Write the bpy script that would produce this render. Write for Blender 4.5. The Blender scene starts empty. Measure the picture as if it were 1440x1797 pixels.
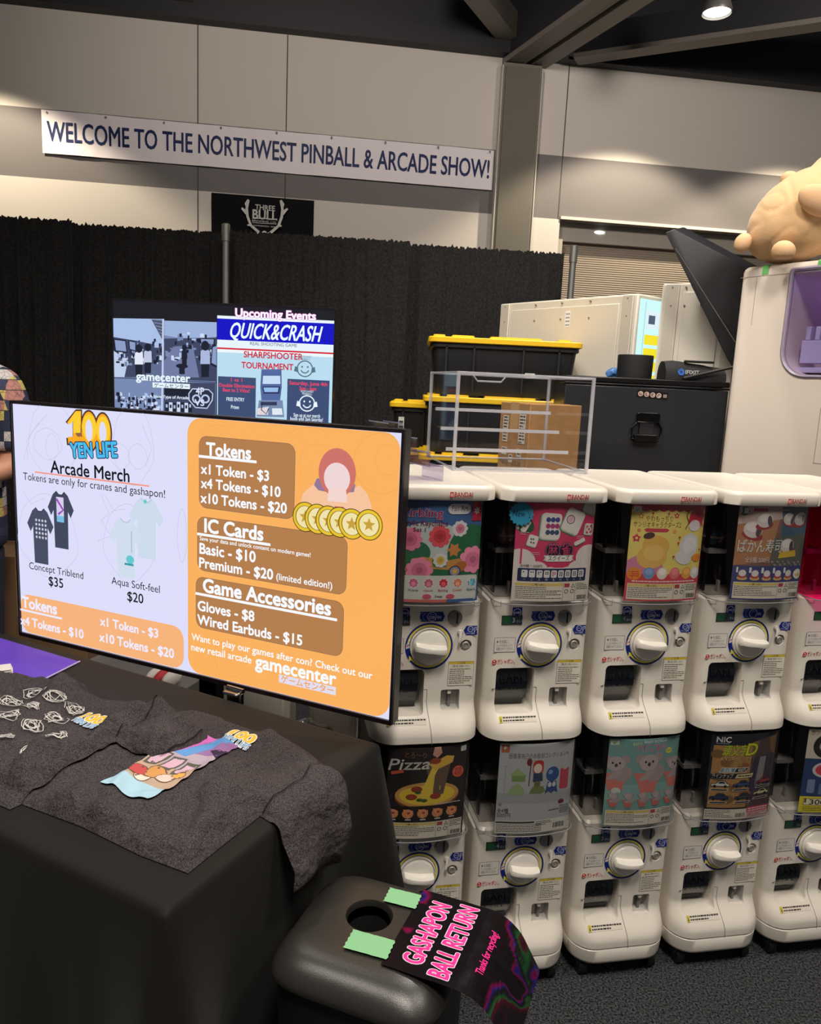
import bpy, bmesh, math, random
import numpy as np
from mathutils import Vector, Matrix, noise
random.seed(7)
PI = math.pi
scene = bpy.context.scene
COL = scene.collection

# ------------------------------------------------------------------ camera
EYE, FPX = 1.65, 1331.0          # eye height (m); focal length in pixels of the 1440-wide frame
HORIZ, TILT = 672.0, 0.047       # horizon row at the frame's middle and its slope


def cam_matrix():
    n = np.array([-TILT, 1.0]) / math.hypot(TILT, 1)
    p = math.atan((898.5 - HORIZ) * n[1] / FPX)
    down = np.array([n[0] * math.cos(p), n[1] * math.cos(p), math.sin(p)])
    fwd = np.array([0, 0, 1.0]) - down * down[2]
    fwd /= np.linalg.norm(fwd)
    return np.array([np.cross(down, fwd), fwd, -down])


CM = cam_matrix()
cam_d = bpy.data.cameras.new('camera')
cam = bpy.data.objects.new('camera', cam_d)
COL.objects.link(cam)
r_, u_, b_ = CM @ np.array([1, 0, 0]), CM @ np.array([0, -1, 0]), CM @ np.array([0, 0, -1])
cam.matrix_world = Matrix(((r_[0], u_[0], b_[0], 0), (r_[1], u_[1], b_[1], 0), (r_[2], u_[2], b_[2], EYE), (0, 0, 0, 1)))
cam_d.sensor_fit = 'HORIZONTAL'
cam_d.sensor_width = 36
cam_d.lens = FPX / 1440 * 36
cam_d.clip_start = 0.02
scene.camera = cam


def on_plane(px, py, p0, p1):
    """point where a sight line meets the upright plane through the ground points p0, p1"""
    v = CM @ np.array([px - 720, py - 898.5, FPX])
    d = np.array(p1[:2]) - np.array(p0[:2])
    n = np.array([-d[1], d[0]])
    q = v * (np.dot(p0[:2], n) / np.dot(v[:2], n))
    return Vector((q[0], q[1], q[2] + EYE))


# ------------------------------------------------------------------ light and exposure
scene.view_settings.view_transform = 'Standard'
scene.view_settings.look = 'None'
scene.view_settings.exposure = 0.0
scene.view_settings.gamma = 1.0
world = bpy.data.worlds.new('hall_ambience')
scene.world = world
world.use_nodes = True
world.node_tree.nodes['Background'].inputs[0].default_value = (1.0, 0.94, 0.88, 1)
world.node_tree.nodes['Background'].inputs[1].default_value = 0.10


def spot(name, loc, target, power, angle, blend=0.5, size=0.1, col=(1, 0.92, 0.82)):
    d = bpy.data.lights.new(name, 'SPOT')
    d.energy, d.spot_size, d.spot_blend, d.shadow_soft_size, d.color = power, math.radians(angle), blend, size, col
    o = bpy.data.objects.new(name, d)
    COL.objects.link(o)
    o.location = loc
    o.rotation_euler = (Vector(target) - Vector(loc)).to_track_quat('-Z', 'Y').to_euler()
    return o


# hall downlights on the dark ceiling; the last spot is an added fill
spot('downlight_or_fill', (0.3, -0.6, 5.2), (0.45, 2.0, 0.9), 540, 80, 0.7, 0.5)
spot('downlight_or_fill', (2.6, 0.6, 5.2), (1.0, 2.4, 0.9), 300, 85, 0.7, 0.5)
spot('downlight_or_fill', (-1.9, 0.2, 5.2), (-0.8, 1.9, 0.8), 260, 85, 0.7, 0.4)
spot('downlight_or_fill', (1.2, 3.3, 5.2), (1.0, 3.3, 0.0), 300, 85, 0.6, 0.12)
spot('downlight_or_fill', (-1.5, 3.3, 5.2), (-1.5, 3.6, 0.0), 100, 90, 0.6, 0.12)
spot('downlight_or_fill', (-0.9, 1.6, 5.3), (0.9, 3.9, 1.9), 420, 42, 0.7, 0.3)  # added fill spot that brightens the sides of the white cabinets
# wall washers close to the back wall
for wx, wy, pw in ((-4.75, 7.75, 420), (2.55, 8.75, 420), (4.75, 9.05, 380)):
    spot('wall_washer', (wx, wy, 5.35), (wx, wy + 0.05, 0), pw * 1.1, 114, 0.3, 0.05, (1, 0.86, 0.64))
spot('wall_fill', (-0.6, 4.2, 5.3), (-0.9, 9.4, 4.6), 450, 110, 0.9, 0.3, (1, 0.9, 0.8))
spot('wall_fill', (3.6, 5.0, 5.3), (3.2, 10.0, 4.6), 310, 110, 0.9, 0.3, (1, 0.9, 0.8))

# ------------------------------------------------------------------ materials
def lin(c):
    c = c / 255.0
    return c / 12.92 if c <= 0.04045 else ((c + 0.055) / 1.055) ** 2.4


def rgb(c):
    return (lin(c[0]), lin(c[1]), lin(c[2]), 1.0)


MATS = {}


def mat(name, c, rough=0.5, metal=0.0, spec=0.5, coat=0.0, emit=0.0, bump=None, var=None, alpha=None):
    """c is an sRGB 0-255 triple. bump = (scale, strength), var = (scale, colour2)"""
    if name in MATS:
        return MATS[name]
    m = bpy.data.materials.new(name)
    m.use_nodes = True
    nt = m.node_tree
    b = nt.nodes['Principled BSDF']
    b.inputs['Base Color'].default_value = rgb(c)
    b.inputs['Roughness'].default_value = rough
    b.inputs['Metallic'].default_value = metal
    b.inputs['Specular IOR Level'].default_value = spec
    b.inputs['Coat Weight'].default_value = coat
    b.inputs['Coat Roughness'].default_value = 0.08
    if emit:
        b.inputs['Base Color'].default_value = (0.005, 0.005, 0.005, 1)
        b.inputs['Emission Color'].default_value = rgb(c)
        b.inputs['Emission Strength'].default_value = emit
    if bump or var:
        tc = nt.nodes.new('ShaderNodeTexCoord')
    if bump:
        n = nt.nodes.new('ShaderNodeTexNoise')
        n.inputs['Scale'].default_value = bump[0]
        n.inputs['Detail'].default_value = 4
        nt.links.new(tc.outputs['Object'], n.inputs['Vector'])
        bp = nt.nodes.new('ShaderNodeBump')
        bp.inputs['Strength'].default_value = bump[1]
        bp.inputs['Distance'].default_value = bump[2] if len(bump) > 2 else 0.01
        nt.links.new(n.outputs['Fac'], bp.inputs['Height'])
        nt.links.new(bp.outputs['Normal'], b.inputs['Normal'])
    if var:
        n = nt.nodes.new('ShaderNodeTexNoise')
        n.inputs['Scale'].default_value = var[0]
        n.inputs['Detail'].default_value = 6
        nt.links.new(tc.outputs['Object'], n.inputs['Vector'])
        r = nt.nodes.new('ShaderNodeValToRGB')
        r.color_ramp.elements[0].position = 0.36
        r.color_ramp.elements[0].color = rgb(c)
        r.color_ramp.elements[1].position = 0.64
        r.color_ramp.elements[1].color = rgb(var[1])
        nt.links.new(n.outputs['Fac'], r.inputs['Fac'])
        nt.links.new(r.outputs['Color'], b.inputs['Base Color'])
    MATS[name] = m
    return m


def ink(c):
    return mat('print_%02x%02x%02x' % tuple(c), c, 0.55, spec=0.25)


def glow(c):
    return mat('screen_%02x%02x%02x' % tuple(c), c, 0.25, emit=1.0, spec=0.3)


def clear_mat(name, tint=(255, 255, 255), gloss=0.1, rough=0.03, base=0.04):
    """thin clear plastic: see-through with a Fresnel gloss"""
    if name in MATS:
        return MATS[name]
    m = bpy.data.materials.new(name)
    m.use_nodes = True
    nt = m.node_tree
    nt.nodes.clear()
    out = nt.nodes.new('ShaderNodeOutputMaterial')
    mix = nt.nodes.new('ShaderNodeMixShader')
    tr = nt.nodes.new('ShaderNodeBsdfTransparent')
    tr.inputs[0].default_value = rgb(tint)
    gl = nt.nodes.new('ShaderNodeBsdfGlossy')
    gl.inputs['Roughness'].default_value = rough
    lw = nt.nodes.new('ShaderNodeLayerWeight')
    lw.inputs[0].default_value = 0.35
    ma = nt.nodes.new('ShaderNodeMath')
    ma.operation = 'MULTIPLY_ADD'
    ma.inputs[1].default_value = gloss
    ma.inputs[2].default_value = base
    nt.links.new(lw.outputs['Facing'], ma.inputs[0])
    nt.links.new(ma.outputs[0], mix.inputs[0])
    nt.links.new(tr.outputs[0], mix.inputs[1])
    nt.links.new(gl.outputs[0], mix.inputs[2])
    nt.links.new(mix.outputs[0], out.inputs[0])
    MATS[name] = m
    return m


CREAM = mat('cream_plastic', (234, 226, 214), 0.34, coat=0.12)
BLACKP = mat('black_plastic', (16, 16, 18), 0.35)
BLACKM = mat('black_metal', (14, 14, 15), 0.45, metal=0.3)
CHROME = mat('chrome', (190, 190, 190), 0.15, metal=1.0)
SILVER = mat('brushed_silver', (170, 168, 165), 0.35, metal=0.9)
GREYP = mat('grey_plastic', (120, 118, 116), 0.45)
SMOKE = clear_mat('clear_window', (240, 240, 240), 0.30, 0.04, 0.02)
ACRYL = clear_mat('clear_acrylic', (253, 253, 254), 0.10, 0.05, 0.012)
ACRYLE = mat('acrylic_edge', (205, 205, 215), 0.1, coat=0.5)


# ------------------------------------------------------------------ mesh helpers
def link(o, parent=None):
    COL.objects.link(o)
    if parent is not None:
        o.parent = parent
    return o


def finish(me, smooth=None):
    if smooth is not None:
        for p in me.polygons:
            p.use_smooth = True
        me.set_sharp_from_angle(angle=math.radians(smooth))
    return me


def bm_mesh(name, bm, mats, smooth=None, recalc=True):
    if recalc:
        bmesh.ops.recalc_face_normals(bm, faces=bm.faces)
    me = bpy.data.meshes.new(name)
    bm.to_mesh(me)
    bm.free()
    for m in (mats if isinstance(mats, (list, tuple)) else [mats]):
        me.materials.append(m)
    return finish(me, smooth)


def obj(name, me, parent=None, loc=(0, 0, 0), rot=None, bevel=None, seg=2):
    o = bpy.data.objects.new(name, me)
    link(o, parent)
    o.location = loc
    if rot:
        o.rotation_euler = rot
    if bevel:
        b = o.modifiers.new('bevel', 'BEVEL')
        b.width, b.segments, b.limit_method, b.angle_limit = bevel, seg, 'ANGLE', math.radians(40)
        b.harden_normals = False
        for p in me.polygons:
            p.use_smooth = True
        me.set_sharp_from_angle(angle=math.radians(50))
    return o


def mesh_obj(name, bm, mats, parent=None, loc=(0, 0, 0), rot=None, smooth=None, bevel=None, seg=2):
    return obj(name, bm_mesh(name, bm, mats, smooth), parent, loc, rot, bevel, seg)


def thing(name, label, cat, loc=(0, 0, 0), rotz=0.0, group=None):
    o = bpy.data.objects.new(name, None)
    COL.objects.link(o)
    o.empty_display_size = 0.1
    o.location = loc
    o.rotation_euler = (0, 0, rotz)
    return tag(o, label, cat, group)


def tag(o, label, cat, group=None):
    o['label'], o['category'] = label, cat
    if group:
        o['group'] = group
    return o


def struct(o):
    o['kind'] = 'structure'
    return o


def box(bm, x0, x1, y0, y1, z0, z1, mi=0, M=None):
    vs = [bm.verts.new((x, y, z)) for z in (z0, z1) for y in (y0, y1) for x in (x0, x1)]
    if M is not None:
        for v in vs:
            v.co = M @ v.co
    for f in ((0, 1, 3, 2), (4, 6, 7, 5), (0, 4, 5, 1), (2, 3, 7, 6), (0, 2, 6, 4), (1, 5, 7, 3)):
        bm.faces.new([vs[i] for i in f]).material_index = mi
    return vs


def loft(bm, rings, mi=0, cap0=True, cap1=True, closed=True):
    rs = [[bm.verts.new(p) for p in r] for r in rings]
    n = len(rs[0])
    for a, b in zip(rs, rs[1:]):
        for i in range(n if closed else n - 1):
            j = (i + 1) % n
            bm.faces.new((a[i], a[j], b[j], b[i])).material_index = mi
    if cap0:
        bm.faces.new(rs[0][::-1]).material_index = mi
    if cap1:
        bm.faces.new(rs[-1]).material_index = mi
    return rs


def tube(bm, p, q, r0, r1=None, n=12, mi=0, cap=True):
    p, q = Vector(p), Vector(q)
    r1 = r0 if r1 is None else r1
    R = (q - p).to_track_quat('Z', 'Y').to_matrix()
    rings = [[c + R @ Vector((r * math.cos(2 * PI * i / n), r * math.sin(2 * PI * i / n), 0)) for i in range(n)] for c, r in ((p, r0), (q, r1))]
    loft(bm, rings, mi, cap, cap)


def path_tube(bm, pts, r, n=8, mi=0):
    pts = [Vector(p) for p in pts]
    rings = []
    for i, p in enumerate(pts):
        d = (pts[min(i + 1, len(pts) - 1)] - pts[max(i - 1, 0)]).normalized()
        R = d.to_track_quat('Z', 'Y').to_matrix()
        rings.append([p + R @ Vector((r * math.cos(2 * PI * k / n), r * math.sin(2 * PI * k / n), 0)) for k in range(n)])
    loft(bm, rings, mi)


def lathe(bm, prof, axis='z', n=32, mi=0, M=None, cap0=True, cap1=True):
    """prof = [(radius, height)]; axis 'y' turns the height axis towards -y"""
    rings = []
    for r, h in prof:
        ring = []
        for i in range(n):
            a = 2 * PI * i / n
            v = Vector((r * math.cos(a), r * math.sin(a), h)) if axis == 'z' else Vector((r * math.cos(a), -h, r * math.sin(a)))
            ring.append(M @ v if M is not None else v)
        rings.append(ring)
    loft(bm, rings, mi, cap0, cap1)


def ellipsoid(bm, c, r, mi=0, R=None, u=20, v=12):
    M = Matrix.Translation(c) @ (R.to_4x4() if R is not None else Matrix()) @ Matrix.Diagonal((r[0], r[1], r[2], 1))
    g = bmesh.ops.create_uvsphere(bm, u_segments=u, v_segments=v, radius=1, matrix=M)
    for f in {f for w in g['verts'] for f in w.link_faces}:
        f.material_index = mi


def rr(x0, x1, y0, y1, r, n=5):
    """rounded rectangle outline, counter-clockwise; r = one radius or four (sw, se, ne, nw)"""
    r = (r,) * 4 if isinstance(r, (int, float)) else r
    out = []
    for (cx, cy, a0), q in zip(((x0 + r[0], y0 + r[0], PI), (x1 - r[1], y0 + r[1], 1.5 * PI), (x1 - r[2], y1 - r[2], 0), (x0 + r[3], y1 - r[3], 0.5 * PI)), r):
        for k in range(n + 1):
            a = a0 + 0.5 * PI * k / n
            out.append((cx + q * math.cos(a), cy + q * math.sin(a)))
    return out


def prism(bm, outline, f, d0, d1, mi=0):
    """outline of 2D points, mapped by f(x, y, depth)"""
    loft(bm, [[f(x, y, d) for x, y in outline] for d in (d0, d1)], mi)


def applied(o):
    """mesh of an object with its modifiers; the temporary object is removed"""
    dg = bpy.context.evaluated_depsgraph_get()
    me = bpy.data.meshes.new_from_object(o.evaluated_get(dg))
    bpy.data.objects.remove(o)
    return me


def cut(me, cutters):
    """boolean difference of closed meshes"""
    o = bpy.data.objects.new('tmp', me)
    COL.objects.link(o)
    cs = []
    for c in cutters:
        k = bpy.data.objects.new('tmp_cut', c)
        COL.objects.link(k)
        cs.append(k)
        b = o.modifiers.new('b', 'BOOLEAN')
        b.object, b.operation, b.solver = k, 'DIFFERENCE', 'EXACT'
    bpy.context.view_layer.update()
    r = applied(o)
    for k in cs:
        bpy.data.objects.remove(k)
    return r


# ------------------------------------------------------------------ printed artwork
TEXTS = {}


def text_mesh(s):
    """glyphs of a line as (verts, faces), origin at the left end of its baseline, and its width"""
    if s not in TEXTS:
        c = bpy.data.curves.new('t', 'FONT')
        c.body, c.size, c.resolution_u = s, 1.0, 3
        o = bpy.data.objects.new('t', c)
        COL.objects.link(o)
        bpy.context.view_layer.update()
        me = applied(o)
        v = [(p.co.x, p.co.y) for p in me.vertices]
        f = [tuple(p.vertices) for p in me.polygons]
        bpy.data.meshes.remove(me)
        x0, x1 = min(p[0] for p in v), max(p[0] for p in v)
        TEXTS[s] = ([(p[0] - x0, p[1]) for p in v], f, x1 - x0)
        if s == 'H':
            TEXTS['cap'] = max(p[1] for p in v)
    return TEXTS[s]


text_mesh('H')


class Art:
    """flat printed picture: shapes stacked in paper-thin layers and laid on a surface as one mesh.
    Units: x to the right, y DOWN, scaled by k from the corner (x0, y0)."""

    def __init__(s, k=1.0, x0=0.0, y0=0.0):
        s.k, s.x0, s.y0, s.sh = k, x0, y0, []

    def add(s, vs, fs, c):
        s.sh.append(([(s.x0 + s.k * x, s.y0 - s.k * y) for x, y in vs], fs, tuple(c)))

    def poly(s, pts, c):
        s.add(pts, [tuple(range(len(pts)))], c)

    def rect(s, x0, y0, x1, y1, c):
        s.poly([(x0, y0), (x1, y0), (x1, y1), (x0, y1)], c)

    def rrect(s, x0, y0, x1, y1, r, c):
        s.poly(rr(x0, x1, y0, y1, r), c)

    def ell(s, cx, cy, rx, ry, c, rot=0.0, n=28):
        ca, sa = math.cos(rot), math.sin(rot)
        s.poly([(cx + rx * math.cos(t) * ca - ry * math.sin(t) * sa, cy + rx * math.cos(t) * sa + ry * math.sin(t) * ca) for t in [2 * PI * i / n for i in range(n)]], c)

    def ring(s, cx, cy, r0, r1, c, a0=0.0, a1=2 * PI, n=40):
        vs, fs = [], []
        for i in range(n + 1):
            a = a0 + (a1 - a0) * i / n
            vs += [(cx + r0 * math.cos(a), cy + r0 * math.sin(a)), (cx + r1 * math.cos(a), cy + r1 * math.sin(a))]
            if i:
                fs.append((2 * i - 2, 2 * i - 1, 2 * i + 1, 2 * i))
        s.add(vs, fs, c)

    def line(s, pts, w, c):
        vs, fs = [], []
        for i, (x, y) in enumerate(pts):
            a, b = pts[max(i - 1, 0)], pts[min(i + 1, len(pts) - 1)]
            dx, dy = b[0] - a[0], b[1] - a[1]
            l = math.hypot(dx, dy) or 1
            vs += [(x - dy / l * w / 2, y + dx / l * w / 2), (x + dy / l * w / 2, y - dx / l * w / 2)]
            if i:
                fs.append((2 * i - 2, 2 * i - 1, 2 * i + 1, 2 * i))
        s.add(vs, fs, c)

    def rot_rrect(s, cx, cy, w, h, r, a, c):
        ca, sa = math.cos(a), math.sin(a)
        s.poly([(cx + x * ca - y * sa, cy + x * sa + y * ca) for x, y in rr(-w / 2, w / 2, -h / 2, h / 2, r)], c)

    def star(s, cx, cy, r0, r1, n, c, rot=0.0):
        s.poly([(cx + (r1 if i % 2 else r0) * math.cos(rot + PI * i / n), cy + (r1 if i % 2 else r0) * math.sin(rot + PI * i / n)) for i in range(2 * n)], c)

    def text(s, t, x, y, c, h=None, w=None, bold=0.0, shear=0.0, rot=0.0, outline=None, align='l', over=0.012):
        """baseline starts at (x, y); h = capital height, w = width of the line (either one, or both)"""
        v, f, tw = text_mesh(t)
        ky = h / TEXTS['cap'] if h else None
        kx = w / tw if w else ky
        ky = ky or kx
        ca, sa = math.cos(rot), math.sin(rot)
        dx = {'l': 0, 'c': -tw * kx / 2, 'r': -tw * kx}[align]

        def strokes(r, n, col):
            # heavier strokes: the same glyphs set again around a small circle
            vs, fs = [], []
            kk = min(kx, ky)
            for i in range(n):
                ox, oy = (0, 0) if r == 0 else (r * kk * math.cos(2 * PI * i / n), r * kk * math.sin(2 * PI * i / n))
                b = len(vs)
                for px, py in v:
                    X, Y = px * kx + shear * py * ky + dx + ox, py * ky + oy
                    vs.append((x + X * ca + Y * sa, y - Y * ca + X * sa))
                fs += [tuple(b + q for q in fc) for fc in f]
            s.add(vs, fs, col)
        if outline:
            strokes(bold + over * 1.6, 10, outline)
        strokes(bold * 0.75, 7 if bold else 1, c)

    def small_print(s, x0, y0, x1, rows, step, c, t=0.4, seed=1):
        """rows of print too small to read: broken fine strokes"""
        rnd = random.Random(seed)
        vs, fs = [], []
        for i in range(rows):
            y = y0 + i * step
            x = x0
            end = x1 - (x1 - x0) * rnd.choice((0, 0, 0.1, 0.35))
            while x < end:
                l = rnd.uniform(1.0, 3.2) * step * 0.6
                xe = min(x + l, end)
                b = len(vs)
                vs += [(x, y), (xe, y), (xe, y + step * t), (x, y + step * t)]
                fs.append((b, b + 1, b + 2, b + 3))
                x = xe + step * 0.22
        if vs:
            s.add(vs, fs, c)

    def barcode(s, x0, y0, x1, y1, c, seed=3):
        rnd = random.Random(seed)
        vs, fs = [], []
        x = x0
        while x < x1:
            w = rnd.choice((1, 1, 2, 3)) * (x1 - x0) / 60
            b = len(vs)
            vs += [(x, y0), (x + w, y0), (x + w, y1), (x, y1)]
            fs.append((b, b + 1, b + 2, b + 3))
            x += w + rnd.choice((1, 1, 2)) * (x1 - x0) / 60
        s.add(vs, fs, c)

    def mesh(s, name, f, mfac=ink, cuts=(), ycuts=(), eps=3e-5, clip=None):
        bm = bmesh.new()
        mats, idx = [], {}
        for k, (vs, fs, c) in enumerate(s.sh):
            if c not in idx:
                idx[c] = len(mats)
                mats.append(mfac(c))
            bv = [bm.verts.new((x, y, k * eps)) for x, y in vs]
            for fc in fs:
                try:
                    bm.faces.new([bv[i] for i in fc]).material_index = idx[c]
                except ValueError:
                    pass
        for q, no in [] if clip is None else [((clip[0], 0, 0), (-1, 0, 0)), ((clip[1], 0, 0), (1, 0, 0)), ((0, clip[2], 0), (0, -1, 0)), ((0, clip[3], 0), (0, 1, 0))]:
            bmesh.ops.bisect_plane(bm, geom=bm.verts[:] + bm.edges[:] + bm.faces[:], dist=1e-7, plane_co=q, plane_no=no, clear_outer=True)
        for q, no in [(Vector((x, 0, 0)), (1, 0, 0)) for x in cuts] + [(Vector((0, y, 0)), (0, 1, 0)) for y in ycuts]:
            bmesh.ops.bisect_plane(bm, geom=bm.verts[:] + bm.edges[:] + bm.faces[:], dist=1e-7, plane_co=q, plane_no=no)
        for v in bm.verts:
            v.co = f(v.co.x, v.co.y, v.co.z)
        return bm_mesh(name, bm, mats, recalc=False)


def flat(o, ux, uy, un):
    """lays (x, y, lift) on a plane with origin o and axes ux, uy, normal un"""
    o, ux, uy, un = Vector(o), Vector(ux), Vector(uy), Vector(un)
    return lambda x, y, z: o + ux * x + uy * y + un * z


def front(y0):
    """lays (x, z) on an upright face looking towards -y"""
    return lambda x, y, z: Vector((x, y0 - z, y))


def on_level(px, py, z):
    v = CM @ np.array([px - 720, py - 898.5, FPX])
    q = v * ((z - EYE) / v[2])
    return Vector((q[0], q[1], z))


# ------------------------------------------------------------------ the hall
carpet = mat('carpet', (20, 21, 23), 0.95, spec=0.1, var=(170, (92, 94, 97)), bump=(200, 0.8, 0.01))
bm = bmesh.new()
box(bm, -8, 9, -3, 12, -0.1, 0)
struct(mesh_obj('floor', bm, carpet))

WD = Vector((0.99015, 0.13998, 0))      # direction of the back wall
WN = Vector((-0.13998, 0.99015, 0))
W0 = WN * 9.5


def W(s, z, d=0.0):
    """point on the back wall: s along it, z up, d towards the hall"""
    return W0 + WD * s - WN * d + Vector((0, 0, z))


def wbox(bm, s0, s1, z0, z1, d0, d1, mi=0):
    M = Matrix(((WD.x, WN.x, 0, W0.x), (WD.y, WN.y, 0, W0.y), (0, 0, 1, 0), (0, 0, 0, 1)))
    box(bm, s0, s1, -d1, -d0, z0, z1, mi, M)


WALLW = mat('wall_white', (205, 198, 190), 0.8, bump=(60, 0.05))
WALLG = mat('wall_grey', (112, 108, 108), 0.8)
SEAM = mat('wall_seam', (70, 66, 62), 0.9)
bm = bmesh.new()
SD = 3.03                                # left edge of the shutter opening, along the wall
for s0, s1, zs in ((-9, SD, ((0, 3.72, 0), (3.72, 4.45, 1), (4.45, 5.47, 0))), (SD, 9.5, ((3.72, 4.45, 1), (4.45, 5.47, 0)))):
    for z0, z1, mi in zs:
        wbox(bm, s0, s1, z0, z1, -0.3, 0, mi)
for px in (347, 505, 1000):
    p = on_plane(px, 100 if px > 600 else 50, W(0, 0), W(1, 0))
    s = (p - W0).dot(WD)
    wbox(bm, s - 0.006, s + 0.006, 3.72 if px > 600 else 2.2, 5.47, 0, 0.002, 2)
struct(mesh_obj('wall_back', bm, [WALLW, WALLG, SEAM]))
bm = bmesh.new()
wbox(bm, SD, 9.5, 3.72, 3.755, -0.02, 0.03)
struct(mesh_obj('trim_1', bm, WALLW))
bm = bmesh.new()
wbox(bm, SD, 9.5, 3.5, 3.72, -0.3, -0.16)
wbox(bm, SD, SD + 0.07, 0, 3.5, -0.3, -0.05)
struct(mesh_obj('trim_2', bm, mat('lintel_grey', (168, 160, 150), 0.7)))
# roller shutter: corrugated slats
bm = bmesh.new()
rows = []
nz = 130
for i in range(nz * 4 + 1):
    z = 3.5 * i / (nz * 4)
    rows.append((z, -0.24 + 0.006 * math.sin(2 * PI * i / 4 * 0.999)))
rings = [[W(SD + 0.07, z, d), W(9.5, z, d)] for z, d in rows]
loft(bm, rings, 0, False, False, closed=False)
struct(mesh_obj('door_1', bm, mat('shutter_metal', (150, 138, 124), 0.6, spec=0.3), smooth=60))
# pilaster
s0 = (on_plane(880, 115, W(0, 0), W(1, 0)) - W0).dot(WD)
s1 = (on_plane(947, 122, W(0, 0), W(1, 0)) - W0).dot(WD)
bm = bmesh.new()
wbox(bm, s0, s1, 0, 5.39, 0, 0.10)
wbox(bm, s0 + 0.03, s1 - 0.03, 0, 5.35, 0.10, 0.115, 1)
wbox(bm, s0 - 0.012, s0, 0, 5.36, 0, 0.11, 2)
wbox(bm, s1, s1 + 0.012, 0, 5.36, 0, 0.11, 2)
struct(mesh_obj('wall_column', bm, [mat('column_grey', (112, 106, 96), 0.7), mat('column_face', (100, 95, 86), 0.7), mat('column_edge', (190, 184, 176), 0.7)]))
# ceiling deck, corrugated and near black
DECK = mat('ceiling_black', (17, 17, 22), 0.9)
bm = bmesh.new()
rows = []
for i in range(241):
    x = -9 + 19 * i / 240
    z = 6.6 + (0.05 if (i // 2) % 2 else 0)
    rows.append([(x, -3, z), (x, 13, z)])
loft(bm, rows, 0, False, False, closed=False)
struct(mesh_obj('ceiling', bm, DECK))
STEEL = mat('beam_lit', (116, 110, 104), 0.5)  # lighter tone: floor bounce on the undersides is put into the colour
STEELD = mat('beam_dark', (34, 34, 39), 0.6)


def bar(bm, p, q, w, h, mi=0, up=0.0):
    """box beam from p to q; p, q are the middle of its underside"""
    p, q = Vector(p), Vector(q)
    d = (q - p).normalized()
    s = Vector((0, 0, 1)).cross(d).normalized()
    n = d.cross(s)
    vs = [bm.verts.new(e + s * (a * w / 2) + n * b) for e in (p, q) for a in (-1, 1) for b in (0, h)]
    for f in ((0, 1, 3, 2), (4, 6, 7, 5), (0, 4, 5, 1), (2, 3, 7, 6), (0, 2, 6, 4), (1, 5, 7, 3)):
        bm.faces.new([vs[i] for i in f]).material_index = mi


# girder that lands on the pilaster, with a slot along its underside
a, b = on_level(919, 117, 5.40), on_level(1094, 0, 5.40)
d = (b - a).normalized()
bm = bmesh.new()
e = b + d * 7
side = Vector((0, 0, 1)).cross(d).normalized()
for q in (-1, 1):
    bar(bm, a + side * 0.145 * q - d * 0.1, e + side * 0.145 * q, 0.22, 0.06)
    bar(bm, a + side * 0.045 * q - d * 0.1 + Vector((0, 0, -0.006)), e + side * 0.045 * q + Vector((0, 0, -0.006)), 0.014, 0.05)
bar(bm, a - d * 0.1 + Vector((0, 0, 0.06)), e + Vector((0, 0, 0.06)), 0.50, 0.62, 1)
struct(mesh_obj('beam', bm, [STEEL, STEELD]))
# header along the top of the wall
bm = bmesh.new()
wbox(bm, -9, 9.5, 5.47, 5.95, -0.2, 0.16)
wbox(bm, -9, 9.5, 5.95, 6.7, -0.3, -0.05)
struct(mesh_obj('ceiling_header', bm, STEELD))
# braces
for p0, p1, z0, z1, w, h in (((905, 88), (815, -25), 5.6, 5.6, 0.24, 0.26), ((1010, 108), (1460, 44), 5.45, 5.45, 0.22, 0.05), ((318, 26), (330, -40), 5.62, 5.62, 0.2, 0.2)):
    a, b = on_level(*p0, z0), on_level(*p1, z1)
    bm = bmesh.new()
    d = (b - a).normalized()
    bar(bm, a, b + d * 0.6, w, h, 0)
    if h < 0.1:
        bar(bm, a + Vector((0, 0, h)), b + d * 0.6 + Vector((0, 0, h)), 0.05, 0.32, 1)
    struct(mesh_obj('beam', bm, [STEEL, STEELD]))
# hanging downlight
lp = on_level(1257, 24, 5.25)
t = thing('ceiling_downlight', 'grey can downlight glowing white under the dark ceiling', 'ceiling light', lp)
bm = bmesh.new()
lathe(bm, [(0.135, 0.0), (0.14, 0.03), (0.11, 0.12), (0.07, 0.2), (0.05, 0.24), (0.0501, 0.3)], n=28, cap0=False)
mesh_obj('lamp_housing', bm, mat('lamp_grey', (120, 118, 116), 0.4, metal=0.5), t, smooth=40)
bm = bmesh.new()
lathe(bm, [(0.125, 0.02), (0.124, 0.03)], n=28)
mesh_obj('lamp_lens', bm, mat('lamp_lens', (255, 250, 240), 0.3, emit=6), t)
bm = bmesh.new()
box(bm, -0.2, 0.0, -0.02, 0.02, 0.27, 0.30)
box(bm, -0.015, 0.015, -0.015, 0.015, 0.3, 1.38)
mesh_obj('lamp_bracket', bm, STEEL, t)
sp = spot('hanging_lamp_light', lp + Vector((0, 0, -0.02)), lp + Vector((0, 0, -3)), 160, 110, 0.5, 0.1, (1, 0.95, 0.88))
# small oval lamp over the shutter
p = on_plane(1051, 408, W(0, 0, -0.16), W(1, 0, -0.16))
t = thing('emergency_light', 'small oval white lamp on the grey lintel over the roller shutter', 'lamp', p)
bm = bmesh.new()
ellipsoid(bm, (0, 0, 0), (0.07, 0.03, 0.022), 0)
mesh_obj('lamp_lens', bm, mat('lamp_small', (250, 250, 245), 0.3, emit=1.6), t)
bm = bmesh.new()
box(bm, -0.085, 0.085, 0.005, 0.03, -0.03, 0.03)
mesh_obj('lamp_base', bm, mat('white_plastic', (200, 196, 188), 0.5), t, bevel=0.006)

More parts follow.
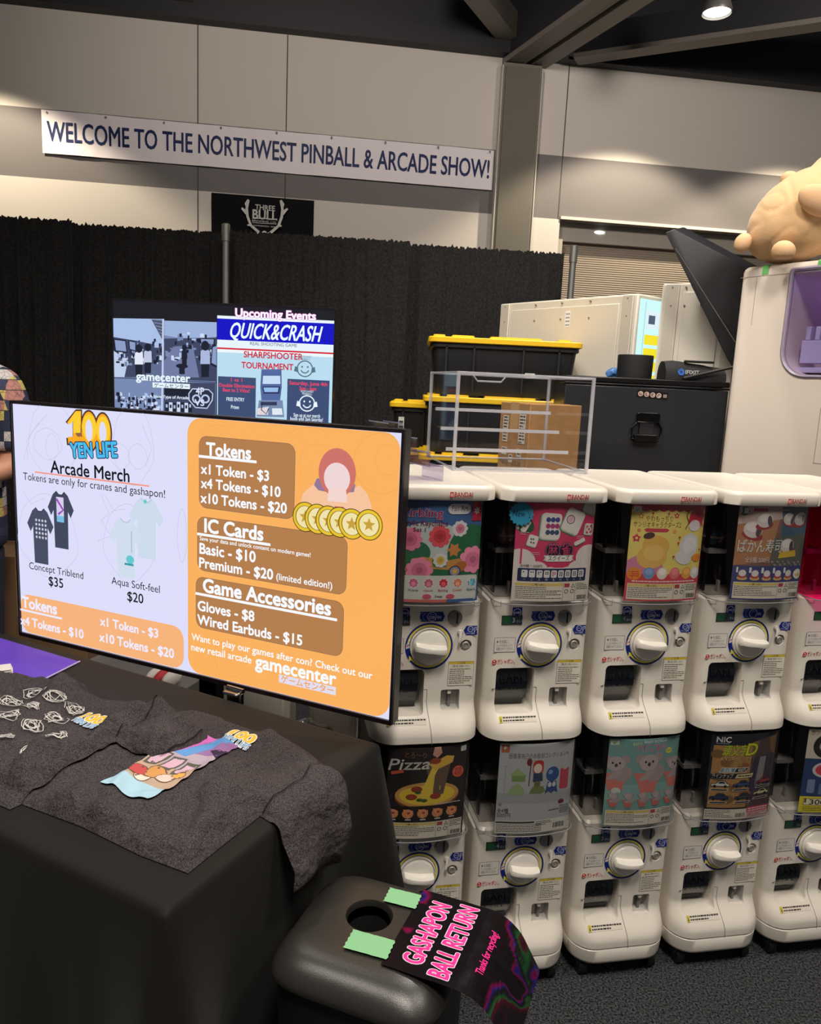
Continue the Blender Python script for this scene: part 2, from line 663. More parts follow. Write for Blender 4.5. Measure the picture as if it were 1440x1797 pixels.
# ------------------------------------------------------------------ banners
def wall_frame(px, py):
    p = on_plane(px, py, W(0, 0, 0.03), W(1, 0, 0.03))
    return p


def wallxy(px, py):
    q = wall_frame(px, py) - W0
    return q.dot(WD), q.z


def banner(name, label, corners, colour, draw, wrinkle, mfac=ink, seed=0):
    (x0, y0), (x1, y1) = corners
    f = lambda x, y, z: W(x, y, 0.03 + z) - WN * (wrinkle * (noise.noise(Vector((x * 2.2, y * 3, seed))) + 0.5 * noise.noise(Vector((x * 7, y * 4, seed + 5)))))
    A = Art(1.0, 0, 0)
    A.poly([(x0, -y0), (x1, -y0), (x1, -y1), (x0, -y1)], colour)
    draw(A)
    n = 140
    me = A.mesh(name, f, mfac, [x0 + (x1 - x0) * i / n for i in range(1, n)], [y1 + (y0 - y1) * i / 10 for i in range(1, 10)], eps=0.0035)
    t = obj(name, me)
    return tag(t, label, 'banner')


bx0, by0 = wallxy(72, 192)
bx1, by1 = wallxy(863, 331)
by1 = wallxy(75, 268)[1]


def draw_welcome(A):
    xa, ya = wallxy(83, 246)
    xb, yb = wallxy(857, 313)
    xm, ym = wallxy(85, 214)
    A.text('WELCOME TO THE NORTHWEST PINBALL & ARCADE SHOW!', xa, -(ya + yb) / 2 + 0.0, (30, 44, 92), h=0.20, w=xb - xa, bold=0.028)
    for i in range(9):
        x = bx0 + 0.06 + (bx1 - bx0 - 0.12) * i / 8
        A.ell(x, -by0 + 0.025, 0.012, 0.012, (120, 118, 120), n=12)


banner('welcome_banner', 'long white vinyl banner with navy WELCOME lettering high on the wall', ((bx0, by0), (bx1, by1)), (232, 224, 228), draw_welcome, 0.012)
tx0, ty0 = wallxy(371, 339)
tx1, ty1 = wallxy(549, 440)
ty0 = 3.705


def draw_brew(A):
    w = (206, 204, 200)
    P = lambda cx, cy: (lambda q: (q[0], -q[1]))(wallxy(360 + cx / 7.2, 330 + cy / 7.2))
    T = lambda s, c0, c1, h, b: A.text(s, *P(*c0), w, h=h, w=P(*c1)[0] - P(*c0)[0], bold=b)
    T('THREE', (632, 272), (880, 280), 0.056, 0.03)
    T('BULL', (600, 388), (905, 402), 0.10, 0.04)
    T('BREWING CO.', (592, 428), (902, 442), 0.022, 0.0)
    T('SAMMAMISH, WA', (612, 484), (885, 494), 0.016, 0.0)
    # slab serifs
    for x0, x1, y in ((600, 660, 388), (660, 720, 390), (730, 800, 394), (812, 905, 402)):
        A.line([P(x0, y - 3), P(x1, y - 2)], 0.012, w)
    A.line([P(598, 446), P(900, 462)], 0.005, w)
    for sx in (-1, 1):
        M = lambda x, y: P(752 + sx * x, y + 12 + (8 if sx > 0 else -4))
        A.line([M(30, 590), M(95, 540), M(175, 470), M(215, 360), M(225, 260), M(205, 150)], 0.030, w)
        A.line([M(222, 300), M(290, 275 - 20)], 0.022, w)
        A.line([M(232, 330), M(285, 262)], 0.018, w)
        A.line([M(165, 475), M(215, 470)], 0.018, w)
        A.line([M(222, 260), M(240, 200), M(205, 150)], 0.018, w)
        A.line([M(40, 570), M(85, 565), M(115, 610)], 0.018, w)
    A.ell(*P(752, 590), 0.03, 0.03, w)


banner('brewery_banner', 'black square banner with white antlers on the wall above the drape', ((tx0, ty0), (tx1, 3.02)), (10, 10, 13), draw_brew, 0.008, lambda c: mat('vinyl_%02x%02x%02x' % tuple(c), c, 0.7, spec=0.1), 9)

# ------------------------------------------------------------------ pipe and drape
DRAPE = mat('drape_black', (15, 15, 16), 0.8, spec=0.2, var=(90, (38, 36, 35)))
DRAPE.node_tree.nodes['Principled BSDF'].inputs['Sheen Weight'].default_value = 0.08
DP, DD = Vector((-1.104, 4.485, 0)), Vector((0.9965, 0.0833, 0)).normalized()
DN = Vector((-DD.y, DD.x, 0))


def drape(s0, s1, label, seed, amp=0.035, back=0.0):
    rnd = random.Random(seed)
    w = s1 - s0
    n = int(w / 0.007)
    waves = [(rnd.uniform(0.07, 0.16), rnd.uniform(0, 6.28), rnd.uniform(0.5, 1)) for _ in range(4)] + [(rnd.uniform(0.022, 0.04), rnd.uniform(0, 6.28), 0.35) for _ in range(2)]
    zs = [0.02, 0.5, 1.0, 1.5, 1.9, 2.2, 2.33, 2.36, 2.385, 2.41, 2.43, 2.445, 2.452]
    bm = bmesh.new()
    rows = []
    for z in zs:
        row = []
        for i in range(n + 1):
            s = s0 + w * i / n
            k = sum(a * math.sin(2 * PI * (s + 0.03 * noise.noise(Vector((s, z, seed)))) / l + ph) for l, ph, a in waves) / 2.5
            a = amp * (1 if z < 2.2 else 0.45)
            ruf = 0.011 * noise.noise(Vector((s * 75, 3 * (z > 2.43), seed))) if z > 2.40 else 0
            row.append(DP + DD * s - DN * (a * k - back) + Vector((0, 0, z + ruf * (2 if z > 2.44 else 1))))
        rows.append(row)
    loft(bm, rows, 0, False, False, closed=False)
    o = mesh_obj('drape', bm, DRAPE, smooth=80)
    tag(o, label, 'curtain', 'black drape panels of the backdrop')


drape(-1.9, -0.85, 'black pleated drape panel at the far left behind the patterned shirt', 1)
drape(-0.90, 0.02, 'black pleated drape panel behind the left half of the grey photo screen', 2, back=0.085)
drape(-0.005, 1.03, 'smooth black drape panel right of the silver upright post', 3, 0.018)
drape(1.0, 1.96, 'black drape panel behind the yellow-lidded totes, ending at the right post', 4, 0.028, 0.075)
for s, lab in ((0.0, 'silver upright pole between the drape panels above the grey photo screen'), (1.975, 'silver upright pole at the right end of the black drape')):
    t = thing('drape_post', lab, 'pole', DP + DD * s - DN * 0.075)
    bm = bmesh.new()
    tube(bm, (0, 0, 0.01), (0, 0, 2.47), 0.019, n=14)
    mesh_obj('pole', bm, SILVER, t, smooth=50)
    bm = bmesh.new()
    lathe(bm, [(0.023, 2.38), (0.023, 2.47), (0.015, 2.475)], n=14)
    mesh_obj('pole_cap', bm, SILVER, t, smooth=50)
    bm = bmesh.new()
    box(bm, -0.22, 0.22, -0.16, 0.16, 0, 0.008)
    mesh_obj('base_plate', bm, BLACKM, t)
t = thing('drape_rail', 'thin silver rail along the top of the black drape', 'rail', DP + DN * 0.14 + Vector((0, 0, 2.445)))
bm = bmesh.new()
tube(bm, DD * -2.0 - DN * 0.0, DD * 1.97, 0.009, n=8)
mesh_obj('rail', bm, SILVER, t, smooth=50)

# ------------------------------------------------------------------ capsule vending machines
# shapes are written with the dial's centre as origin, the flat front at y = 0 and the back at y = 0.4
NAVY, YEL, RED, DARKT = (24, 42, 128), (236, 222, 96), (196, 38, 44), (52, 48, 46)
GA, GR = 0.084, 0.050                   # window plan: half flat width, corner radius


def plan(s):
    """the window's curved front seen from above: arc length -> (x, y)"""
    a = abs(s)
    yf = lambda x: -0.048 + 0.010 * (x / GA) ** 2
    if a <= GA:
        return s, yf(a)
    t = min((a - GA) / GR, PI / 2)
    x, y = GA + GR * math.sin(t), yf(GA) + GR * (1 - math.cos(t))
    y += max(0.0, a - GA - GR * PI / 2)
    return math.copysign(x, s), y


def face_y(z):
    """front profile of the white body, flaring out towards its base"""
    t = min(1.0, max(0.0, (-0.150 - z) / 0.078))
    return -0.047 * (t * t * (3 - 2 * t))


def on_face(x, y, z):
    return Vector((x, face_y(y) - z, y))


PARTS = {}


def make_parts():
    P = PARTS
    # white body
    zs = [-0.246, -0.243, -0.236] + [-0.228 + 0.006 * i for i in range(14)] + [-0.14, -0.1, 0.0, 0.05, 0.115, 0.122]
    rings = []
    for z in zs:
        k = min(1, max(0, (-0.14 - z) / 0.08))
        ins = {-0.246: 0.004, 0.122: 0.006}.get(z, 0)
        hw = 0.1385 + 0.004 * k - ins
        r = 0.030 + 0.035 * k
        rings.append([(x, y, z) for x, y in rr(-hw - 0.002, hw - 0.002, face_y(z) + ins, 0.40 - ins, (r, r, 0.02, 0.02), 8)])
    bm = bmesh.new()
    loft(bm, rings)
    body = bm_mesh('body', bm, [CREAM, GREYP], 40)
    c1 = bmesh.new()
    prism(c1, rr(-0.112, -0.008, -0.181, -0.062, 0.012), lambda x, z, d: Vector((x, d, z)), -0.12, 0.075)
    c2 = bmesh.new()
    prism(c2, rr(0.038, 0.088, -0.172, -0.119, (0.008, 0.003, 0.004, 0.006)), lambda x, z, d: Vector((x, d, z)), -0.12, 0.0305)
    c3 = bmesh.new()
    prism(c3, [(0.0975 + 0.0155 * math.cos(2 * PI * i / 28), 0.0155 * math.sin(2 * PI * i / 28)) for i in range(28)], lambda x, z, d: Vector((x, d, z)), -0.03, 0.010)
    me = cut(body, [bm_mesh('c', c1, []), bm_mesh('c', c2, []), bm_mesh('c', c3, [])])
    for p in me.polygons:
        p.use_smooth = True
    me.set_sharp_from_angle(angle=math.radians(38))
    # dark seam lines, part of the body's surface
    bm = bmesh.new()
    bm.from_mesh(me)
    n0 = len(bm.faces)
    for k in range(28):
        z0, z1 = -0.117 - 0.131 * k / 28, -0.117 - 0.131 * (k + 1) / 28
        x0, x1 = [0.001 + 0.010 * max(0, (-0.15 - z)) / 0.1 for z in (z0, z1)]
        bm.faces.new([bm.verts.new((x + q, face_y(z) - 0.0005, z)) for x, q, z in ((x0, -0.0007, z0), (x0, 0.0007, z0), (x1, 0.0007, z1), (x1, -0.0007, z1))])
    for xa, xb in ((-0.14, -0.112), (-0.008, 0.001)):
        bm.faces.new([bm.verts.new(v) for v in ((xa + (0.024 if xa < -0.13 else 0), -0.0005, -0.1177), (xb, -0.0005, -0.1177), (xb, -0.0005, -0.1163), (xa + (0.024 if xa < -0.13 else 0), -0.0005, -0.1163))])
    bm.faces.new([bm.verts.new(v) for v in ((-0.1225, -0.001, -0.121), (-0.116, -0.001, -0.121), (-0.116, -0.001, -0.1175), (-0.1225, -0.001, -0.1175))])
    for sx in (-1, 1):
        x0, x1 = sorted((sx * 0.112, sx * 0.128))
        for q in ((x0, x1, 0.105, 0.1063), (x0 if sx > 0 else x1 - 0.001, x0 + 0.001 if sx > 0 else x1, 0.105, 0.121)):
            bm.faces.new([bm.verts.new(v) for v in ((q[0], -0.0005 + 0.004 * (abs(q[0]) > .125), q[2]), (q[1], -0.0005 + 0.003 * (abs(q[1]) > .125), q[2]), (q[1], -0.0005 + 0.003 * (abs(q[1]) > .125), q[3]), (q[0], -0.0005 + 0.004 * (abs(q[0]) > .125), q[3]))])
    bm.faces.ensure_lookup_table()
    for fc in bm.faces[n0:]:
        fc.material_index = 1
    me2 = bm_mesh('body', bm, [CREAM, mat('seam_brown', (110, 100, 92), 0.7)], 38, recalc=False)
    P['body'] = me2
    # lid with a rounded front
    rings = []
    for z, i, f in ((0.386, 0.003, 0), (0.388, 0.0, 0), (0.411, 0.0, 0), (0.417, 0.002, 0), (0.421, 0.006, 0), (0.423, 0.012, 0), (0.4215, 0.016, 0)):
        ring = []
        for x, y in rr(-0.1435 + i, 0.1435 - i, -0.052 + i, 0.405 - i, (0.04, 0.04, 0.012, 0.012), 8):
            ring.append((x, y - (0.012 * (1 - (x / 0.1435) ** 2) if y < 0.05 else 0), z))
        rings.append(ring)
    bm = bmesh.new()
    loft(bm, rings)
    P['lid'] = bm_mesh('lid', bm, CREAM, 60)
    A = Art()
    A.rect(0.018, -0.408, 0.0265, -0.3955, RED)
    A.rect(0.0193, -0.4035, 0.0253, -0.4018, (232, 224, 212))
    A.rect(0.0193, -0.3998, 0.0253, -0.3982, (232, 224, 212))
    A.rect(0.0215, -0.4065, 0.0225, -0.397, (232, 224, 212))
    A.text('BANDAI', 0.029, -0.396, RED, h=0.0115, w=0.0455, bold=0.022)
    P['lid_logo'] = A.mesh('maker_logo', lambda x, y, z: Vector((x, -0.0525 - 0.012 * (1 - (x / 0.1435) ** 2) - z, y)), cuts=(0.03, 0.045, 0.06))
    # clear curved window
    ss = [-0.40 + 0.8 * i / 80 for i in range(81)]
    bm = bmesh.new()
    ss = [-0.40, -0.3] + [-0.17 + 0.34 * i / 40 for i in range(41)] + [0.3, 0.40]
    loft(bm, [[(plan(s)[0], plan(s)[1], z) for s in ss] for z in (0.121, 0.124, 0.2, 0.3, 0.386)], 0, False, False, closed=False)
    P['window'] = bm_mesh('window', bm, SMOKE, 60)
    bm = bmesh.new()
    path_tube(bm, [(plan(s)[0], plan(s)[1], 0.1215) for s in ss], 0.0016, 6)
    P['window_rim'] = bm_mesh('window_rim', bm, mat('window_edge', (150, 148, 150), 0.12, coat=0.5), 60)
    # dark hopper behind the window
    INT = mat('hopper_dark', (20, 18, 24), 0.5)
    bm = bmesh.new()
    box(bm, -0.122, 0.122, 0.13, 0.395, 0.124, 0.386, 0)
    box(bm, -0.122, 0.122, 0.03, 0.395, 0.123, 0.126, 1)
    box(bm, -0.120, 0.120, 0.03, 0.395, 0.381, 0.3855, 0)
    box(bm, -0.118, -0.113, 0.06, 0.075, 0.126, 0.381, 0)
    box(bm, 0.113, 0.118, 0.06, 0.075, 0.126, 0.381, 0)
    bm2 = bm
    P['hopper'] = bm_mesh('hopper', bm, [INT, mat('hopper_floor', (150, 142, 134), 0.5)])
    bm = bmesh.new()
    box(bm, -0.119, -0.064, 0.052, 0.125, 0.235, 0.247)
    P['hopper_clip'] = bm_mesh('hopper_clip', bm, mat('clip_grey', (140, 138, 136), 0.5))
    bm = bmesh.new()
    box(bm, -0.080, -0.074, 0.05, 0.06, 0.1262, 0.158)
    P['hopper_post'] = bm_mesh('hopper_post', bm, MATS['clip_grey'])
    # dial: blue and yellow ring, white collar, knob with a bar handle
    A = Art(1.075)
    A.ell(0, 0, 0.058, 0.058, NAVY, n=56)
    A.ring(0, 0, 0.0485, 0.0535, YEL, -1.9 * PI / 2, 0.80 * PI, 60)
    A.poly([(-0.047, 0.0225), (-0.0475, 0.0385), (-0.0375, 0.0290)], YEL)
    A.poly([(-0.0555, -0.0065), (-0.0555, 0.0065), (-0.0455, 0)], (236, 232, 226))
    A.poly([(-0.0543, -0.0045), (-0.0543, 0.0045), (-0.0475, 0)], (214, 40, 60))
    for a in (2.62, 2.80, 2.98):
        A.ell(0.051 * math.cos(a + 0.4 + 0.08), 0.051 * math.sin(a + 0.4 + 0.08), 0.0027, 0.0027, (236, 232, 226), n=12)
    P['dial_ring'] = A.mesh('dial', front(-0.0008))
    bm = bmesh.new()
    lathe(bm, [(0.047, 0.0), (0.047, 0.006), (0.0455, 0.008), (0.0445, 0.008), (0.044, 0.003), (0.042, 0.003), (0.042, 0.010), (0.041, 0.013), (0.039, 0.0145), (0.02, 0.016), (0.001, 0.016)], 'y', 48, cap0=False)
    # bar: a rounded wedge across the knob, tilted a little
    R = Matrix.Rotation(0.13, 4, 'Y')
    secs = []
    for x in (-0.0395, -0.037, -0.03, -0.018, 0.0, 0.018, 0.03, 0.037, 0.0395):
        k = math.sqrt(max(0.05, 1 - (x / 0.0405) ** 2))
        h, w = 0.014 + 0.016 * k, (0.0085 + 0.0025 * abs(x) / 0.04) * (0.6 if abs(x) > 0.038 else 1)
        secs.append([R @ Vector((x, -0.012, -w)), R @ Vector((x, -0.012 - h * 0.6, -w * 0.93)), R @ Vector((x, -0.012 - h * 0.95, -w * 0.6)), R @ Vector((x, -0.012 - h, 0)),
                     R @ Vector((x, -0.012 - h * 0.95, w * 0.6)), R @ Vector((x, -0.012 - h * 0.6, w * 0.93)), R @ Vector((x, -0.012, w))])
    loft(bm, secs)
    for v in bm.verts:
        v.co *= 1.075
    P['knob'] = bm_mesh('knob', bm, mat('knob_white', (238, 232, 222), 0.18, coat=0.5), 45)
    # coin slot
    bm = bmesh.new()
    lathe(bm, [(0.0195, 0.0), (0.0195, 0.003), (0.018, 0.005), (0.016, 0.0045), (0.001, 0.006)], 'y', 32, cap0=False)
    box(bm, 0.0035, 0.0065, -0.0075, -0.004, -0.014, 0.014, 1)
    P['coin_slot'] = bm_mesh('coin_slot', bm, [mat('slot_metal', (150, 148, 146), 0.35, metal=0.7), BLACKP], 40)
    # coin sticker: three discs and an arrow
    A = Art(0.001)
    A.poly([(-27, -14), (16, -14), (32, -14), (37.5, -2), (32, 12), (-24, 12)], NAVY)
    for cx in (-16, -8):
        A.ell(cx, -1, 12.5, 12.5, NAVY)
        A.ring(cx, -1, 11, 12, (150, 170, 215), PI * 0.6, PI * 1.4)
    A.ell(4, -1, 12.5, 12.5, NAVY)
    A.ring(4, -1, 11, 12.2, (222, 226, 236))
    A.text('COIN', 4, 5, (230, 232, 238), h=7.5, w=17, bold=0.01, align='c')
    A.text('コイン', 4, -4.5, (230, 232, 238), h=4, w=11, align='c')
    A.text('IN', 18.5, 4.5, (230, 232, 238), h=7.5, w=8.5)
    P['coin_sticker'] = A.mesh('coin_sticker', front(-0.0008))
    # counter
    for n, nm in ((3, 'c3'), (4, 'c4')):
        A = Art(0.001)
        A.rrect(-27, -11.5, 27, 11.5, 1.5, (52, 52, 56))
        A.rect(-25.5, -10, -3, 10, (40, 96, 60))
        A.rect(-3, -10, 25.5, 10, (44, 60, 74))
        A.text(str(n), 1, 6, (226, 226, 222), h=12, bold=0.02)
        A.text('さい', 12, 6, (200, 204, 204), h=5.5)
        P[nm] = A.mesh('price_counter', front(-0.0022))
    bm = bmesh.new()
    box(bm, -0.0275, 0.0275, -0.002, 0.004, -0.012, 0.012)
    P['cbox'] = bm_mesh('counter_frame', bm, BLACKP)
    A = Art(0.001)
    A.rrect(-13, -13, 13, 13, 1, NAVY)
    A.ring(0, 1, 9.5, 10.8, (226, 228, 236))
    A.text('coin', 0, 4, (226, 228, 236), h=7, w=15, bold=0.02, align='c')
    P['round_sticker'] = A.mesh('round_sticker', front(-0.0008))
    # return lever with its sticker
    bm = bmesh.new()
    lathe(bm, [(0.0075, 0.0), (0.0075, 0.004), (0.006, 0.006), (0.001, 0.0065)], 'y', 20, cap0=False)
    path_tube(bm, [(0, -0.005, 0), (-0.001, -0.011, -0.008), (-0.004, -0.013, -0.022)], 0.0042, 10)
    P['return_lever'] = bm_mesh('return_lever', bm, mat('lever_grey', (205, 200, 192), 0.25, coat=0.3), 50)
    A = Art(0.001)
    A.poly([(-19, 0), (-12, -12), (17, -12), (17, 13), (-12, 13)], NAVY)
    A.ring(-1, -3, 6.5, 7.6, (226, 228, 236))
    A.text('コイン', -1, -1.0, (226, 228, 236), h=4, w=10, align='c')
    A.line([(10, 5), (10, -8), (15, -8), (15, 0)], 1.6, (226, 228, 236))
    A.text('コイン返却', -1, 10.5, (226, 228, 236), h=4, w=22, align='c')
    P['lever_sticker'] = A.mesh('lever_sticker', front(-0.0008))
    # lock in its dished seat
    bm = bmesh.new()
    lathe(bm, [(0.0150, -0.0095), (0.0105, -0.0093), (0.0100, -0.001), (0.0085, 0.0005), (0.0055, 0.0005), (0.005, -0.002), (0.0035, -0.002), (0.003, 0.0), (0.001, 0.0)], 'y', 28, cap0=False)
    P['lock'] = bm_mesh('lock', bm, mat('lock_metal', (176, 170, 160), 0.45, metal=0.35), 40)
    # instruction card
    A = Art(0.001)
    A.rrect(-28.5, -20, 28.5, 20, 2, (120, 118, 122))
    A.rrect(-27.3, -18.8, 27.3, 18.8, 1.6, (226, 220, 212))
    A.poly([(-22, -12.5), (-22, -4.5), (-17, -8.5)], (110, 40, 60))
    A.text('を合図に、', -15, -5, DARKT, h=7, w=25)
    A.text('ハンドルをゆっくり', -23, 5, DARKT, h=6, w=42)
    A.text('1回転させてください。', -23, 14, DARKT, h=6, w=46)
    P['instruction_card'] = A.mesh('instruction_card', front(-0.0008))
    A = Art(0.001)
    A.ell(-24.5, 0, 6.3, 7, RED, n=24)
    A.ell(-25, -2.6, 2.1, 2.1, (232, 224, 212), n=14)
    A.line([(-28, 2.5), (-24.5, 4.6), (-20.5, 1)], 1.5, (232, 224, 212))
    A.text('ガシャポン。', -16.5, 5, RED, h=10.5, w=47, bold=0.015)
    P['logo'] = A.mesh('maker_logo', front(-0.0008))
    # caution label
    A = Art(0.001)
    A.rrect(-34, -33, 34, 33, 1.5, (120, 114, 100))
    A.rrect(-33.2, -32.2, 33.2, 32.2, 1.2, (226, 218, 202))
    A.rect(-33.2, -32.2, 33.2, -25.5, (206, 182, 60))
    A.text('ご注意', 0, -26.4, (80, 66, 30), h=5, w=22, align='c')
    A.text('ご購入前にお読みください。', 0, -17.5, DARKT, h=5, w=48, bold=0.01, align='c')
    A.small_print(-30, -13, 31, 8, 5.4, DARKT, 0.34, 5)
    P['caution_label'] = A.mesh('caution_label', front(-0.0008))
    # capsule door: a dark glossy curved flap with raised letters
    bm = bmesh.new()
    rows = []
    for i in range(15):
        t = i / 14
        z = -0.066 - 0.114 * t
        y = 0.030 - 0.026 * math.sin(PI * min(1, t * 1.15)) ** 0.8 + 0.012 * t
        rows.append([(x, y, z) for x in (-0.1105, -0.1, -0.06, -0.03, -0.024)])
    loft(bm, rows, 0, False, False, closed=False)
    box(bm, -0.112, -0.020, 0.052, 0.074, -0.180, -0.063, 1)
    path_tube(bm, [(-0.0225, r[0][1] + 0.004, r[0][2]) for r in rows], 0.0022, 8)
    P['chute_door'] = bm_mesh('chute_door', bm, [mat('flap_blue_black', (17, 21, 30), 0.22, coat=0.25), BLACKP], 60)
    A = Art(0.001)
    A.text('BAN', -98, 108, (7, 9, 14), h=22, w=60, bold=0.02)
    A.text('DAI', -97, 140, (7, 9, 14), h=22, w=52, bold=0.02)

    def on_flap(x, y, z):
        t = (-0.066 - y) / 0.110
        return Vector((x, 0.030 - 0.026 * math.sin(PI * min(1, max(0, t) * 1.15)) ** 0.8 + 0.012 * t - 0.0007 - z, y))
    P['flap_letters'] = A.mesh('embossed_letters', on_flap, lambda c: mat('flap_letter', c, 0.3), ycuts=[-0.08 - 0.006 * i for i in range(12)])
    # grey coin return pocket
    bm = bmesh.new()
    vs = rr(0.0385, 0.0875, -0.1715, -0.1195, (0.008, 0.003, 0.004, 0.006))
    loft(bm, [[(x, d, z) for x, z in vs] for d in (0.030, 0.001)], 0, True, False)
    box(bm, 0.060, 0.067, 0.012, 0.030, -0.171, -0.12, 1)
    box(bm, 0.057, 0.066, 0.004, 0.012, -0.132, -0.1195, 2)
    P['coin_return'] = bm_mesh('coin_return', bm, [mat('pocket_grey', (200, 196, 190), 0.5), mat('pocket_dark', (120, 116, 114), 0.5), CREAM])
    A = Art(0.001)
    A.poly([(-104, 186), (-2, 186), (-2, 199), (-104, 199)], (222, 214, 200))
    A.poly([(-104, 186), (-96, 186), (-96, 199), (-104, 199)], (206, 190, 50))
    A.poly([(-102, 197), (-100, 188), (-98, 197)], (60, 54, 30))
    A.small_print(-94, 187.3, -4, 2, 6, DARKT, 0.5, 8)
    P['tray_sticker'] = A.mesh('tray_sticker', lambda x, y, z: on_face(x, y, z) + Vector((0, -0.0007, 0.0004)), ycuts=[-0.188, -0.191, -0.194, -0.197])
    # base skirt and castors for the lower machines
    bm = bmesh.new()
    rings = []
    for z, i in ((-0.296, 0.010), (-0.292, 0.004), (-0.285, 0.002), (-0.250, 0.0), (-0.2465, 0.003)):
        rings.append([(x, y, z) for x, y in rr(-0.1447 + i, 0.1407 - i, -0.0472 + i, 0.402 - i, (0.068, 0.068, 0.02, 0.02), 8)])
    loft(bm, rings)
    P['base_skirt'] = bm_mesh('base_skirt', bm, CREAM, 45)
    bm = bmesh.new()
    tube(bm, (-0.011, 0, -0.326), (0.011, 0, -0.326), 0.0235, n=20)
    P['wheel'] = bm_mesh('castor', bm, mat('castor_black', (14, 14, 14), 0.5), 40)
    bm = bmesh.new()
    loft(bm, [[(x, y, -0.30) for x, y in rr(-0.016, 0.016, -0.02, 0.026, 0.008)], [(x, y + 0.004, -0.322) for x, y in rr(-0.014, 0.014, -0.012, 0.012, 0.006)]])
    tube(bm, (0, 0, -0.302), (0, 0, -0.288), 0.012, n=10)
    P['fork'] = bm_mesh('castor_fork', bm, mat('castor_grey', (40, 40, 42), 0.45), 40)


make_parts()
ROWYAW = math.radians(11.0)
DIALS = [(0.063, 1.853), (0.353, 1.903), (0.653, 1.961), (0.952, 2.021), (1.250, 2.080)]
DZ = EYE - 0.66                          # height of the upper dials
STACK = 0.64
PW, PH = 0.205, 0.246                    # poster


def machine(i, upper, label, poster, count=3, window=None, hopper=None, sticker=None):
    x, y = DIALS[i]
    base = DZ - 0.25 if upper else DZ - STACK - 0.35
    up = 0.25 if upper else 0.35
    t = thing('capsule_machine', label, 'vending machine', (x, y, base), ROWYAW, 'capsule vending machines in two rows')
    P = PARTS

    def part(name, key, parent=None, dx=0, dy=0, dz=0, lab=None):
        o = obj(name, P[key] if isinstance(key, str) else key, parent or t, (dx, dy, dz + (up if parent is None else 0)))
        if lab:
            o['label'] = lab
        return o
    body = part('body', 'body')
    part('round_sticker', 'round_sticker', body, -0.067, 0, 0.090)
    part('coin_sticker', 'coin_sticker', body, 0.000, 0, 0.0775)
    part('lever_sticker', 'lever_sticker', body, 0.108, 0, 0.041)
    part('instruction_card', 'instruction_card', body, -0.0945, 0, 0.002)
    part('maker_logo', 'logo', body, -0.095, 0, -0.0445)
    part('caution_label', 'caution_label', body, 0.088, 0, -0.0755)
    part('tray_sticker', 'tray_sticker', body)
    w = obj('window', P['window'] if window is None else window, t, (0, 0, up))
    part('window_rim', 'window_rim', w)
    h = obj('hopper', P['hopper'] if hopper is None else hopper, t, (0, 0, up))
    part('hopper_clip', 'hopper_clip', h)
    part('hopper_post', 'hopper_post', h)
    if poster is not None:
        o = obj('poster', poster, t, (0, 0, up))
    d = part('dial', 'dial_ring')
    part('knob', 'knob', d)
    part('coin_slot', 'coin_slot', None, 0.064, 0, 0.0755)
    c = part('price_counter', 'cbox', None, -0.080, 0, 0.069)
    part('counter_face', 'c%d' % count, c)
    part('return_lever', 'return_lever', None, 0.080, 0, 0.036)
    part('lock', 'lock', None, 0.0975, 0, 0.0)
    cd = part('chute_door', 'chute_door')
    part('embossed_letters', 'flap_letters', cd)
    part('coin_return', 'coin_return')
    if upper:
        l = part('lid', 'lid')
        part('maker_logo', 'lid_logo', l)
    else:
        part('base_skirt', 'base_skirt')
        for sx in (-1, 1):
            for yy in (0.0, 0.34):
                f = obj('castor', P['wheel'], t, (sx * 0.105, yy, up), None)
                part('castor_fork', 'fork', f, 0, 0.0, 0.0)
    if sticker is not None:
        o = obj('star_sticker', sticker, t, (0, 0, up))
        o['label'] = 'blue starburst sticker reading New!'
    return t


def on_window(x, y, z):
    px, py = plan(x)
    n = Vector((px - plan(x - 1e-3)[0], py - plan(x - 1e-3)[1], 0)).normalized()
    n = Vector((n.y, -n.x, 0))
    return Vector((px, py, y)) - n * 0.003 + n * z


def poster_art(bg):
    A = Art(0.00213, -0.1065 + 0.007, 0.3850)    # 100 x 120 units
    A.rect(0, 0, 100, 120, bg)
    return A


def poster_mesh(A):
    return A.mesh('poster', on_window, cuts=[-0.1 + 0.008 * i for i in range(28)], eps=1.6e-5, clip=(A.x0, A.x0 + 100 * A.k, A.y0 - 120 * A.k, A.y0))


def info_box(A, y0, y1, seed, x0=3, header=(214, 190, 110), paper=(222, 214, 198)):
    A.rect(x0, y0, 97, y1, paper)
    A.rect(x0 + 0.8, y0 + 0.8, 62, y0 + 4.2, header)
    A.text('ご購入前に', 32, y0 + 3.7, DARKT, h=2.4, align='c')
    A.small_print(x0 + 1.5, y0 + 5.2, 61, int((y1 - y0 - 6) / 2.3), 2.3, DARKT, 0.36, seed)
    A.line([(62.6, y0), (62.6, y1)], 0.4, DARKT)
    A.rect(64, y0 + 1.2, 71, y0 + 6, (176, 70, 76))
    A.poly([(73, y0 + 6.3), (75.5, y0 + 1.2), (78, y0 + 6.3)], DARKT)
    A.poly([(74, y0 + 5.6), (75.5, y0 + 2.6), (77, y0 + 5.6)], paper)
    A.ring(67, y0 + 11, 1.8, 2.6, DARKT)
    A.ring(75, y0 + 11, 1.8, 2.6, DARKT)
    A.line([(79, y0), (79, y1)], 0.4, DARKT)
    A.small_print(80.5, y0 + 1.5, 96, 4, 2.2, DARKT, 0.4, seed + 1)
    A.barcode(82, y1 - 7, 95, y1 - 1.5, DARKT, seed)

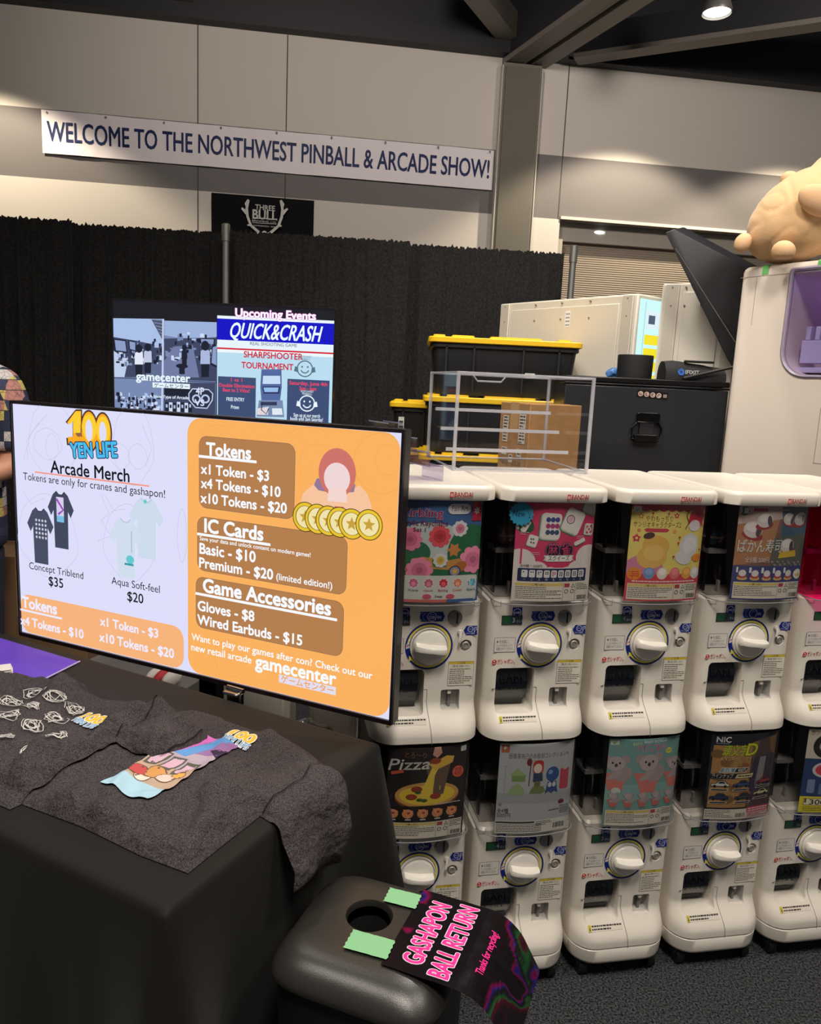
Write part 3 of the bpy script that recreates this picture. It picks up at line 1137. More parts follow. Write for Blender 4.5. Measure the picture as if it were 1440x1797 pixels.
# ---- the ten posters
def poster_garden():
    A = poster_art((70, 104, 158))
    g1, g2 = (52, 112, 78), (70, 136, 92)
    A.ell(38, 50, 44, 24, (198, 206, 206))
    A.ell(20, 62, 30, 18, (198, 206, 206))
    A.ell(88, 62, 30, 34, g1)
    A.ell(22, 62, 16, 14, g1)
    A.poly([(0, 72), (30, 66), (60, 70), (100, 64), (100, 92), (0, 92)], (206, 150, 84))
    A.poly([(0, 66), (22, 70), (26, 78), (0, 80)], g1)
    A.poly([(0, 84), (40, 80), (70, 82), (100, 78), (100, 96), (0, 96)], g1)
    A.poly([(40, 70), (58, 68), (58, 78), (42, 78)], g2)
    for x, y, r in ((66, 58, 9), (86, 66, 8), (20, 84, 6)):
        A.star(x, y, r, r * 0.6, 6, (214, 142, 80), x)
    for cx, cy, r, c in ((72, 33, 5.5, (226, 132, 160)), (48, 42, 7.5, (206, 66, 74)), (14, 46, 8, (214, 110, 140)), (90, 70, 9.5, (226, 128, 160)), (26, 82, 9, (220, 120, 150)), (50, 70, 5, (224, 190, 96))):
        n = 9
        for k in range(n):
            a = 2 * PI * k / n
            A.ell(cx + r * 1.25 * math.cos(a), cy + r * 1.25 * math.sin(a), r * 0.55, r * 0.5, (224, 222, 224) if r < 7 else tuple(min(255, q + 26) for q in c), n=14)
        A.ell(cx, cy, r, r, c)
        A.ell(cx, cy, r * 0.45, r * 0.45, tuple(int(q * 0.86) for q in c), n=18)
    A.ell(74, 78, 9, 6, (186, 116, 62), rot=-0.5)
    A.ell(68, 83, 7.5, 6.5, (70, 66, 90))
    A.ell(68, 83, 6, 5.2, (150, 152, 180))
    A.star(68, 83, 4.6, 2.1, 5, (232, 180, 80), -PI / 2)
    A.rrect(56, 4, 84, 16, 5.9, (222, 224, 226))
    A.text('Fan Art', 60.5, 12.3, (128, 28, 60), h=6.2, w=20)
    A.rrect(86, 2, 98, 24, 1, (186, 44, 66))
    A.star(92, 12, 5, 2.6, 7, (226, 222, 220))
    A.text('Kirbling', 3, 19.5, (176, 36, 96), h=9.5, w=47, bold=0.02, outline=(226, 210, 220))
    A.text('Acrylic Keychains', 0.5, 29.5, (150, 36, 84), h=6, w=56, bold=0.01)
    A.text('Set 1', 17, 36.5, (140, 36, 84), h=4.4, w=14, bold=0.015)
    A.rrect(-0.0, 88, 97, 118, 2.5, (212, 214, 206))
    A.rect(0, 116.5, 60, 120, (206, 116, 110))
    A.rect(60, 116.5, 100, 120, (70, 104, 158))
    for i, (c, n, tc) in enumerate((((214, 112, 140), 'Hi-Jump', (150, 60, 110)), ((200, 110, 130), 'Hammer', (214, 150, 70)), ((206, 66, 74), 'Burning', (206, 70, 80)), ((220, 140, 110), 'Cutter', (214, 150, 70)), ((86, 170, 190), 'Spark', (40, 120, 140)))):
        x = 20 + 17.5 * i
        A.star(x, 97, 6.8, 5.8, 11, (232, 220, 220), i)
        A.star(x, 97, 5.6, 4.4, 8, c, i)
        A.ell(x, 98, 2.6, 2.6, tuple(min(255, q + 40) for q in c), n=14)
        A.text(n, x, 107, tc, h=2.8, w=11.5, bold=0.02, align='c')
    for x in (36, 64):
        A.ell(x, 112.5, 7, 4.2, (224, 214, 214))
        A.ell(x, 113.2, 5.4, 3.2, (208, 96, 116))
    A.text('Sleep', 50, 114, (120, 90, 110), h=2.8, w=9, bold=0.02, align='c')
    return poster_mesh(A)


def tile(A, x, y, w, h, a, back=(60, 130, 90)):
    A.rot_rrect(x - w * 0.10, y + h * 0.06, w, h, w * 0.18, a, back)
    A.rot_rrect(x - w * 0.04, y + h * 0.03, w, h, w * 0.18, a, (196, 188, 182))
    A.rot_rrect(x, y, w * 0.96, h * 0.96, w * 0.16, a, (228, 222, 214))


def poster_tiles():
    A = poster_art((206, 66, 104))
    for x, y, r in ((8, 72, 18), (28, 84, 15), (45, 86, 10), (94, 66, 17), (80, 82, 14), (66, 85, 9)):
        A.ell(x, y, r, r * 0.9, (224, 214, 208))
    A.rect(0, 78, 100, 120, (224, 214, 208))
    A.ell(10, 28, 12, 9, (44, 92, 64), rot=0.4)
    tile(A, 9, 27, 14, 15, 0.5)
    tile(A, 94, 4, 22, 20, 0.3)
    tile(A, 42, 28, 25, 32, 0.05)
    for r, c in ((0, (66, 72, 140)), (1, (172, 66, 120)), (2, (66, 84, 120))):
        for q in range(3):
            A.ell(38 + 5.6 * q, 20.5 + 7.5 * r, 2.9, 3.1, c, n=16)
    tile(A, 70, 22, 25, 29, 0.38)
    A.ring(66, 20, 4.4, 5.4, (70, 60, 90))
    A.ell(66, 20, 3.4, 3.4, (226, 176, 190))
    tile(A, 21, 46, 12, 14, 0.25)
    for q in ((19, 44), (21.5, 44), (19, 48), (22, 48.5)):
        A.ell(q[0], q[1], 1, 1.1, (70, 60, 100), n=10)
    tile(A, 92, 32, 13, 14, 0.1)
    for q in ((89, 29), (94, 28.5), (91.5, 32), (89, 36), (94, 35.5)):
        A.ell(q[0], q[1], 1.5, 1.6, (206, 60, 90), n=10)
    A.rot_rrect(80, 48, 15, 5.5, 2.4, -0.4, (60, 130, 90))
    A.rot_rrect(80, 47, 15, 5, 2.2, -0.4, (228, 222, 214))
    for x in (46, 63):
        A.ell(x, 57, 9.6, 9.6, (44, 30, 52))
        A.ring(x, 57, 8.4, 8.9, (190, 150, 170))
    A.text('麻', 46, 61.5, (226, 90, 130), h=11, w=12, bold=0.01, align='c')
    A.text('雀', 63, 61.5, (226, 90, 130), h=11, w=12, bold=0.01, align='c')
    A.poly([(35, 63), (37, 66), (35, 69.5), (74, 69.5), (72, 66), (74, 63)], (206, 196, 190))
    A.rrect(38, 63.2, 71, 70.5, 1.5, (234, 230, 224))
    A.text('スクイーズ', 54.5, 69, (50, 40, 50), h=4.6, w=27, bold=0.02, align='c')
    A.text('全9種・200円', 8, 77.5, (70, 50, 60), h=2.6, w=26)
    for x, y in ((6, 36), (20, 60), (76, 40)):
        A.small_print(x, y, x + 10, 2, 2, (232, 200, 210), 0.3, x)
    A.rrect(6, 79, 92, 94.5, 1.5, (44, 54, 88))
    for i in range(9):
        x = 14 + 8.9 * i
        A.rrect(x - 3.6, 81, x + 3.6, 90, 1.4, (226, 222, 218))
        A.text('一二三四五六七八九'[i], x, 93.6, (226, 226, 230), h=2.2, align='c')
        c = (200, 70, 90) if i == 4 else (70, 70, 96)
        for k in range(min(i + 1, 6)):
            A.ell(x - 1.2 + 2.4 * (k % 2), 83.5 + 2 * (k // 2), 0.9, 0.9, c, n=10)
    info_box(A, 96, 119, 11)
    return poster_mesh(A)


def new_sticker():
    A = Art(0.001, 0, 0)
    A.star(-88, -354, 31, 26.5, 17, (44, 128, 160))
    A.ell(-88, -354, 28, 25, (48, 134, 168))
    A.text('New', -109, -347, (26, 40, 70), h=15, w=30, shear=0.1)
    A.line([(-73, -363), (-68, -350), (-64, -364), (-71, -364)], 1.6, (26, 40, 70))
    A.ell(-68, -345.5, 1.6, 1.6, (26, 40, 70), n=10)
    f = on_window
    return A.mesh('star_sticker', lambda x, y, z: (lambda p, q: p + (p - q).normalized() * 0.0045)(f(x, y, z), f(x, y, z - 1e-3)), cuts=[-0.12 + 0.006 * i for i in range(12)])


def poster_buns():
    A = poster_art((226, 206, 116))
    A.rect(0, 0, 100, 5, (196, 66, 84))
    for i in range(9):
        A.ell(6 + 11 * i, 4, 6.2, 5, (196, 66, 84))
    A.rrect(2, 3, 12, 10, 1, (214, 216, 206))
    A.poly([(4, 5), (7, 8), (10, 4.5), (7, 9.5)], (60, 120, 70))
    br = (110, 70, 44)
    A.text('やわもっちり', 18, 20.5, br, h=5.5, w=34)
    A.text('サンリオキャラクターズ2', 4, 28, br, h=5.6, w=60)
    A.poly([(20, 29.5), (46, 29.5), (49, 31.5), (46, 34), (20, 34), (17, 31.5)], (196, 66, 84))
    for x, y, r, c in ((12, 15, 4, (222, 140, 60)), (57, 13.5, 4, (206, 66, 76)), (11, 32.5, 2.5, (206, 66, 76)), (9, 42, 5.5, (206, 66, 84)), (56, 33, 3, (222, 140, 60))):
        A.star(x, y, r, r * 0.6, 5, c, -PI / 2)
        A.ell(x, y, r * 0.3, r * 0.3, (232, 220, 140), n=10)
    for x, y in ((26, 11), (46, 11), (63, 47), (64, 40), (96, 56), (58, 64)):
        A.line([(x, y), (x, y + 4)], 0.6, br)
        A.ell(x, y, 1.6, 1.2, (190, 60, 60), n=10)
    A.poly([(0, 70), (20, 58), (44, 74), (48, 84), (0, 88)], (206, 130, 160))
    A.ell(34, 50, 17, 12, (222, 176, 90), rot=0.1)
    A.ell(30, 64, 19, 15, (224, 180, 96), rot=-0.2)
    A.ell(32, 60, 13, 10, (232, 192, 112))
    A.ell(24, 38.5, 7, 4, (84, 66, 60), rot=-0.2)
    A.ell(78, 52, 13, 17, (214, 212, 214), rot=0.25)
    A.ell(72, 66, 12, 8, (220, 216, 216), rot=0.3)
    A.ell(79, 50, 9, 11, (228, 226, 226), rot=0.25)
    A.ell(86, 17, 11, 14, (206, 56, 80), rot=0.2)
    A.ell(84, 26, 8, 7, (226, 218, 220))
    A.line([(74, 6), (71, 14), (75, 22), (71, 30)], 1.2, br)
    A.line([(97, 14), (94, 20), (97, 28)], 1.0, br)
    A.rect(0, 86, 100, 120, (206, 76, 88))
    A.ell(10, 86, 9, 8, (226, 140, 60))
    A.small_print(4, 83, 16, 3, 2.6, (206, 60, 60), 0.5, 4)
    for x, c in ((28, (120, 150, 190)), (45, (226, 214, 204)), (62, (220, 120, 124)), (79, (226, 166, 80)), (92, (216, 212, 214))):
        A.ell(x, 85, 7, 7.5, c)
        A.ell(x, 83, 4.6, 4.2, tuple(min(255, q + 22) for q in c), n=18)
    A.ell(92, 66, 7, 5, (226, 140, 60))
    A.small_print(8, 94.5, 92, 1, 3, (236, 210, 206), 0.5, 6)
    info_box(A, 98, 118, 21)
    return poster_mesh(A)


def poster_sushi():
    A = poster_art((120, 92, 84))
    A.poly([(0, 0), (58, 0), (52, 30), (46, 70), (0, 76)], (168, 120, 86))
    A.poly([(0, 0), (60, 0), (58, 16), (0, 24)], (190, 168, 160))
    A.poly([(56, 0), (100, 0), (100, 60), (60, 40)], (70, 96, 118))
    A.poly([(50, 40), (100, 34), (100, 78), (48, 78)], (96, 98, 92))
    A.rect(18, 3, 36, 7, (176, 52, 76))
    A.small_print(38, 4, 66, 1, 3, (170, 140, 160), 0.6, 4)
    A.ell(7, 7, 6, 6, (90, 96, 80))
    A.rrect(2, 3, 12, 10, 1, (206, 206, 196))
    for x, y, s, a in ((20, 30, 1.5, 0.2), (34, 18, 1.3, -0.2), (68, 16, 1.1, 0.3), (86, 16, 1.2, -0.2), (70, 50, 1.3, 0)):
        A.ell(x, y + 5 * s, 9 * s, 4 * s, (150, 60, 62), rot=a)
        A.ell(x, y, 8 * s, 7 * s, (204, 194, 190), rot=a)
        A.ell(x - 1, y - 2 * s, 6 * s, 4 * s, (222, 214, 210), rot=a)
        A.ell(x + 5 * s, y + 1, 2.4 * s, 5.5 * s, (90, 72, 76), rot=a)
    A.poly([(60, 58), (84, 56), (86, 64), (58, 66)], (206, 176, 70))
    for i in range(26):
        A.ell(50 + (i * 37 % 48), 70 + (i * 13 % 8), 1.6, 1.1, (150, 140, 140), n=8)
    A.text('ばかん寿司', 3, 58, (224, 222, 216), h=12.5, w=58, bold=0.02, shear=0.05, rot=-0.02)
    A.text('全5種 200円', 14, 71, (206, 202, 196), h=5.2, w=32)
    A.rect(0, 76, 100, 120, (70, 74, 122))
    for i in range(5):
        x = 12 + 16 * i
        A.rrect(x - 7, 78, x - 4, 85, 0.8, (222, 220, 216))
        A.ell(x + 1, 92, 6.5, 2.6, (206, 170, 110))
        A.ell(x + 1, 89, 5.5, 3.2, (176, 84, 84))
        A.ell(x + 1, 85.5, 4.6, 4.2, (216, 210, 208))
    A.ell(92, 87, 6.5, 6.5, (226, 220, 206))
    A.ell(92, 88, 4.4, 2.2, (206, 170, 110))
    info_box(A, 97, 118, 31)
    return poster_mesh(A)


def poster_pizza():
    A = poster_art((48, 42, 42))
    A.ell(50, 66, 40, 15, (120, 74, 40))
    A.ell(50, 62, 40, 17, (206, 154, 90))
    A.ell(50, 62, 35, 13, (232, 200, 70))
    A.poly([(44, 20), (60, 16), (78, 20), (70, 62), (58, 64)], (110, 88, 74))
    A.poly([(40, 62), (54, 26), (66, 20), (58, 36), (56, 64)], (236, 206, 80))
    A.poly([(50, 22), (72, 12), (82, 14), (80, 22), (58, 30)], (226, 180, 80))
    for x, y in ((30, 64), (36, 54), (60, 64), (58, 18)):
        A.ell(x, y, 7, 4, (156, 70, 48), n=20)
    for x, y in ((40, 68), (46, 69), (38, 58)):
        A.ell(x, y, 4, 2.2, (62, 96, 50), n=14)
    A.poly([(56, 0), (64, 0), (66, 8), (60, 14), (54, 10)], (214, 160, 140))
    A.text('とろ～り', 20, 12, (150, 96, 76), h=6, w=26, rot=0.06)
    A.text('Pizza', 0.5, 29, (232, 226, 216), h=14, w=50, bold=0.012, shear=0.28, rot=-0.03)
    A.poly([(4, 31), (18, 28.5), (20, 32), (5, 35)], (206, 96, 70))
    A.ell(88, 35, 7.5, 7.5, (220, 100, 80))
    A.text('全5種', 88, 34.5, (80, 30, 30), h=4, w=9, align='c')
    A.text('¥300', 88, 39.5, (80, 30, 30), h=4, w=9, align='c')
    A.rrect(90, 2, 98, 9, 1, (214, 216, 206))
    A.poly([(92, 4), (94, 7), (96.5, 3.5), (94, 8)], (60, 120, 70))
    A.rect(0, 76, 100, 96, (40, 34, 34))
    for i in range(5):
        x = 8 + 18.5 * i
        A.ell(x, 86, 7, 6, (206, 140, 90))
        A.poly([(x - 6, 80), (x + 7, 82), (x, 93)], (226, 150, 110))
        A.ell(x + 1, 85, 2, 1.6, (170, 60, 50), n=12)
        A.rect(x - 3, 93, x + 4, 94.6, (206, 200, 194))
    A.small_print(60, 74, 97, 1, 2.4, (200, 196, 190), 0.5, 5)
    info_box(A, 97.5, 119, 41)
    return poster_mesh(A)


def poster_sculpt():
    A = poster_art((176, 178, 180))
    A.rect(0, 66, 100, 80, (162, 164, 166))
    A.rrect(2, 2, 12, 12, 0.5, (178, 100, 72))
    A.ell(7, 6, 2, 2, (236, 226, 216), n=14)
    A.text('田島享央己のお彫刻コレクション4', 12, 19, (58, 54, 54), h=5.2, w=78)
    A.line([(9, 30), (9, 68)], 0.5, (140, 140, 140))
    A.line([(7, 30), (13, 30)], 0.5, (140, 140, 140))
    g = (120, 148, 92)
    A.poly([(14, 42), (24, 32), (36, 42)], (150, 172, 118))
    A.rect(17, 42, 34, 50, g)
    A.poly([(12, 68), (18, 56), (26, 52), (33, 60), (34, 68)], (150, 170, 124))
    A.line([(40, 24), (39, 56)], 1.2, (80, 44, 40))
    A.ell(38, 24, 3.4, 5, (110, 48, 44))
    A.rrect(43, 22, 57, 40, 5, (176, 60, 56))
    A.ell(49.5, 33, 5.5, 6.5, (222, 206, 194))
    A.poly([(44, 39), (56, 39), (57, 50), (44, 51)], (58, 66, 96))
    A.rect(46, 50, 54, 58, (110, 108, 70))
    A.poly([(40, 66), (44, 57), (58, 57), (62, 64), (56, 67)], (116, 128, 80))
    A.ell(70, 42, 9, 10, (56, 86, 140))
    A.ell(67, 39, 3, 3, (130, 156, 200))
    A.poly([(61, 68), (64, 52), (76, 52), (79, 68), (74, 65), (70, 68), (66, 65)], (50, 78, 130))
    A.ell(67, 56, 2.6, 3.4, (200, 200, 200), n=14)
    A.ell(73, 56, 2.6, 3.4, (200, 200, 200), n=14)
    A.rrect(81, 38, 93, 64, 3, (184, 72, 88))
    A.ell(83, 38, 2.2, 2.4, (184, 72, 88), n=12)
    A.ell(91, 38, 2.2, 2.4, (184, 72, 88), n=12)
    A.ring(5, 81, 1.2, 2, (90, 90, 90))
    A.text('全4種', 1.5, 92, (70, 68, 68), h=4.6, w=14)
    A.text('500円', 1.5, 98, (90, 88, 88), h=4.6, w=17)
    A.ell(85, 81, 4, 3, (110, 40, 44))
    A.small_print(68, 90, 84, 1, 3, (100, 98, 98), 0.5, 5)
    A.small_print(84, 86, 98, 5, 2.4, (110, 108, 108), 0.5, 6)
    A.rect(0, 103, 100, 120, (214, 210, 200))
    A.rect(1, 104, 50, 106.5, (60, 66, 66))
    A.small_print(1.5, 108, 60, 5, 2.3, DARKT, 0.4, 51)
    A.small_print(52, 104.5, 74, 3, 2.2, DARKT, 0.4, 52)
    A.barcode(76, 109, 92, 116, DARKT, 8)
    return poster_mesh(A)


def koala(A, x, y, s, base=(206, 122, 112), fur=(164, 150, 150)):
    A.poly([(x - 13 * s, y + 16 * s), (x - 20 * s, y + 2 * s), (x + 20 * s, y + 4 * s), (x + 10 * s, y + 18 * s), (x + 9 * s, y + 27 * s), (x - 9 * s, y + 27 * s)], base)
    A.ell(x + 7 * s, y + 3 * s, 13 * s, 11 * s, fur)
    A.ell(x - 13 * s, y - 15 * s, 6 * s, 6 * s, fur)
    A.ell(x + 10 * s, y - 16 * s, 6 * s, 6 * s, fur)
    A.ell(x - 2 * s, y - 10 * s, 12 * s, 10 * s, tuple(min(255, q + 16) for q in fur))
    A.ell(x - 2 * s, y + 6 * s, 11 * s, 3.6 * s, tuple(min(255, q + 8) for q in fur), rot=-0.5)
    if s > 0.6:
        for dx in (-6, 3):
            A.ell(x + dx * s, y - 11 * s, 1.4 * s, 1.5 * s, (50, 40, 40), n=10)
        A.ell(x - 1.5 * s, y - 8 * s, 2 * s, 2.6 * s, (80, 62, 64), n=12)


def poster_koala():
    A = poster_art((118, 158, 154))
    A.rect(0, 62, 100, 84, (132, 170, 166))
    A.rrect(2, 2, 13, 8.5, 1, (204, 214, 190))
    A.poly([(4, 3.5), (7, 6), (11, 3), (7, 7.5)], (60, 120, 70))
    A.text('BABY KOALA', 46, 6, (228, 232, 226), h=3.2, w=32)
    A.text('手のひら', 31, 9.5, (232, 226, 150), h=3.4, w=12, rot=-0.2)
    A.text('ベビこあら', 36, 17, (206, 96, 140), h=8, w=42, bold=0.02, outline=(226, 214, 226))
    A.ell(83, 19, 4.5, 4, (222, 216, 110))
    A.text('300円', 83, 20.4, (110, 90, 50), h=2.8, w=7, align='c')
    koala(A, 13, 44, 1.0)
    koala(A, 57, 44, 1.12)
    koala(A, 96, 46, 0.9)
    A.ell(14, 71, 6, 4.5, (196, 206, 200))
    for i in range(5):
        koala(A, 12 + 19.5 * i, 82, 0.42, base=(196, 108, 102))
        A.text('こあら', 12 + 19.5 * i, 96.5, (70, 90, 90), h=1.8, align='c')
    info_box(A, 97.5, 119, 61)
    return poster_mesh(A)


def poster_cars():
    A = poster_art((34, 36, 46))
    A.rect(4, 16, 62, 104, (168, 126, 78))
    A.poly([(58, 12), (97, 4), (97, 104), (58, 104)], (84, 66, 66))
    A.poly([(62, 34), (94, 30), (92, 78), (58, 84)], (62, 54, 72))
    A.poly([(72, 34), (82, 34), (80, 74), (68, 74)], (140, 132, 134))
    A.poly([(84, 8), (97, 5), (97, 34), (88, 26)], (122, 92, 60))
    A.poly([(58, 12), (68, 10), (64, 30), (58, 34)], (126, 96, 62))
    for k, (x, y) in enumerate(((10, 28), (24, 40), (48, 46), (14, 60), (40, 76), (54, 84), (30, 92))):
        A.ell(x, y, 9, 6, (120 + 10 * (k % 3), 92, 60))
    A.text('NIC', 7, 11.5, (226, 226, 226), h=7.2, w=19, bold=0.035)
    A.small_print(7, 12.8, 24, 1, 2, (150, 150, 150), 0.5, 3)
    A.text('頭文字', 16, 29, (196, 206, 60), h=11, w=33, bold=0.03, shear=0.15, outline=(40, 44, 34))
    A.text('D', 48, 30, (206, 214, 50), h=16, w=16, bold=0.03, shear=0.2, outline=(40, 44, 34))
    A.text('メタルキーホルダー', 15, 38, (40, 34, 34), h=5.6, w=44, bold=0.03)
    A.text('メタルキーホルダー', 14.6, 37.6, (222, 196, 120), h=5.6, w=44)
    A.text('第二弾', 28, 45, (214, 186, 90), h=6, w=17, bold=0.01)
    A.poly([(18, 47), (56, 47), (52, 54), (14, 54)], (214, 206, 190))
    A.poly([(18, 47.8), (37, 47.8), (34, 53.2), (15, 53.2)], (96, 136, 156))
    A.poly([(38, 47.8), (55, 47.8), (51.5, 53.2), (35, 53.2)], (40, 40, 46))
    A.text('全6種', 20, 52.5, (226, 224, 214), h=3.8, w=11)
    A.text('400円', 40, 52.5, (226, 224, 214), h=3.8, w=11)
    A.poly([(4, 56), (66, 55), (64, 62), (2, 63)], (34, 34, 42))
    A.text('ラインナップ', 6, 61.5, (230, 226, 220), h=5, w=28, bold=0.02, shear=0.1)
    A.poly([(40, 56.5), (64, 55.8), (62, 61.5), (37, 62)], (206, 196, 150))
    A.small_print(41, 58, 61, 1, 4, (90, 70, 40), 0.5, 3)
    for x, y, c in ((18, 70, (206, 202, 190)), (48, 70, (58, 76, 130)), (82, 68, (160, 56, 62)), (18, 88, (44, 56, 92)), (52, 88, (60, 62, 72)), (80, 84, (206, 196, 160))):
        A.poly([(x - 13, y + 4), (x - 12, y), (x - 6, y - 1), (x - 2, y - 5), (x + 6, y - 5), (x + 10, y - 1), (x + 13, y), (x + 13, y + 4)], (30, 28, 32))
        A.poly([(x - 12, y + 3), (x - 11, y + 0.6), (x - 5, y - 0.4), (x - 1.5, y - 4), (x + 5.6, y - 4), (x + 9, y - 0.4), (x + 12, y + 0.6), (x + 12, y + 3)], c)
        A.poly([(x - 3, y - 0.6), (x - 1, y - 3.4), (x + 5, y - 3.4), (x + 7, y - 0.6)], (40, 44, 52))
        A.ell(x - 7, y + 3.4, 2, 2, (24, 22, 24), n=12)
        A.ell(x + 7, y + 3.4, 2, 2, (24, 22, 24), n=12)
        A.poly([(x - 11, y + 7), (x + 12, y + 7), (x + 10, y + 10), (x - 13, y + 10)], (222, 214, 206))
        A.poly([(x - 10.3, y + 7.5), (x + 11, y + 7.5), (x + 9.4, y + 9.5), (x - 12, y + 9.5)], (24, 24, 28))
    A.rect(0, 104, 100, 106, (34, 36, 46))
    A.rect(1, 106, 60, 120, (216, 208, 192))
    A.small_print(2, 107.5, 40, 5, 2.3, DARKT, 0.4, 71)
    A.barcode(44, 112, 58, 118, DARKT, 9)
    A.rect(60, 104, 97, 112, (190, 66, 80))
    A.small_print(62, 106, 95, 2, 3, (236, 206, 206), 0.5, 72)
    A.rect(60, 112, 97, 120, (216, 180, 176))
    A.small_print(62, 113.5, 95, 3, 2, (130, 70, 70), 0.5, 73)
    return poster_mesh(A)


def poster_price():
    A = poster_art((46, 66, 110))
    A.rect(0, 0, 100, 42, (206, 196, 178))
    A.ell(26, 24, 17, 17, (40, 38, 40))
    A.ell(26, 24, 9, 8, (170, 166, 160))
    A.text('カプセル', 4, 8, (60, 50, 50), h=5, w=24)
    A.ell(28, 58, 16, 11, (206, 196, 196))
    A.ell(28, 58, 12, 8, (206, 66, 80))
    A.rrect(8, 72, 18, 92, 2, (120, 140, 170))
    A.rrect(24, 78, 44, 94, 2, (96, 120, 156))
    A.rect(0, 97, 100, 120, (222, 206, 60))
    A.rrect(6, 100, 60, 110, 1, (90, 80, 30))
    A.rrect(6.6, 100.6, 59.4, 109.4, 1, (228, 220, 190))
    A.text('300', 14, 108.6, (40, 34, 34), h=7, w=22, bold=0.02)
    A.text('円', 38, 108, (40, 34, 34), h=5)
    A.small_print(6, 112, 70, 3, 2.4, (90, 80, 30), 0.4, 81)
    return poster_mesh(A)


PINKW = clear_mat('pink_window', (255, 96, 170), 0.3, 0.05, 0.03)
pw = PARTS['window'].copy()
pw.materials[0] = PINKW
ph = PARTS['hopper'].copy()
ph.materials[0] = mat('hopper_pink', (176, 20, 84), 0.5)

machine(0, True, 'upper capsule machine with garden and pink flower poster, half behind the price screen', poster_garden(), 3)
machine(1, True, 'upper capsule machine with pink mahjong tile poster and a blue starburst sticker', poster_tiles(), 3, sticker=new_sticker())
machine(2, True, 'upper capsule machine with a yellow poster of soft squishy buns', poster_buns(), 4)
machine(3, True, 'upper capsule machine with a sushi poster, beside the magenta window', poster_sushi(), 3)
machine(4, True, 'upper capsule machine with a magenta tinted window, cut by the right edge', None, 4, pw, ph)
machine(0, False, 'lower capsule machine with a dark pizza poster, partly behind the black tablecloth', poster_pizza(), 4)
machine(1, False, 'lower capsule machine with a pale grey poster of carved figures', poster_sculpt(), 4)
machine(2, False, 'lower capsule machine with a teal poster of baby koalas', poster_koala(), 3)
machine(3, False, 'lower capsule machine with a brown and black poster of six small cars', poster_cars(), 4)
machine(4, False, 'lower capsule machine with a yellow 300 price strip, cut by the right edge', poster_price(), 3)

# a few capsules that show through the windows
for i, up_, (dx, dy, dz), r, c, lab in ((1, True, (-0.088, 0.088, 0.2780), 0.03, (120, 84, 52), 'brown toy capsule behind the window left of the mahjong poster'),
                                        (3, True, (-0.088, 0.088, 0.2780), 0.03, (44, 70, 92), 'blue toy capsule behind the window left of the sushi poster')):
    x, y = DIALS[i]
    p = Matrix.Rotation(ROWYAW, 3, 'Z') @ Vector((dx, dy, 0)) + Vector((x, y, DZ + dz))
    t = thing('toy_capsule', lab, 'capsule', p)
    bm = bmesh.new()
    ellipsoid(bm, (0, 0, 0), (r, r, r), 0)
    mesh_obj('capsule_shell', bm, mat('capsule_%d' % i, c, 0.2, coat=0.3), t, smooth=60)
    bm = bmesh.new()
    tube(bm, (0, 0, -0.003), (0, 0, 0.003), r * 1.03, n=24)
    mesh_obj('capsule_seam', bm, mat('capsule_band', (150, 140, 130), 0.4), t, smooth=40)

# ------------------------------------------------------------------ the two screens
class Screen:
    """a screen's plane: pixel of the photo -> centimetres right of / below its top-left corner"""

    def __init__(s, p0, p1, ztop):
        s.p0, s.p1, s.zt = Vector((*p0, 0)), Vector((*p1, 0)), ztop
        s.d = Vector((p1[0] - p0[0], p1[1] - p0[1], 0)).normalized()
        s.n = Vector((s.d.y, -s.d.x, 0))          # towards the viewer

    def __call__(s, px, py):
        q = on_plane(px, py, s.p0, s.p1)
        return ((q - Vector((s.p0.x, s.p0.y, q.z))).dot(s.d) * 100, (s.zt - q.z) * 100)


T1 = Screen((-1.1634, 2.1958), (-0.0187, 1.6990), EYE - 0.1025)
W1 = 1.248 * 100
c2 = lambda x, y: T1(310 + x / 3.21, 720 + y / 3.21)
c1 = lambda x, y: T1(x / 3.594, 690 + y / 3.594)


def px_text(A, L, s, a, b, col, cap=None, bold=0.0, **k):
    """a line whose baseline runs between two photo points"""
    (x0, y0), (x1, y1) = L(*a), L(*b)
    A.text(s, x0, (y0 + y1) / 2, col, w=x1 - x0, h=cap, bold=bold, **k)


def px_box(A, L, a, b, r, col):
    (x0, y0), (x1, y1) = L(*a), L(*b)
    A.rrect(x0, y0, x1, y1, r, col)


def px_line(A, L, pts, w, col):
    A.line([L(*p) for p in pts], w, col)


def tee(A, L, cx, cy, w, h, col, dark):
    """a printed picture of a T-shirt around a photo point; w, h in cm"""
    x, y = L(cx, cy)
    o = [(-.18, -.5), (-.32, -.44), (-.56, -.2), (-.42, -.06), (-.31, -.16), (-.29, .5), (.29, .5), (.31, -.16), (.42, -.06), (.56, -.2), (.32, -.44), (.18, -.5), (.08, -.45), (-.08, -.45)]
    A.poly([(x + p[0] * w, y + p[1] * h) for p in o], col)
    A.line([(x - .18 * w, y - .5 * h), (x - .07 * w, y - .44 * h), (x + .07 * w, y - .44 * h), (x + .18 * w, y - .5 * h)], 0.3, dark)
    return x, y


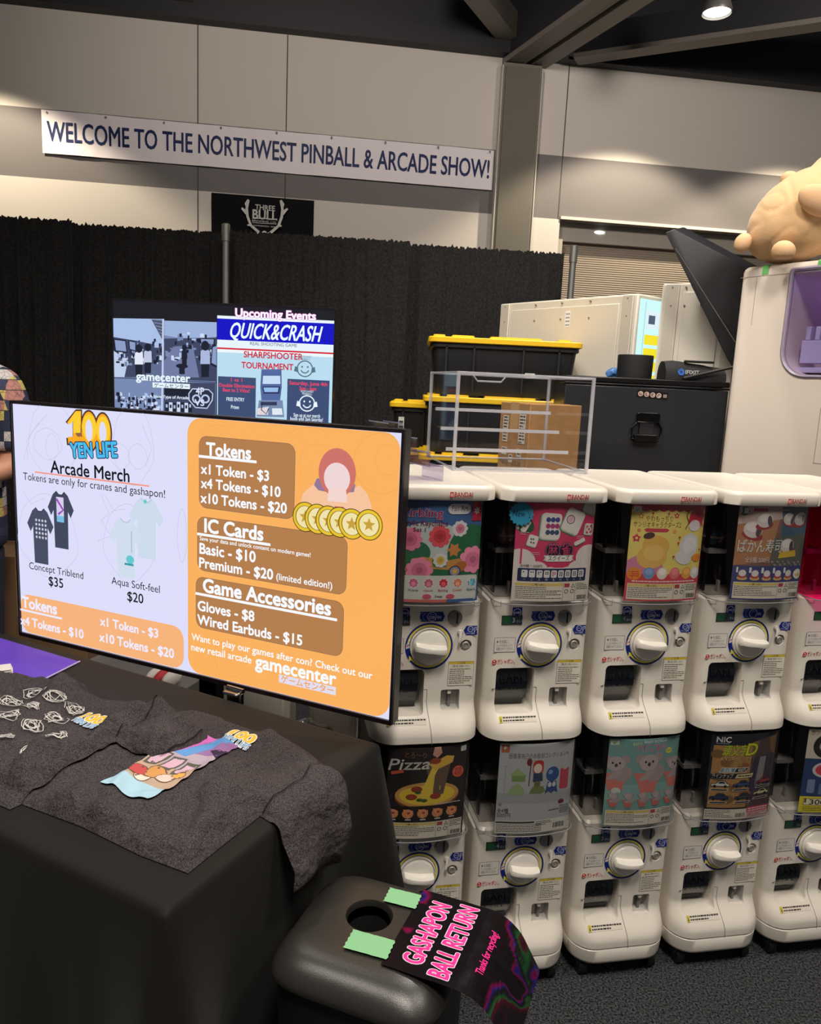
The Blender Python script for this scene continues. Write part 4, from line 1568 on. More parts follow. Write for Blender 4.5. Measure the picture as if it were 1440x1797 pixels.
def tv(name, label, S, w, h, art_mesh, bez, depth=0.045, chin=0.0):
    t = thing(name, label, 'screen', (S.p0.x, S.p0.y, S.zt - h), math.atan2(S.d.y, S.d.x))
    bm = bmesh.new()
    loft(bm, [[(x, y, z) for x, z in rr(i, w - i, i, h - i, 0.004)] for y, i in ((0.0, 0.001), (0.001, 0.0), (0.03, 0.0), (0.045, 0.05), (0.046, 0.06))])
    mesh_obj('casing', bm, mat('tv_black', (17, 15, 17), 0.35), t, smooth=40)
    bm = bmesh.new()
    o, n = rr(0, w, 0, h, 0.004), rr(bez, w - bez, bez + chin, h - bez, 0.002)
    loft(bm, [[(x, -0.0005, z) for x, z in o], [(x, -0.006, z) for x, z in rr(0.001, w - 0.001, 0.001, h - 0.001, 0.004)], [(x, -0.006, z) for x, z in n], [(x, -0.001, z) for x, z in n]], 0, False, False)
    mesh_obj('bezel', bm, mat('tv_bezel', (30, 22, 26), 0.25, coat=0.3), t, smooth=30)
    s = obj('screen', art_mesh, t)
    bm = bmesh.new()
    box(bm, w * 0.25, w * 0.75, 0.045, 0.075, 0.06, h * 0.55)
    mesh_obj('rear_housing', bm, BLACKP, t, bevel=0.01)
    return t


def screen_mesh(A, w, h):
    return A.mesh('screen', lambda x, y, z: Vector((x, -0.0012 - z, h + y)), glow, eps=1.5e-5, clip=(0.006, w - 0.006, -h + 0.006, -0.006))


H1 = 0.705
A = Art(0.01, 0, 0)
WHT, ORA, BRN = (222, 222, 250), (250, 178, 96), (180, 126, 78)
A.rect(0.9, 0.9, W1 - 1.0, 70.5 - 1.3, WHT)
SK = (196, 198, 224)
# faint pencil lines of the backdrop
for cx, cy, rx, ry in ((330, 300, 150, 180), (300, 320, 90, 70), (330, 340, 40, 60), (840, 330, 130, 190), (760, 400, 60, 60), (870, 400, 60, 60), (300, 900, 190, 190), (810, 950, 160, 190), (1150, 900, 30, 130)):
    a, b = c1(cx, cy), c1(cx + rx, cy)
    k = (b[0] - a[0]) / rx
    pts = [(a[0] + rx * k * math.cos(t) * (1 + 0.05 * math.sin(5 * t)), a[1] + ry * k * math.sin(t) * (1 + 0.05 * math.cos(4 * t))) for t in [2 * PI * i / 40 for i in range(41)]]
    A.line(pts, 0.14, SK)
for p, q, r in (((150, 420), (200, 250), (300, 130)), ((180, 430), (170, 300), (250, 180)), ((640, 640), (690, 760), (640, 800)), ((640, 800), (700, 900), (620, 930)), ((660, 640), (720, 740), (790, 730)), ((150, 620), (200, 700), (280, 660)), ((920, 460), (960, 350), (900, 200))):
    px_line(A, c1, (p, q, r), 0.16, SK)
# orange price strip at the lower left and the big orange board
x0, y0 = c1(112, 1255)
x1, _ = c1(1160, 1470)
A.rrect(0.95, y0, x1, 69.0, 3.6, (247, 180, 122))
x0, y0 = c2(62, 40)
A.rrect(x0, 0.95, W1 - 1.05, 69.1, 4.2, ORA)
for cx, cy, r in ((240, 215, 6), (750, 330, 10), (300, 1400, 5), (800, 850, 9), (1150, 300, 7), (800, 1180, 6)):
    a = c2(cx, cy)
    A.ring(a[0], a[1], r - 0.15, r, (240, 168, 90), 0.4, 5.2)
    A.ring(a[0] + 2, a[1] - 1, r * 0.5 - 0.12, r * 0.5, (240, 168, 90), 1.0, 6.0)
for a, b in (((130, 145), (660, 614)), ((120, 597), (952, 1040)), ((112, 935), (932, 1388))):
    (xa, ya), (xb, yb) = c2(*a), c2(*b)
    A.rrect(xa - 0.15, ya - 0.15, xb + 0.15, yb + 0.15, 2.4, (150, 112, 80))
    A.rrect(xa, ya, xb, yb, 2.3, BRN)
Wt = (246, 250, 255)
for s, a, b, bold in (('Tokens', (170, 258), (418, 268), .045), ('x1 Token - $3', (140, 360), (520, 392), .036), ('x4 Tokens - $10', (140, 437), (585, 486), .036), ('x10 Tokens - $20', (138, 520), (620, 578), .036),
                      ('IC Cards', (160, 688), (487, 730), .045), ('Save your data and unlock content on modern games!', (132, 732), (755, 824), .02), ('Basic - $10', (132, 808), (445, 852), .036),
                      ('Premium - $20', (130, 884), (543, 952), .036), ('(limited edition!)', (563, 955), (877, 1003), .02), ('Game Accessories', (152, 1027), (867, 1147), .045),
                      ('Gloves - $8', (122, 1132), (438, 1180), .036), ('Wired Earbuds - $15', (120, 1210), (707, 1315), .036),
                      ('Want to play our games after con? Check out our', (87, 1297), (1103, 1508), .02), ('new retail arcade', (85, 1355), (422, 1420), .02), ('gamecenter', (445, 1452), (897, 1542), .04)):
    px_text(A, c2, s, a, b, Wt, bold=bold)
for a, b in (((126, 258), (452, 291)), ((118, 695), (530, 757)), ((108, 1030), (905, 1180))):
    (xa, ya), (xb, yb) = c2(*a), c2(*b)
    A.rect(xa, (ya + yb) / 2 - 0.35, xb, (ya + yb) / 2 + 0.35, Wt)
(xa, ya), (xb, yb) = c2(578, 1485), c2(897, 1605)
A.rect(xa, ya, xb, yb, (226, 222, 240))
px_text(A, c2, 'ゲームセンター', (590, 1530), (885, 1593), (240, 160, 80), bold=.02)
# plain seated figure shape and six gold tokens
P = lambda x, y: c2(x, y)
A.poly([P(*q) for q in ((700, 520), (712, 470), (745, 440), (790, 400), (820, 430), (1000, 440), (1030, 420), (1075, 470), (1100, 540), (1095, 580), (900, 570), (760, 545))], (246, 196, 158))
A.poly([P(*q) for q in ((775, 420), (790, 385), (830, 375), (990, 400), (1008, 420), (1000, 460), (900, 470), (800, 450))], (150, 120, 150))
a = P(905, 352)
A.ell(a[0], a[1], 5.0, 5.8, (206, 116, 106))
A.ell(a[0], a[1] + 1.3, 3.5, 3.7, (238, 214, 214))
A.poly([P(*q) for q in ((858, 440), (955, 440), (962, 520), (850, 510))], (244, 214, 206))
A.poly([P(*q) for q in ((890, 540), (945, 545), (930, 565), (895, 560))], (222, 70, 80))
for x, y in ((726, 600), (795, 612), (857, 622), (920, 630), (988, 640), (1085, 645)):
    a = P(x, y)
    A.ell(a[0], a[1], 3.55, 3.7, (70, 52, 20))
    A.ell(a[0], a[1], 3.35, 3.5, (232, 196, 50))
    A.ring(a[0], a[1], 2.55, 2.75, (120, 92, 20))
    A.ell(a[0], a[1], 2.5, 2.65, (240, 226, 170))
    A.star(a[0], a[1], 1.7, 0.75, 5, (200, 160, 60), -PI / 2)
# left half
BK = (18, 18, 26)
px_text(A, c1, 'Arcade Merch', (325, 508), (820, 552), BK, bold=.02)
px_text(A, c1, 'Tokens are only for cranes and gashapon!', (152, 552), (1045, 652), BK)
(xa, ya), (xb, yb) = c1(225, 497), c1(945, 585)
A.rect(xa, (ya + yb) / 2 - 0.2, xb, (ya + yb) / 2 + 0.2, (244, 150, 128))
px_text(A, c1, 'Concept Triblend', (190, 1112), (530, 1165), BK)
px_text(A, c1, '$35', (313, 1213), (403, 1225), BK, bold=.015)
px_text(A, c1, 'Aqua Soft-feel', (708, 1207), (1012, 1253), BK)
px_text(A, c1, '$20', (808, 1310), (908, 1322), BK, bold=.015)
for s, a, b, bo in (('Tokens', (145, 1352), (362, 1388), .045), ('x4 Tokens - $10', (135, 1467), (530, 1533), .036), ('x1 Token - $3', (637, 1470), (1000, 1533), .036), ('x10 Tokens - $20', (632, 1572), (1100, 1658), .036)):
    px_text(A, c1, s, a, b, (236, 234, 255), bold=bo)
(xa, ya), (xb, yb) = c1(115, 1362), c1(395, 1416)
A.rect(xa, (ya + yb) / 2 - 0.3, xb, (ya + yb) / 2 + 0.3, (236, 234, 255))
DK = (76, 52, 40)
ONE = [(428, 185), (482, 112), (516, 112), (516, 275), (534, 275), (534, 322), (436, 318), (432, 276), (466, 274), (466, 176), (440, 196)]
for grow, col, lo in ((9, DK, 0), (0, (250, 170, 36), 0), (-4, (252, 206, 50), 1)):
    for cx, cy, rx, ry in ((568, 240, 50, 92), (655, 252, 48, 92)):
        a, b = c1(cx, cy - (22 if lo else 0)), c1(cx + rx + grow, cy)
        q = b[0] - a[0]
        A.ell(a[0], a[1], q, q * (ry + grow - (24 if lo else 0)) / (rx + grow), col)
        a, b = c1(cx - 2, cy - 4), c1(cx - 2 + 20 - grow * 0.6, cy)
        q = b[0] - a[0]
        A.ell(a[0], a[1], q, q * 2.3, DK if grow > 0 else WHT)
    gx, gy = 480, 217
    A.poly([c1(gx + (x - gx) * (1 + grow / 46), min(gy + (y - gy) * (1 + grow / 95), 250 if lo else 999)) for x, y in ONE], col)
    if grow == 0:
        A.ell(*c1(500, 232), 1.3, 1.9, (150, 100, 70))
a, b = c1(455, 412), c1(745, 385)
A.text('YEN LIFE', a[0], a[1] - 0.3, (76, 186, 236), w=b[0] - a[0], h=4.0, bold=.06, outline=(26, 40, 84), over=.03, rot=-0.09)
DG = (66, 72, 92)
x, y = tee(A, c1, 390, 800, 9.0, 16.5, DG, (40, 44, 60))
A.rect(x - 1.6, y - 6.6, x + 1.2, y - 1, (216, 206, 240))
A.rect(x - 1.6, y - 1.2, x + 1.2, y + 0.6, (120, 190, 226))
A.line([(x - 1.5, y - 6), (x + 1, y - 3), (x - 1, y - 1.6)], 0.7, (150, 80, 180))
x, y = tee(A, c1, 262, 900, 9.4, 16.5, (72, 78, 98), (40, 44, 60))
for r in range(5):
    for q in range(4):
        A.star(x - 1.6 + q * 1.25, y - 4.6 + r * 1.25, 0.5, 0.3, 5, (206, 210, 226), r + q)
x, y = tee(A, c1, 930, 855, 10.5, 16.5, (204, 220, 236), (180, 198, 216))
A.star(x - 0.4, y - 7.4, 0.8, 0.4, 6, (100, 196, 206))
x, y = tee(A, c1, 800, 977, 10.5, 16.5, (208, 222, 238), (180, 198, 216))
A.line([(x + 2.0, y - 5), (x + 2.0, y + 1)], 0.18, (130, 150, 170))
A.ell(x + 1.4, y + 3.0, 1.4, 1.2, (100, 200, 206))
A.rect(x - 0.6, y + 4.1, x + 2.6, y + 4.7, (60, 150, 170))
tv('price_screen', 'large flat screen with orange and white price list behind the black table', T1, 1.248, H1, screen_mesh(A, W1 / 100, H1), 0.0075, chin=0.005)
# its floor stand
q = on_plane(371, 1195, T1.p0 - T1.n * 0.12, T1.p1 - T1.n * 0.12)
t = thing('screen_stand', 'black floor stand carrying the large price screen behind the table', 'stand', (q.x, q.y, 0), math.atan2(T1.d.y, T1.d.x))
bm = bmesh.new()
box(bm, -0.03, 0.03, -0.02, 0.02, 0.03, 1.35)
mesh_obj('pole', bm, BLACKM, t, bevel=0.004)
bm = bmesh.new()
box(bm, -0.2, 0.2, -0.04, -0.02, 1.0, 1.3)
mesh_obj('mount_plate', bm, BLACKM, t)
bm = bmesh.new()
loft(bm, [[(x, y, z) for x, y in rr(-0.11, 0.11, -0.05, 0.08, 0.03)] for z in (0, 0.03)])
mesh_obj('base', bm, BLACKM, t)

# second screen
ZT2 = 1.945
T2 = Screen((-1.303, 3.3), (-0.352, 3.29), ZT2)
W2, H2 = 95.1, 0.545
e2 = lambda x, y: T2(190 + x / 3.512, 520 + y / 3.512)
A = Art(0.01, 0, 0)
A.rect(0.6, 0.6, W2 - 0.6, 53.7, (26, 26, 34))
xl, yl = e2(27, 138)
xm, _ = e2(672, 400)
xr, yr = e2(1392, 165)
S1, S2, S3, S4 = (170, 192, 232), (120, 138, 178), (62, 70, 98), (28, 32, 50)
A.rect(0.7, yl, xm - 0.6, 53.6, S2)
P = e2
A.poly([P(*q) for q in ((27, 135), (345, 140), (345, 290), (200, 290), (27, 250))], S1)
A.poly([P(*q) for q in ((345, 150), (668, 160), (668, 250), (480, 265), (345, 240))], (156, 178, 220))
A.poly([P(*q) for q in ((265, 140), (345, 145), (345, 290))], (78, 86, 112))
for k in range(6):
    A.line([P(268 + 12 * k, 142 + 20 * k), P(345, 150 + 22 * k)], 0.2, (150, 168, 204))
A.poly([P(*q) for q in ((27, 250), (180, 275), (335, 310), (335, 500), (27, 498))], S3)
A.poly([P(*q) for q in ((27, 330), (120, 400), (100, 498), (27, 498))], (190, 206, 236))
A.poly([P(*q) for q in ((240, 420), (335, 400), (335, 500), (230, 500))], (96, 108, 146))
A.poly([P(*q) for q in ((345, 260), (668, 255), (668, 525), (345, 510))], S3)
A.poly([P(*q) for q in ((400, 310), (520, 300), (560, 500), (345, 500), (345, 400))], (112, 124, 164))
rnd = random.Random(4)
for k in range(120):
    x, y = rnd.choice((rnd.uniform(40, 330), rnd.uniform(350, 660))), rnd.uniform(255, 420)
    a = P(x, y + (0 if x < 335 else -40 * math.sin((x - 340) / 100)))
    w, h = rnd.uniform(0.5, 2.0), rnd.uniform(0.5, 2.0)
    A.rect(a[0], a[1], a[0] + w, a[1] + h, rnd.choice((S1, S4, S4, (206, 218, 240), S2)))
for q in (((30, 260), (110, 270), (120, 350), (40, 340)), ((125, 270), (170, 280), (170, 340), (130, 330)), ((560, 260), (660, 262), (655, 300), (565, 290)), ((640, 300), (668, 290), (668, 440), (630, 420))):
    A.poly([P(*z) for z in q], S4)
    A.poly([P(z[0] * 0.8 + 0.2 * (q[0][0] + q[2][0]) / 2 + 2, z[1] * 0.8 + 0.2 * (q[0][1] + q[2][1]) / 2) for z in q], (140, 158, 200))
for x, y, s, c in ((190, 370, 1.0, (226, 232, 246)), (245, 360, 0.95, (190, 200, 226)), (598, 360, 1.15, (170, 184, 220)), (470, 350, 0.7, S4)):
    A.poly([P(x - 26 * s, y + 50 * s), (P(x - 24 * s, y - 20 * s)), P(x, y - 34 * s), P(x + 24 * s, y - 20 * s), P(x + 26 * s, y + 50 * s)], c)
    A.poly([P(x - 22 * s, y + 50 * s), P(x + 22 * s, y + 50 * s), P(x + 20 * s, y + 120 * s), P(x - 20 * s, y + 120 * s)], S4)
    a = P(x, y - 48 * s)
    A.ell(a[0], a[1], 1.5 * s, 1.8 * s, S4)
a = P(455, 430)
A.ell(a[0], a[1], 2.6, 1.0, S4)
A.rect(a[0] - 1.2, a[1], a[0] + 1.2, a[1] + 3.4, S4)
A.poly([P(*q) for q in ((27, 505), (335, 520), (335, 720), (27, 700))], S2)
A.poly([P(*q) for q in ((345, 530), (660, 535), (660, 760), (345, 740))], S3)
A.poly([P(*q) for q in ((345, 560), (520, 570), (520, 620), (345, 610))], S4)
for k in range(90):
    a = P(rnd.uniform(35, 320), rnd.uniform(590, 700))
    A.rect(a[0], a[1], a[0] + rnd.uniform(0.4, 1.5), a[1] + rnd.uniform(0.6, 2), rnd.choice((S4, S1, (206, 218, 240), S4)))
for k in range(7):
    a = P(352 + 24 * k, 650 + 3 * (k % 3))
    A.rect(a[0], a[1], a[0] + 1.5, a[1] + 4.4, (206, 218, 240) if k % 2 else S4)
    A.rect(a[0] + .3, a[1] + 1, a[0] + 1.1, a[1] + 2.4, S4 if k % 2 else S1)
px_line(A, P, ((340, 140), (336, 520), (332, 720)), 0.7, (200, 212, 240))
px_line(A, P, ((22, 500), (340, 515), (665, 532)), 0.4, (60, 70, 100))
oc = [P(*q) for q in ((520, 570), (620, 575), (645, 600), (642, 640), (610, 690), (540, 685), (500, 640), (498, 600))]
A.poly(oc, (40, 46, 68))
A.line(oc + [oc[0]], 0.5, (190, 204, 236))
for q in (545, 600):
    a = P(q, 632)
    A.ring(a[0], a[1], 1.2, 1.9, (190, 204, 236))
px_text(A, P, '4P', (542, 605), (592, 607), (214, 224, 246), cap=3, bold=.03)
px_text(A, P, 'VS', (535, 672), (592, 675), (214, 224, 246), cap=2.6, bold=.03)
LW = (232, 246, 255)
px_text(A, P, 'gamecenter', (175, 518), (505, 527), LW, bold=.04)
(xa, ya), (xb, yb) = P(275, 530), P(505, 572)
A.rect(xa, ya, xb, yb, LW)
px_text(A, P, 'ゲームセンター', (285, 562), (496, 566), (50, 66, 90), bold=.01)
px_text(A, P, 'A New Type of Arcade', (257, 624), (497, 634), LW, bold=.02)
# right half
A.rect(xm, yr - 0.6, xr, 53.6, (186, 222, 240))
A.rect(xm, yr - 0.9, xr, yr + 0.3, (236, 246, 252))
y1 = e2(1000, 282)[1]
A.rect(xm, yr + 0.3, xr, y1, (14, 14, 196))
A.rect(xm, y1, xr, y1 + 3.2, (232, 244, 252))
A.rect(xm, y1 + 3.2, xr, y1 + 3.9, (214, 40, 62))
A.rect(xm, y1 + 3.9, xr, y1 + 5.2, (236, 246, 252))
px_text(A, P, 'QUICK&CRASH', (745, 262), (1300, 272), (236, 250, 255), cap=6.2, bold=.03, shear=.22)
px_text(A, P, 'REAL SHOOTING GAME', (875, 304), (1163, 310), (60, 74, 96))
px_text(A, P, 'Upcoming Events', (785, 132), (1278, 140), (255, 250, 255), cap=3.3, bold=.04, outline=(226, 120, 214), over=.012)
for s, a, b in (('SHARPSHOOTER', (837, 380), (1198, 388)), ('TOURNAMENT', (822, 446), (1140, 451))):
    px_text(A, P, s, a, b, (206, 40, 64), cap=2.5, bold=.035)
for a, b in (((678, 492), (908, 760)), ((1105, 508), (1357, 775))):
    (xa, ya), (xb, yb) = P(*a), P(*b)
    A.rect(xa, ya, xb, 53.5, (62, 78, 118))
RD = (250, 70, 100)
for s, a, b, c in (('1 vs 1', (758, 525), (826, 527), RD), ('Double Elimination', (685, 560), (902, 563), RD), ('Best to 2 Wins!', (708, 588), (872, 592), RD), ('FREE ENTRY', (730, 645), (840, 647), LW), ('Prizes', (758, 692), (806, 694), LW),
                   ('Saturday, June 4th', (1116, 545), (1350, 552), RD), ('3pm - 6pm', (1178, 578), (1282, 581), RD), ('Sign up at our merch', (1142, 742), (1305, 747), LW), ('booth until 3pm Saturday!', (1122, 764), (1322, 770), LW)):
    px_text(A, P, s, a, b, c, cap=1.5, bold=.02)
for cx, cy, c in ((1212, 447, (90, 116, 130)), (1225, 660, LW)):
    a = P(cx, cy)
    A.ring(a[0], a[1], 3.0, 3.5, c)
    A.ring(a[0], a[1] + 0.1, 1.4, 1.9, c, 0.3, PI - 0.3)
    for sx in (-1, 1):
        A.ell(a[0] + sx * 1.2, a[1] - 0.8, 0.35, 0.45, c, n=12)
        A.poly([(a[0] + sx * 2.9, a[1] - 0.4), (a[0] + sx * 4.2, a[1] - 1.0), (a[0] + sx * 4.6, a[1] + 1.2), (a[0] + sx * 2.7, a[1] + 1.6)], c)
    A.text('NORTHWEST', a[0], a[1] - 4.6, c, h=0.9, w=5.5, align='c')
    A.text('PINBALL', a[0], a[1] - 3.6, c, h=0.9, w=4.2, align='c')
A.poly([P(*q) for q in ((945, 450), (1068, 450), (1070, 560), (1060, 640), (945, 640), (938, 560))], (84, 104, 160))
A.poly([P(*q) for q in ((955, 490), (1060, 490), (1062, 540), (952, 540))], (200, 220, 246))
A.poly([P(*q) for q in ((950, 555), (1062, 555), (1055, 600), (958, 600))], (46, 54, 96))
A.poly([P(*q) for q in ((958, 562), (1050, 562), (1046, 590), (964, 590))], (150, 190, 236))
A.poly([P(*q) for q in ((930, 640), (1075, 640), (1085, 745), (915, 740))], (120, 140, 176))
A.poly([P(*q) for q in ((940, 650), (1040, 650), (1040, 672), (940, 672))], (52, 60, 90))
A.poly([P(*q) for q in ((922, 690), (990, 680), (985, 730), (918, 730))], (226, 214, 220))
A.poly([P(*q) for q in ((1010, 690), (1070, 690), (1076, 730), (1012, 730))], (226, 232, 240))
px_line(A, P, ((950, 650), (945, 700), (975, 725), (990, 690)), 0.4, (40, 46, 70))
tv('event_screen', 'flat screen with upcoming events and grey arcade photo before the black drape', T2, 0.951, H2, screen_mesh(A, 0.951, H2), 0.006)
t = thing('screen_stand', 'floor stand carrying the events screen in front of the black drape', 'stand', (-0.83, 3.375, 0))
bm = bmesh.new()
box(bm, -0.03, 0.03, 0, 0.04, 0.02, 1.8)
mesh_obj('pole', bm, BLACKM, t)
bm = bmesh.new()
box(bm, -0.3, 0.3, -0.06, 0.2, 0, 0.02)
mesh_obj('base', bm, BLACKM, t)

# ------------------------------------------------------------------ table with its black cloth
TC = Vector((-0.341, 1.024, 0))
TA = math.radians(27)
TU, TV_ = Vector((-math.cos(TA), math.sin(TA), 0)), Vector((math.sin(TA), math.cos(TA), 0))
TL, TD, TZ = 1.75, 0.64, 0.85
CLOTH = mat('black_cloth', (25, 23, 20), 0.7, spec=0.2, bump=(900, 0.15, 0.002))
CLOTH.node_tree.nodes['Principled BSDF'].inputs['Sheen Weight'].default_value = 0.06
t = thing('display_table', 'black cloth covered table with two dark T-shirts laid out on it', 'table', TC + TU * TL / 2 + TV_ * TD / 2, -TA)
Mi = (Matrix.Translation(t.location) @ Matrix.Rotation(-TA, 4, 'Z')).inverted()
per = []
STEP = 0.018


def edge_run(a, b, n):
    k = int((b - a).length / STEP)
    return [(a.lerp(b, i / k), n, i / k * (b - a).length) for i in range(k + 1)]


c00, c10, c11, c01 = TC, TC + TU * TL, TC + TU * TL + TV_ * TD, TC + TV_ * TD
for a, b, n in ((c00, c10, -TV_), (c10, c11, TU), (c11, c01, TV_), (c01, c00, -TU)):
    per += edge_run(a, b, n)
    n2 = Vector((-n.y, n.x, 0)) * -1
rings = []
cumul = []
for off, z in ((-0.012, 0), (-0.004, -0.0012), (0.002, -0.005), (0.006, -0.014), (0.008, -0.03), (0.010, -0.10), (0.012, -0.2), (0.014, -0.35), (0.016, -0.5), (0.018, -0.65), (0.02, -0.84)):
    ring = []
    N = len(per)
    for i, (p, n, s) in enumerate(per):
        # soft corner: blend the outward direction
        q = p.copy()
        o = n * off
        for c, d in ((c00, -TV_ - TU), (c10, -TV_ + TU), (c11, TV_ + TU), (c01, TV_ - TU)):
            dd = (p - c).length
            if dd < 0.001:
                o = d * off * (0.85)
        depth = max(0, -z - 0.03)
        f = depth * (0.022 * math.sin(s * 23 + 1.3 * n.x) + 0.030 * noise.noise(Vector((s * 6, n.x * 3, n.y * 2))))
        for c in (c00, c01, c10):
            dd = (p - c).length
            f += depth * 0.16 * math.exp(-(dd / 0.055) ** 2) - depth * 0.05 * math.exp(-((dd - 0.13) / 0.05) ** 2)
        q = q + o + n * (f + 0.012 * depth)
        for c, d in ((c00, -TV_ - TU), (c01, TV_ - TU), (c10, -TV_ + TU)):
            dd = (p - c).length
            if dd < 0.1:
                q += d * 0.02 * depth * math.exp(-(dd / 0.05) ** 2)
        ring.append(Mi @ Vector((q.x, q.y, TZ + z)))
    rings.append(ring)
bm = bmesh.new()
loft(bm, rings, 0, True, False)
mesh_obj('tablecloth', bm, CLOTH, t, smooth=50)
bm = bmesh.new()
box(bm, -TL / 2 + 0.015, TL / 2 - 0.015, -TD / 2 + 0.015, TD / 2 - 0.015, TZ - 0.03, TZ - 0.003)
mesh_obj('table_top', bm, GREYP, t)
for sx in (-1, 1):
    for sy in (-1, 1):
        bm = bmesh.new()
        tube(bm, (sx * (TL / 2 - 0.12), sy * (TD / 2 - 0.1), 0), (sx * (TL / 2 - 0.12), sy * (TD / 2 - 0.1), TZ - 0.03), 0.014, n=10)
        mesh_obj('leg', bm, BLACKM, t)

# ------------------------------------------------------------------ T-shirts
SH0 = Vector((-0.332, 1.109, 0))
SU, SLf = TV_, TU                       # the shirts lie with their hems towards the front edge
TEE = mat('heather_charcoal', (42, 38, 40), 0.9, spec=0.2, var=(420, (84, 78, 80)), bump=(26, 0.9, 0.022))
RIGHT = -TU


def inside(p, poly):
    x, y = p
    r = False
    for (x0, y0), (x1, y1) in zip(poly, poly[1:] + poly[:1]):
        if (y0 > y) != (y1 > y) and x < (x1 - x0) * (y - y0) / (y1 - y0) + x0:
            r = not r
    return r


def edge_dist(p, poly):
    P = Vector(p)
    b = 9
    for a, c in zip(poly, poly[1:] + poly[:1]):
        a, c = Vector(a), Vector(c)
        d = c - a
        k = max(0, min(1, (P - a).dot(d) / d.length_squared))
        b = min(b, (P - a - d * k).length)
    return b


SHIRT2 = [(0.0, 0.0), (0.10, -0.006), (0.25, 0.0), (0.40, -0.008), (0.50, 0.0), (0.497, 0.12), (0.49, 0.22), (0.495, 0.26), (0.50, 0.34), (0.47, 0.41), (0.40, 0.45), (0.33, 0.462), (0.29, 0.44), (0.245, 0.435), (0.20, 0.44), (0.165, 0.462),
          (0.08, 0.44), (0.01, 0.408), (-0.06, 0.385), (-0.15, 0.345), (-0.185, 0.33), (-0.165, 0.25), (-0.145, 0.165), (-0.07, 0.175), (0.005, 0.19), (0.003, 0.10)]
SHIRT1 = [(0.40, -0.03), (0.55, -0.035), (0.75, -0.03), (0.92, -0.03), (0.915, 0.10), (0.91, 0.20), (1.02, 0.14), (1.08, 0.29), (0.96, 0.36), (0.84, 0.40), (0.76, 0.43), (0.70, 0.395), (0.64, 0.385), (0.58, 0.41), (0.55, 0.432),
          (0.46, 0.405), (0.40, 0.385), (0.33, 0.36), (0.265, 0.34), (0.255, 0.325), (0.268, 0.25), (0.29, 0.205), (0.345, 0.20), (0.392, 0.205), (0.388, 0.15), (0.395, 0.06)]


def shirt_z(l, u, poly, seed, over=None):
    d = edge_dist((l, u), poly) if inside((l, u), poly) else 0.0
    k = min(1, d / 0.03)
    z = 0.0015 + 0.0065 * (1 - math.exp(-d / 0.008))
    w = 0
    for a, sx, sy, am in ((0.6, 11, 3, 0.024), (-0.5, 16, 4, 0.020), (1.3, 24, 7, 0.010)):
        ca, sa = math.cos(a), math.sin(a)
        n = noise.noise(Vector(((l * ca + u * sa) * sx, (-l * sa + u * ca) * sy, seed)))
        w += am * math.exp(-(n * 3.2) ** 2) * (0.5 + 0.5 * noise.noise(Vector((l * 6, u * 6, seed + 3))))
    z += max(0, w) * k
    if over is not None and inside((l, u), over):
        do = edge_dist((l, u), over)
        z += (shirt_z(l, u, over, 1) + 0.004) * min(1, do / 0.01)
    return z


def shirt_pt(l, u, z, lift=0.0):
    p = SH0 + SLf * l + SU * u
    e = (p - TC).dot(RIGHT)
    if e > 0:                            # past the table's edge: the cloth bends over and hangs
        base = p - RIGHT * e
        r = 0.018
        a = min(e / r, PI / 2 * 0.97)
        x = r * math.sin(a)
        dz = r * (1 - math.cos(a))
        rest = max(0, e - r * PI / 2)
        sway = 0.03 * noise.noise(Vector((u * 9, 2.2, 0))) * min(1, rest / 0.05) + 0.02 * min(1, rest / 0.05)
        nrm = RIGHT * math.sin(a) + Vector((0, 0, math.cos(a)))
        q = base + RIGHT * (x + rest * 0.03 + max(0, sway)) + Vector((0, 0, TZ - dz - rest)) + nrm * (z + lift + 0.003)
        return q
    return Vector((p.x, p.y, TZ + z + lift + 0.0005))


def shirt(name, label, poly, seed, over, prints):
    bm = bmesh.new()
    bm.faces.new([bm.verts.new((l, u, 0)) for l, u in poly])
    for axis in (0, 1):
        lo, hi = min(p[axis] for p in poly), max(p[axis] for p in poly)
        n = int((hi - lo) / 0.0085)
        for i in range(1, n):
            c = Vector((0, 0, 0))
            c[axis] = lo + (hi - lo) * i / n
            no = Vector((0, 0, 0))
            no[axis] = 1
            bmesh.ops.bisect_plane(bm, geom=bm.verts[:] + bm.edges[:] + bm.faces[:], dist=1e-7, plane_co=c, plane_no=no)
    for v in bm.verts:
        l, u = v.co.x, v.co.y
        v.co = shirt_pt(l, u, shirt_z(l, u, poly, seed, over))
    base = Vector((-0.5, 1.4, TZ)) if seed == 1 else Vector((-0.85, 1.6, TZ))
    for v in bm.verts:
        v.co -= base
    t = thing(name, label, 'T-shirt', base)
    bmesh.ops.recalc_face_normals(bm, faces=bm.faces)
    if sum(f.normal.z for f in bm.faces) < 0:
        bmesh.ops.reverse_faces(bm, faces=bm.faces)
    me = bm_mesh(name, bm, TEE, recalc=False)
    for p in me.polygons:
        p.use_smooth = True
    o = obj('shirt_body', me, t)
    for nm, A, lab in prints:
        f = lambda x, y, z: shirt_pt(-x, y, shirt_z(-x, y, poly, seed, over), 0.0046 + z) - base
        xs = [p[0] for sh in A.sh for p in sh[0]]
        ys = [p[1] for sh in A.sh for p in sh[0]]
        m = A.mesh(nm, f, lambda c: mat('fabric_%02x%02x%02x' % tuple(c), c, 0.75, spec=0.2), [min(xs) + 0.006 * i for i in range(1, int((max(xs) - min(xs)) / 0.006) + 1)],
                   [min(ys) + 0.006 * i for i in range(1, int((max(ys) - min(ys)) / 0.006) + 1)], eps=4e-5)
        p = obj(nm, m, t)
        if lab:
            p['label'] = lab
    return t


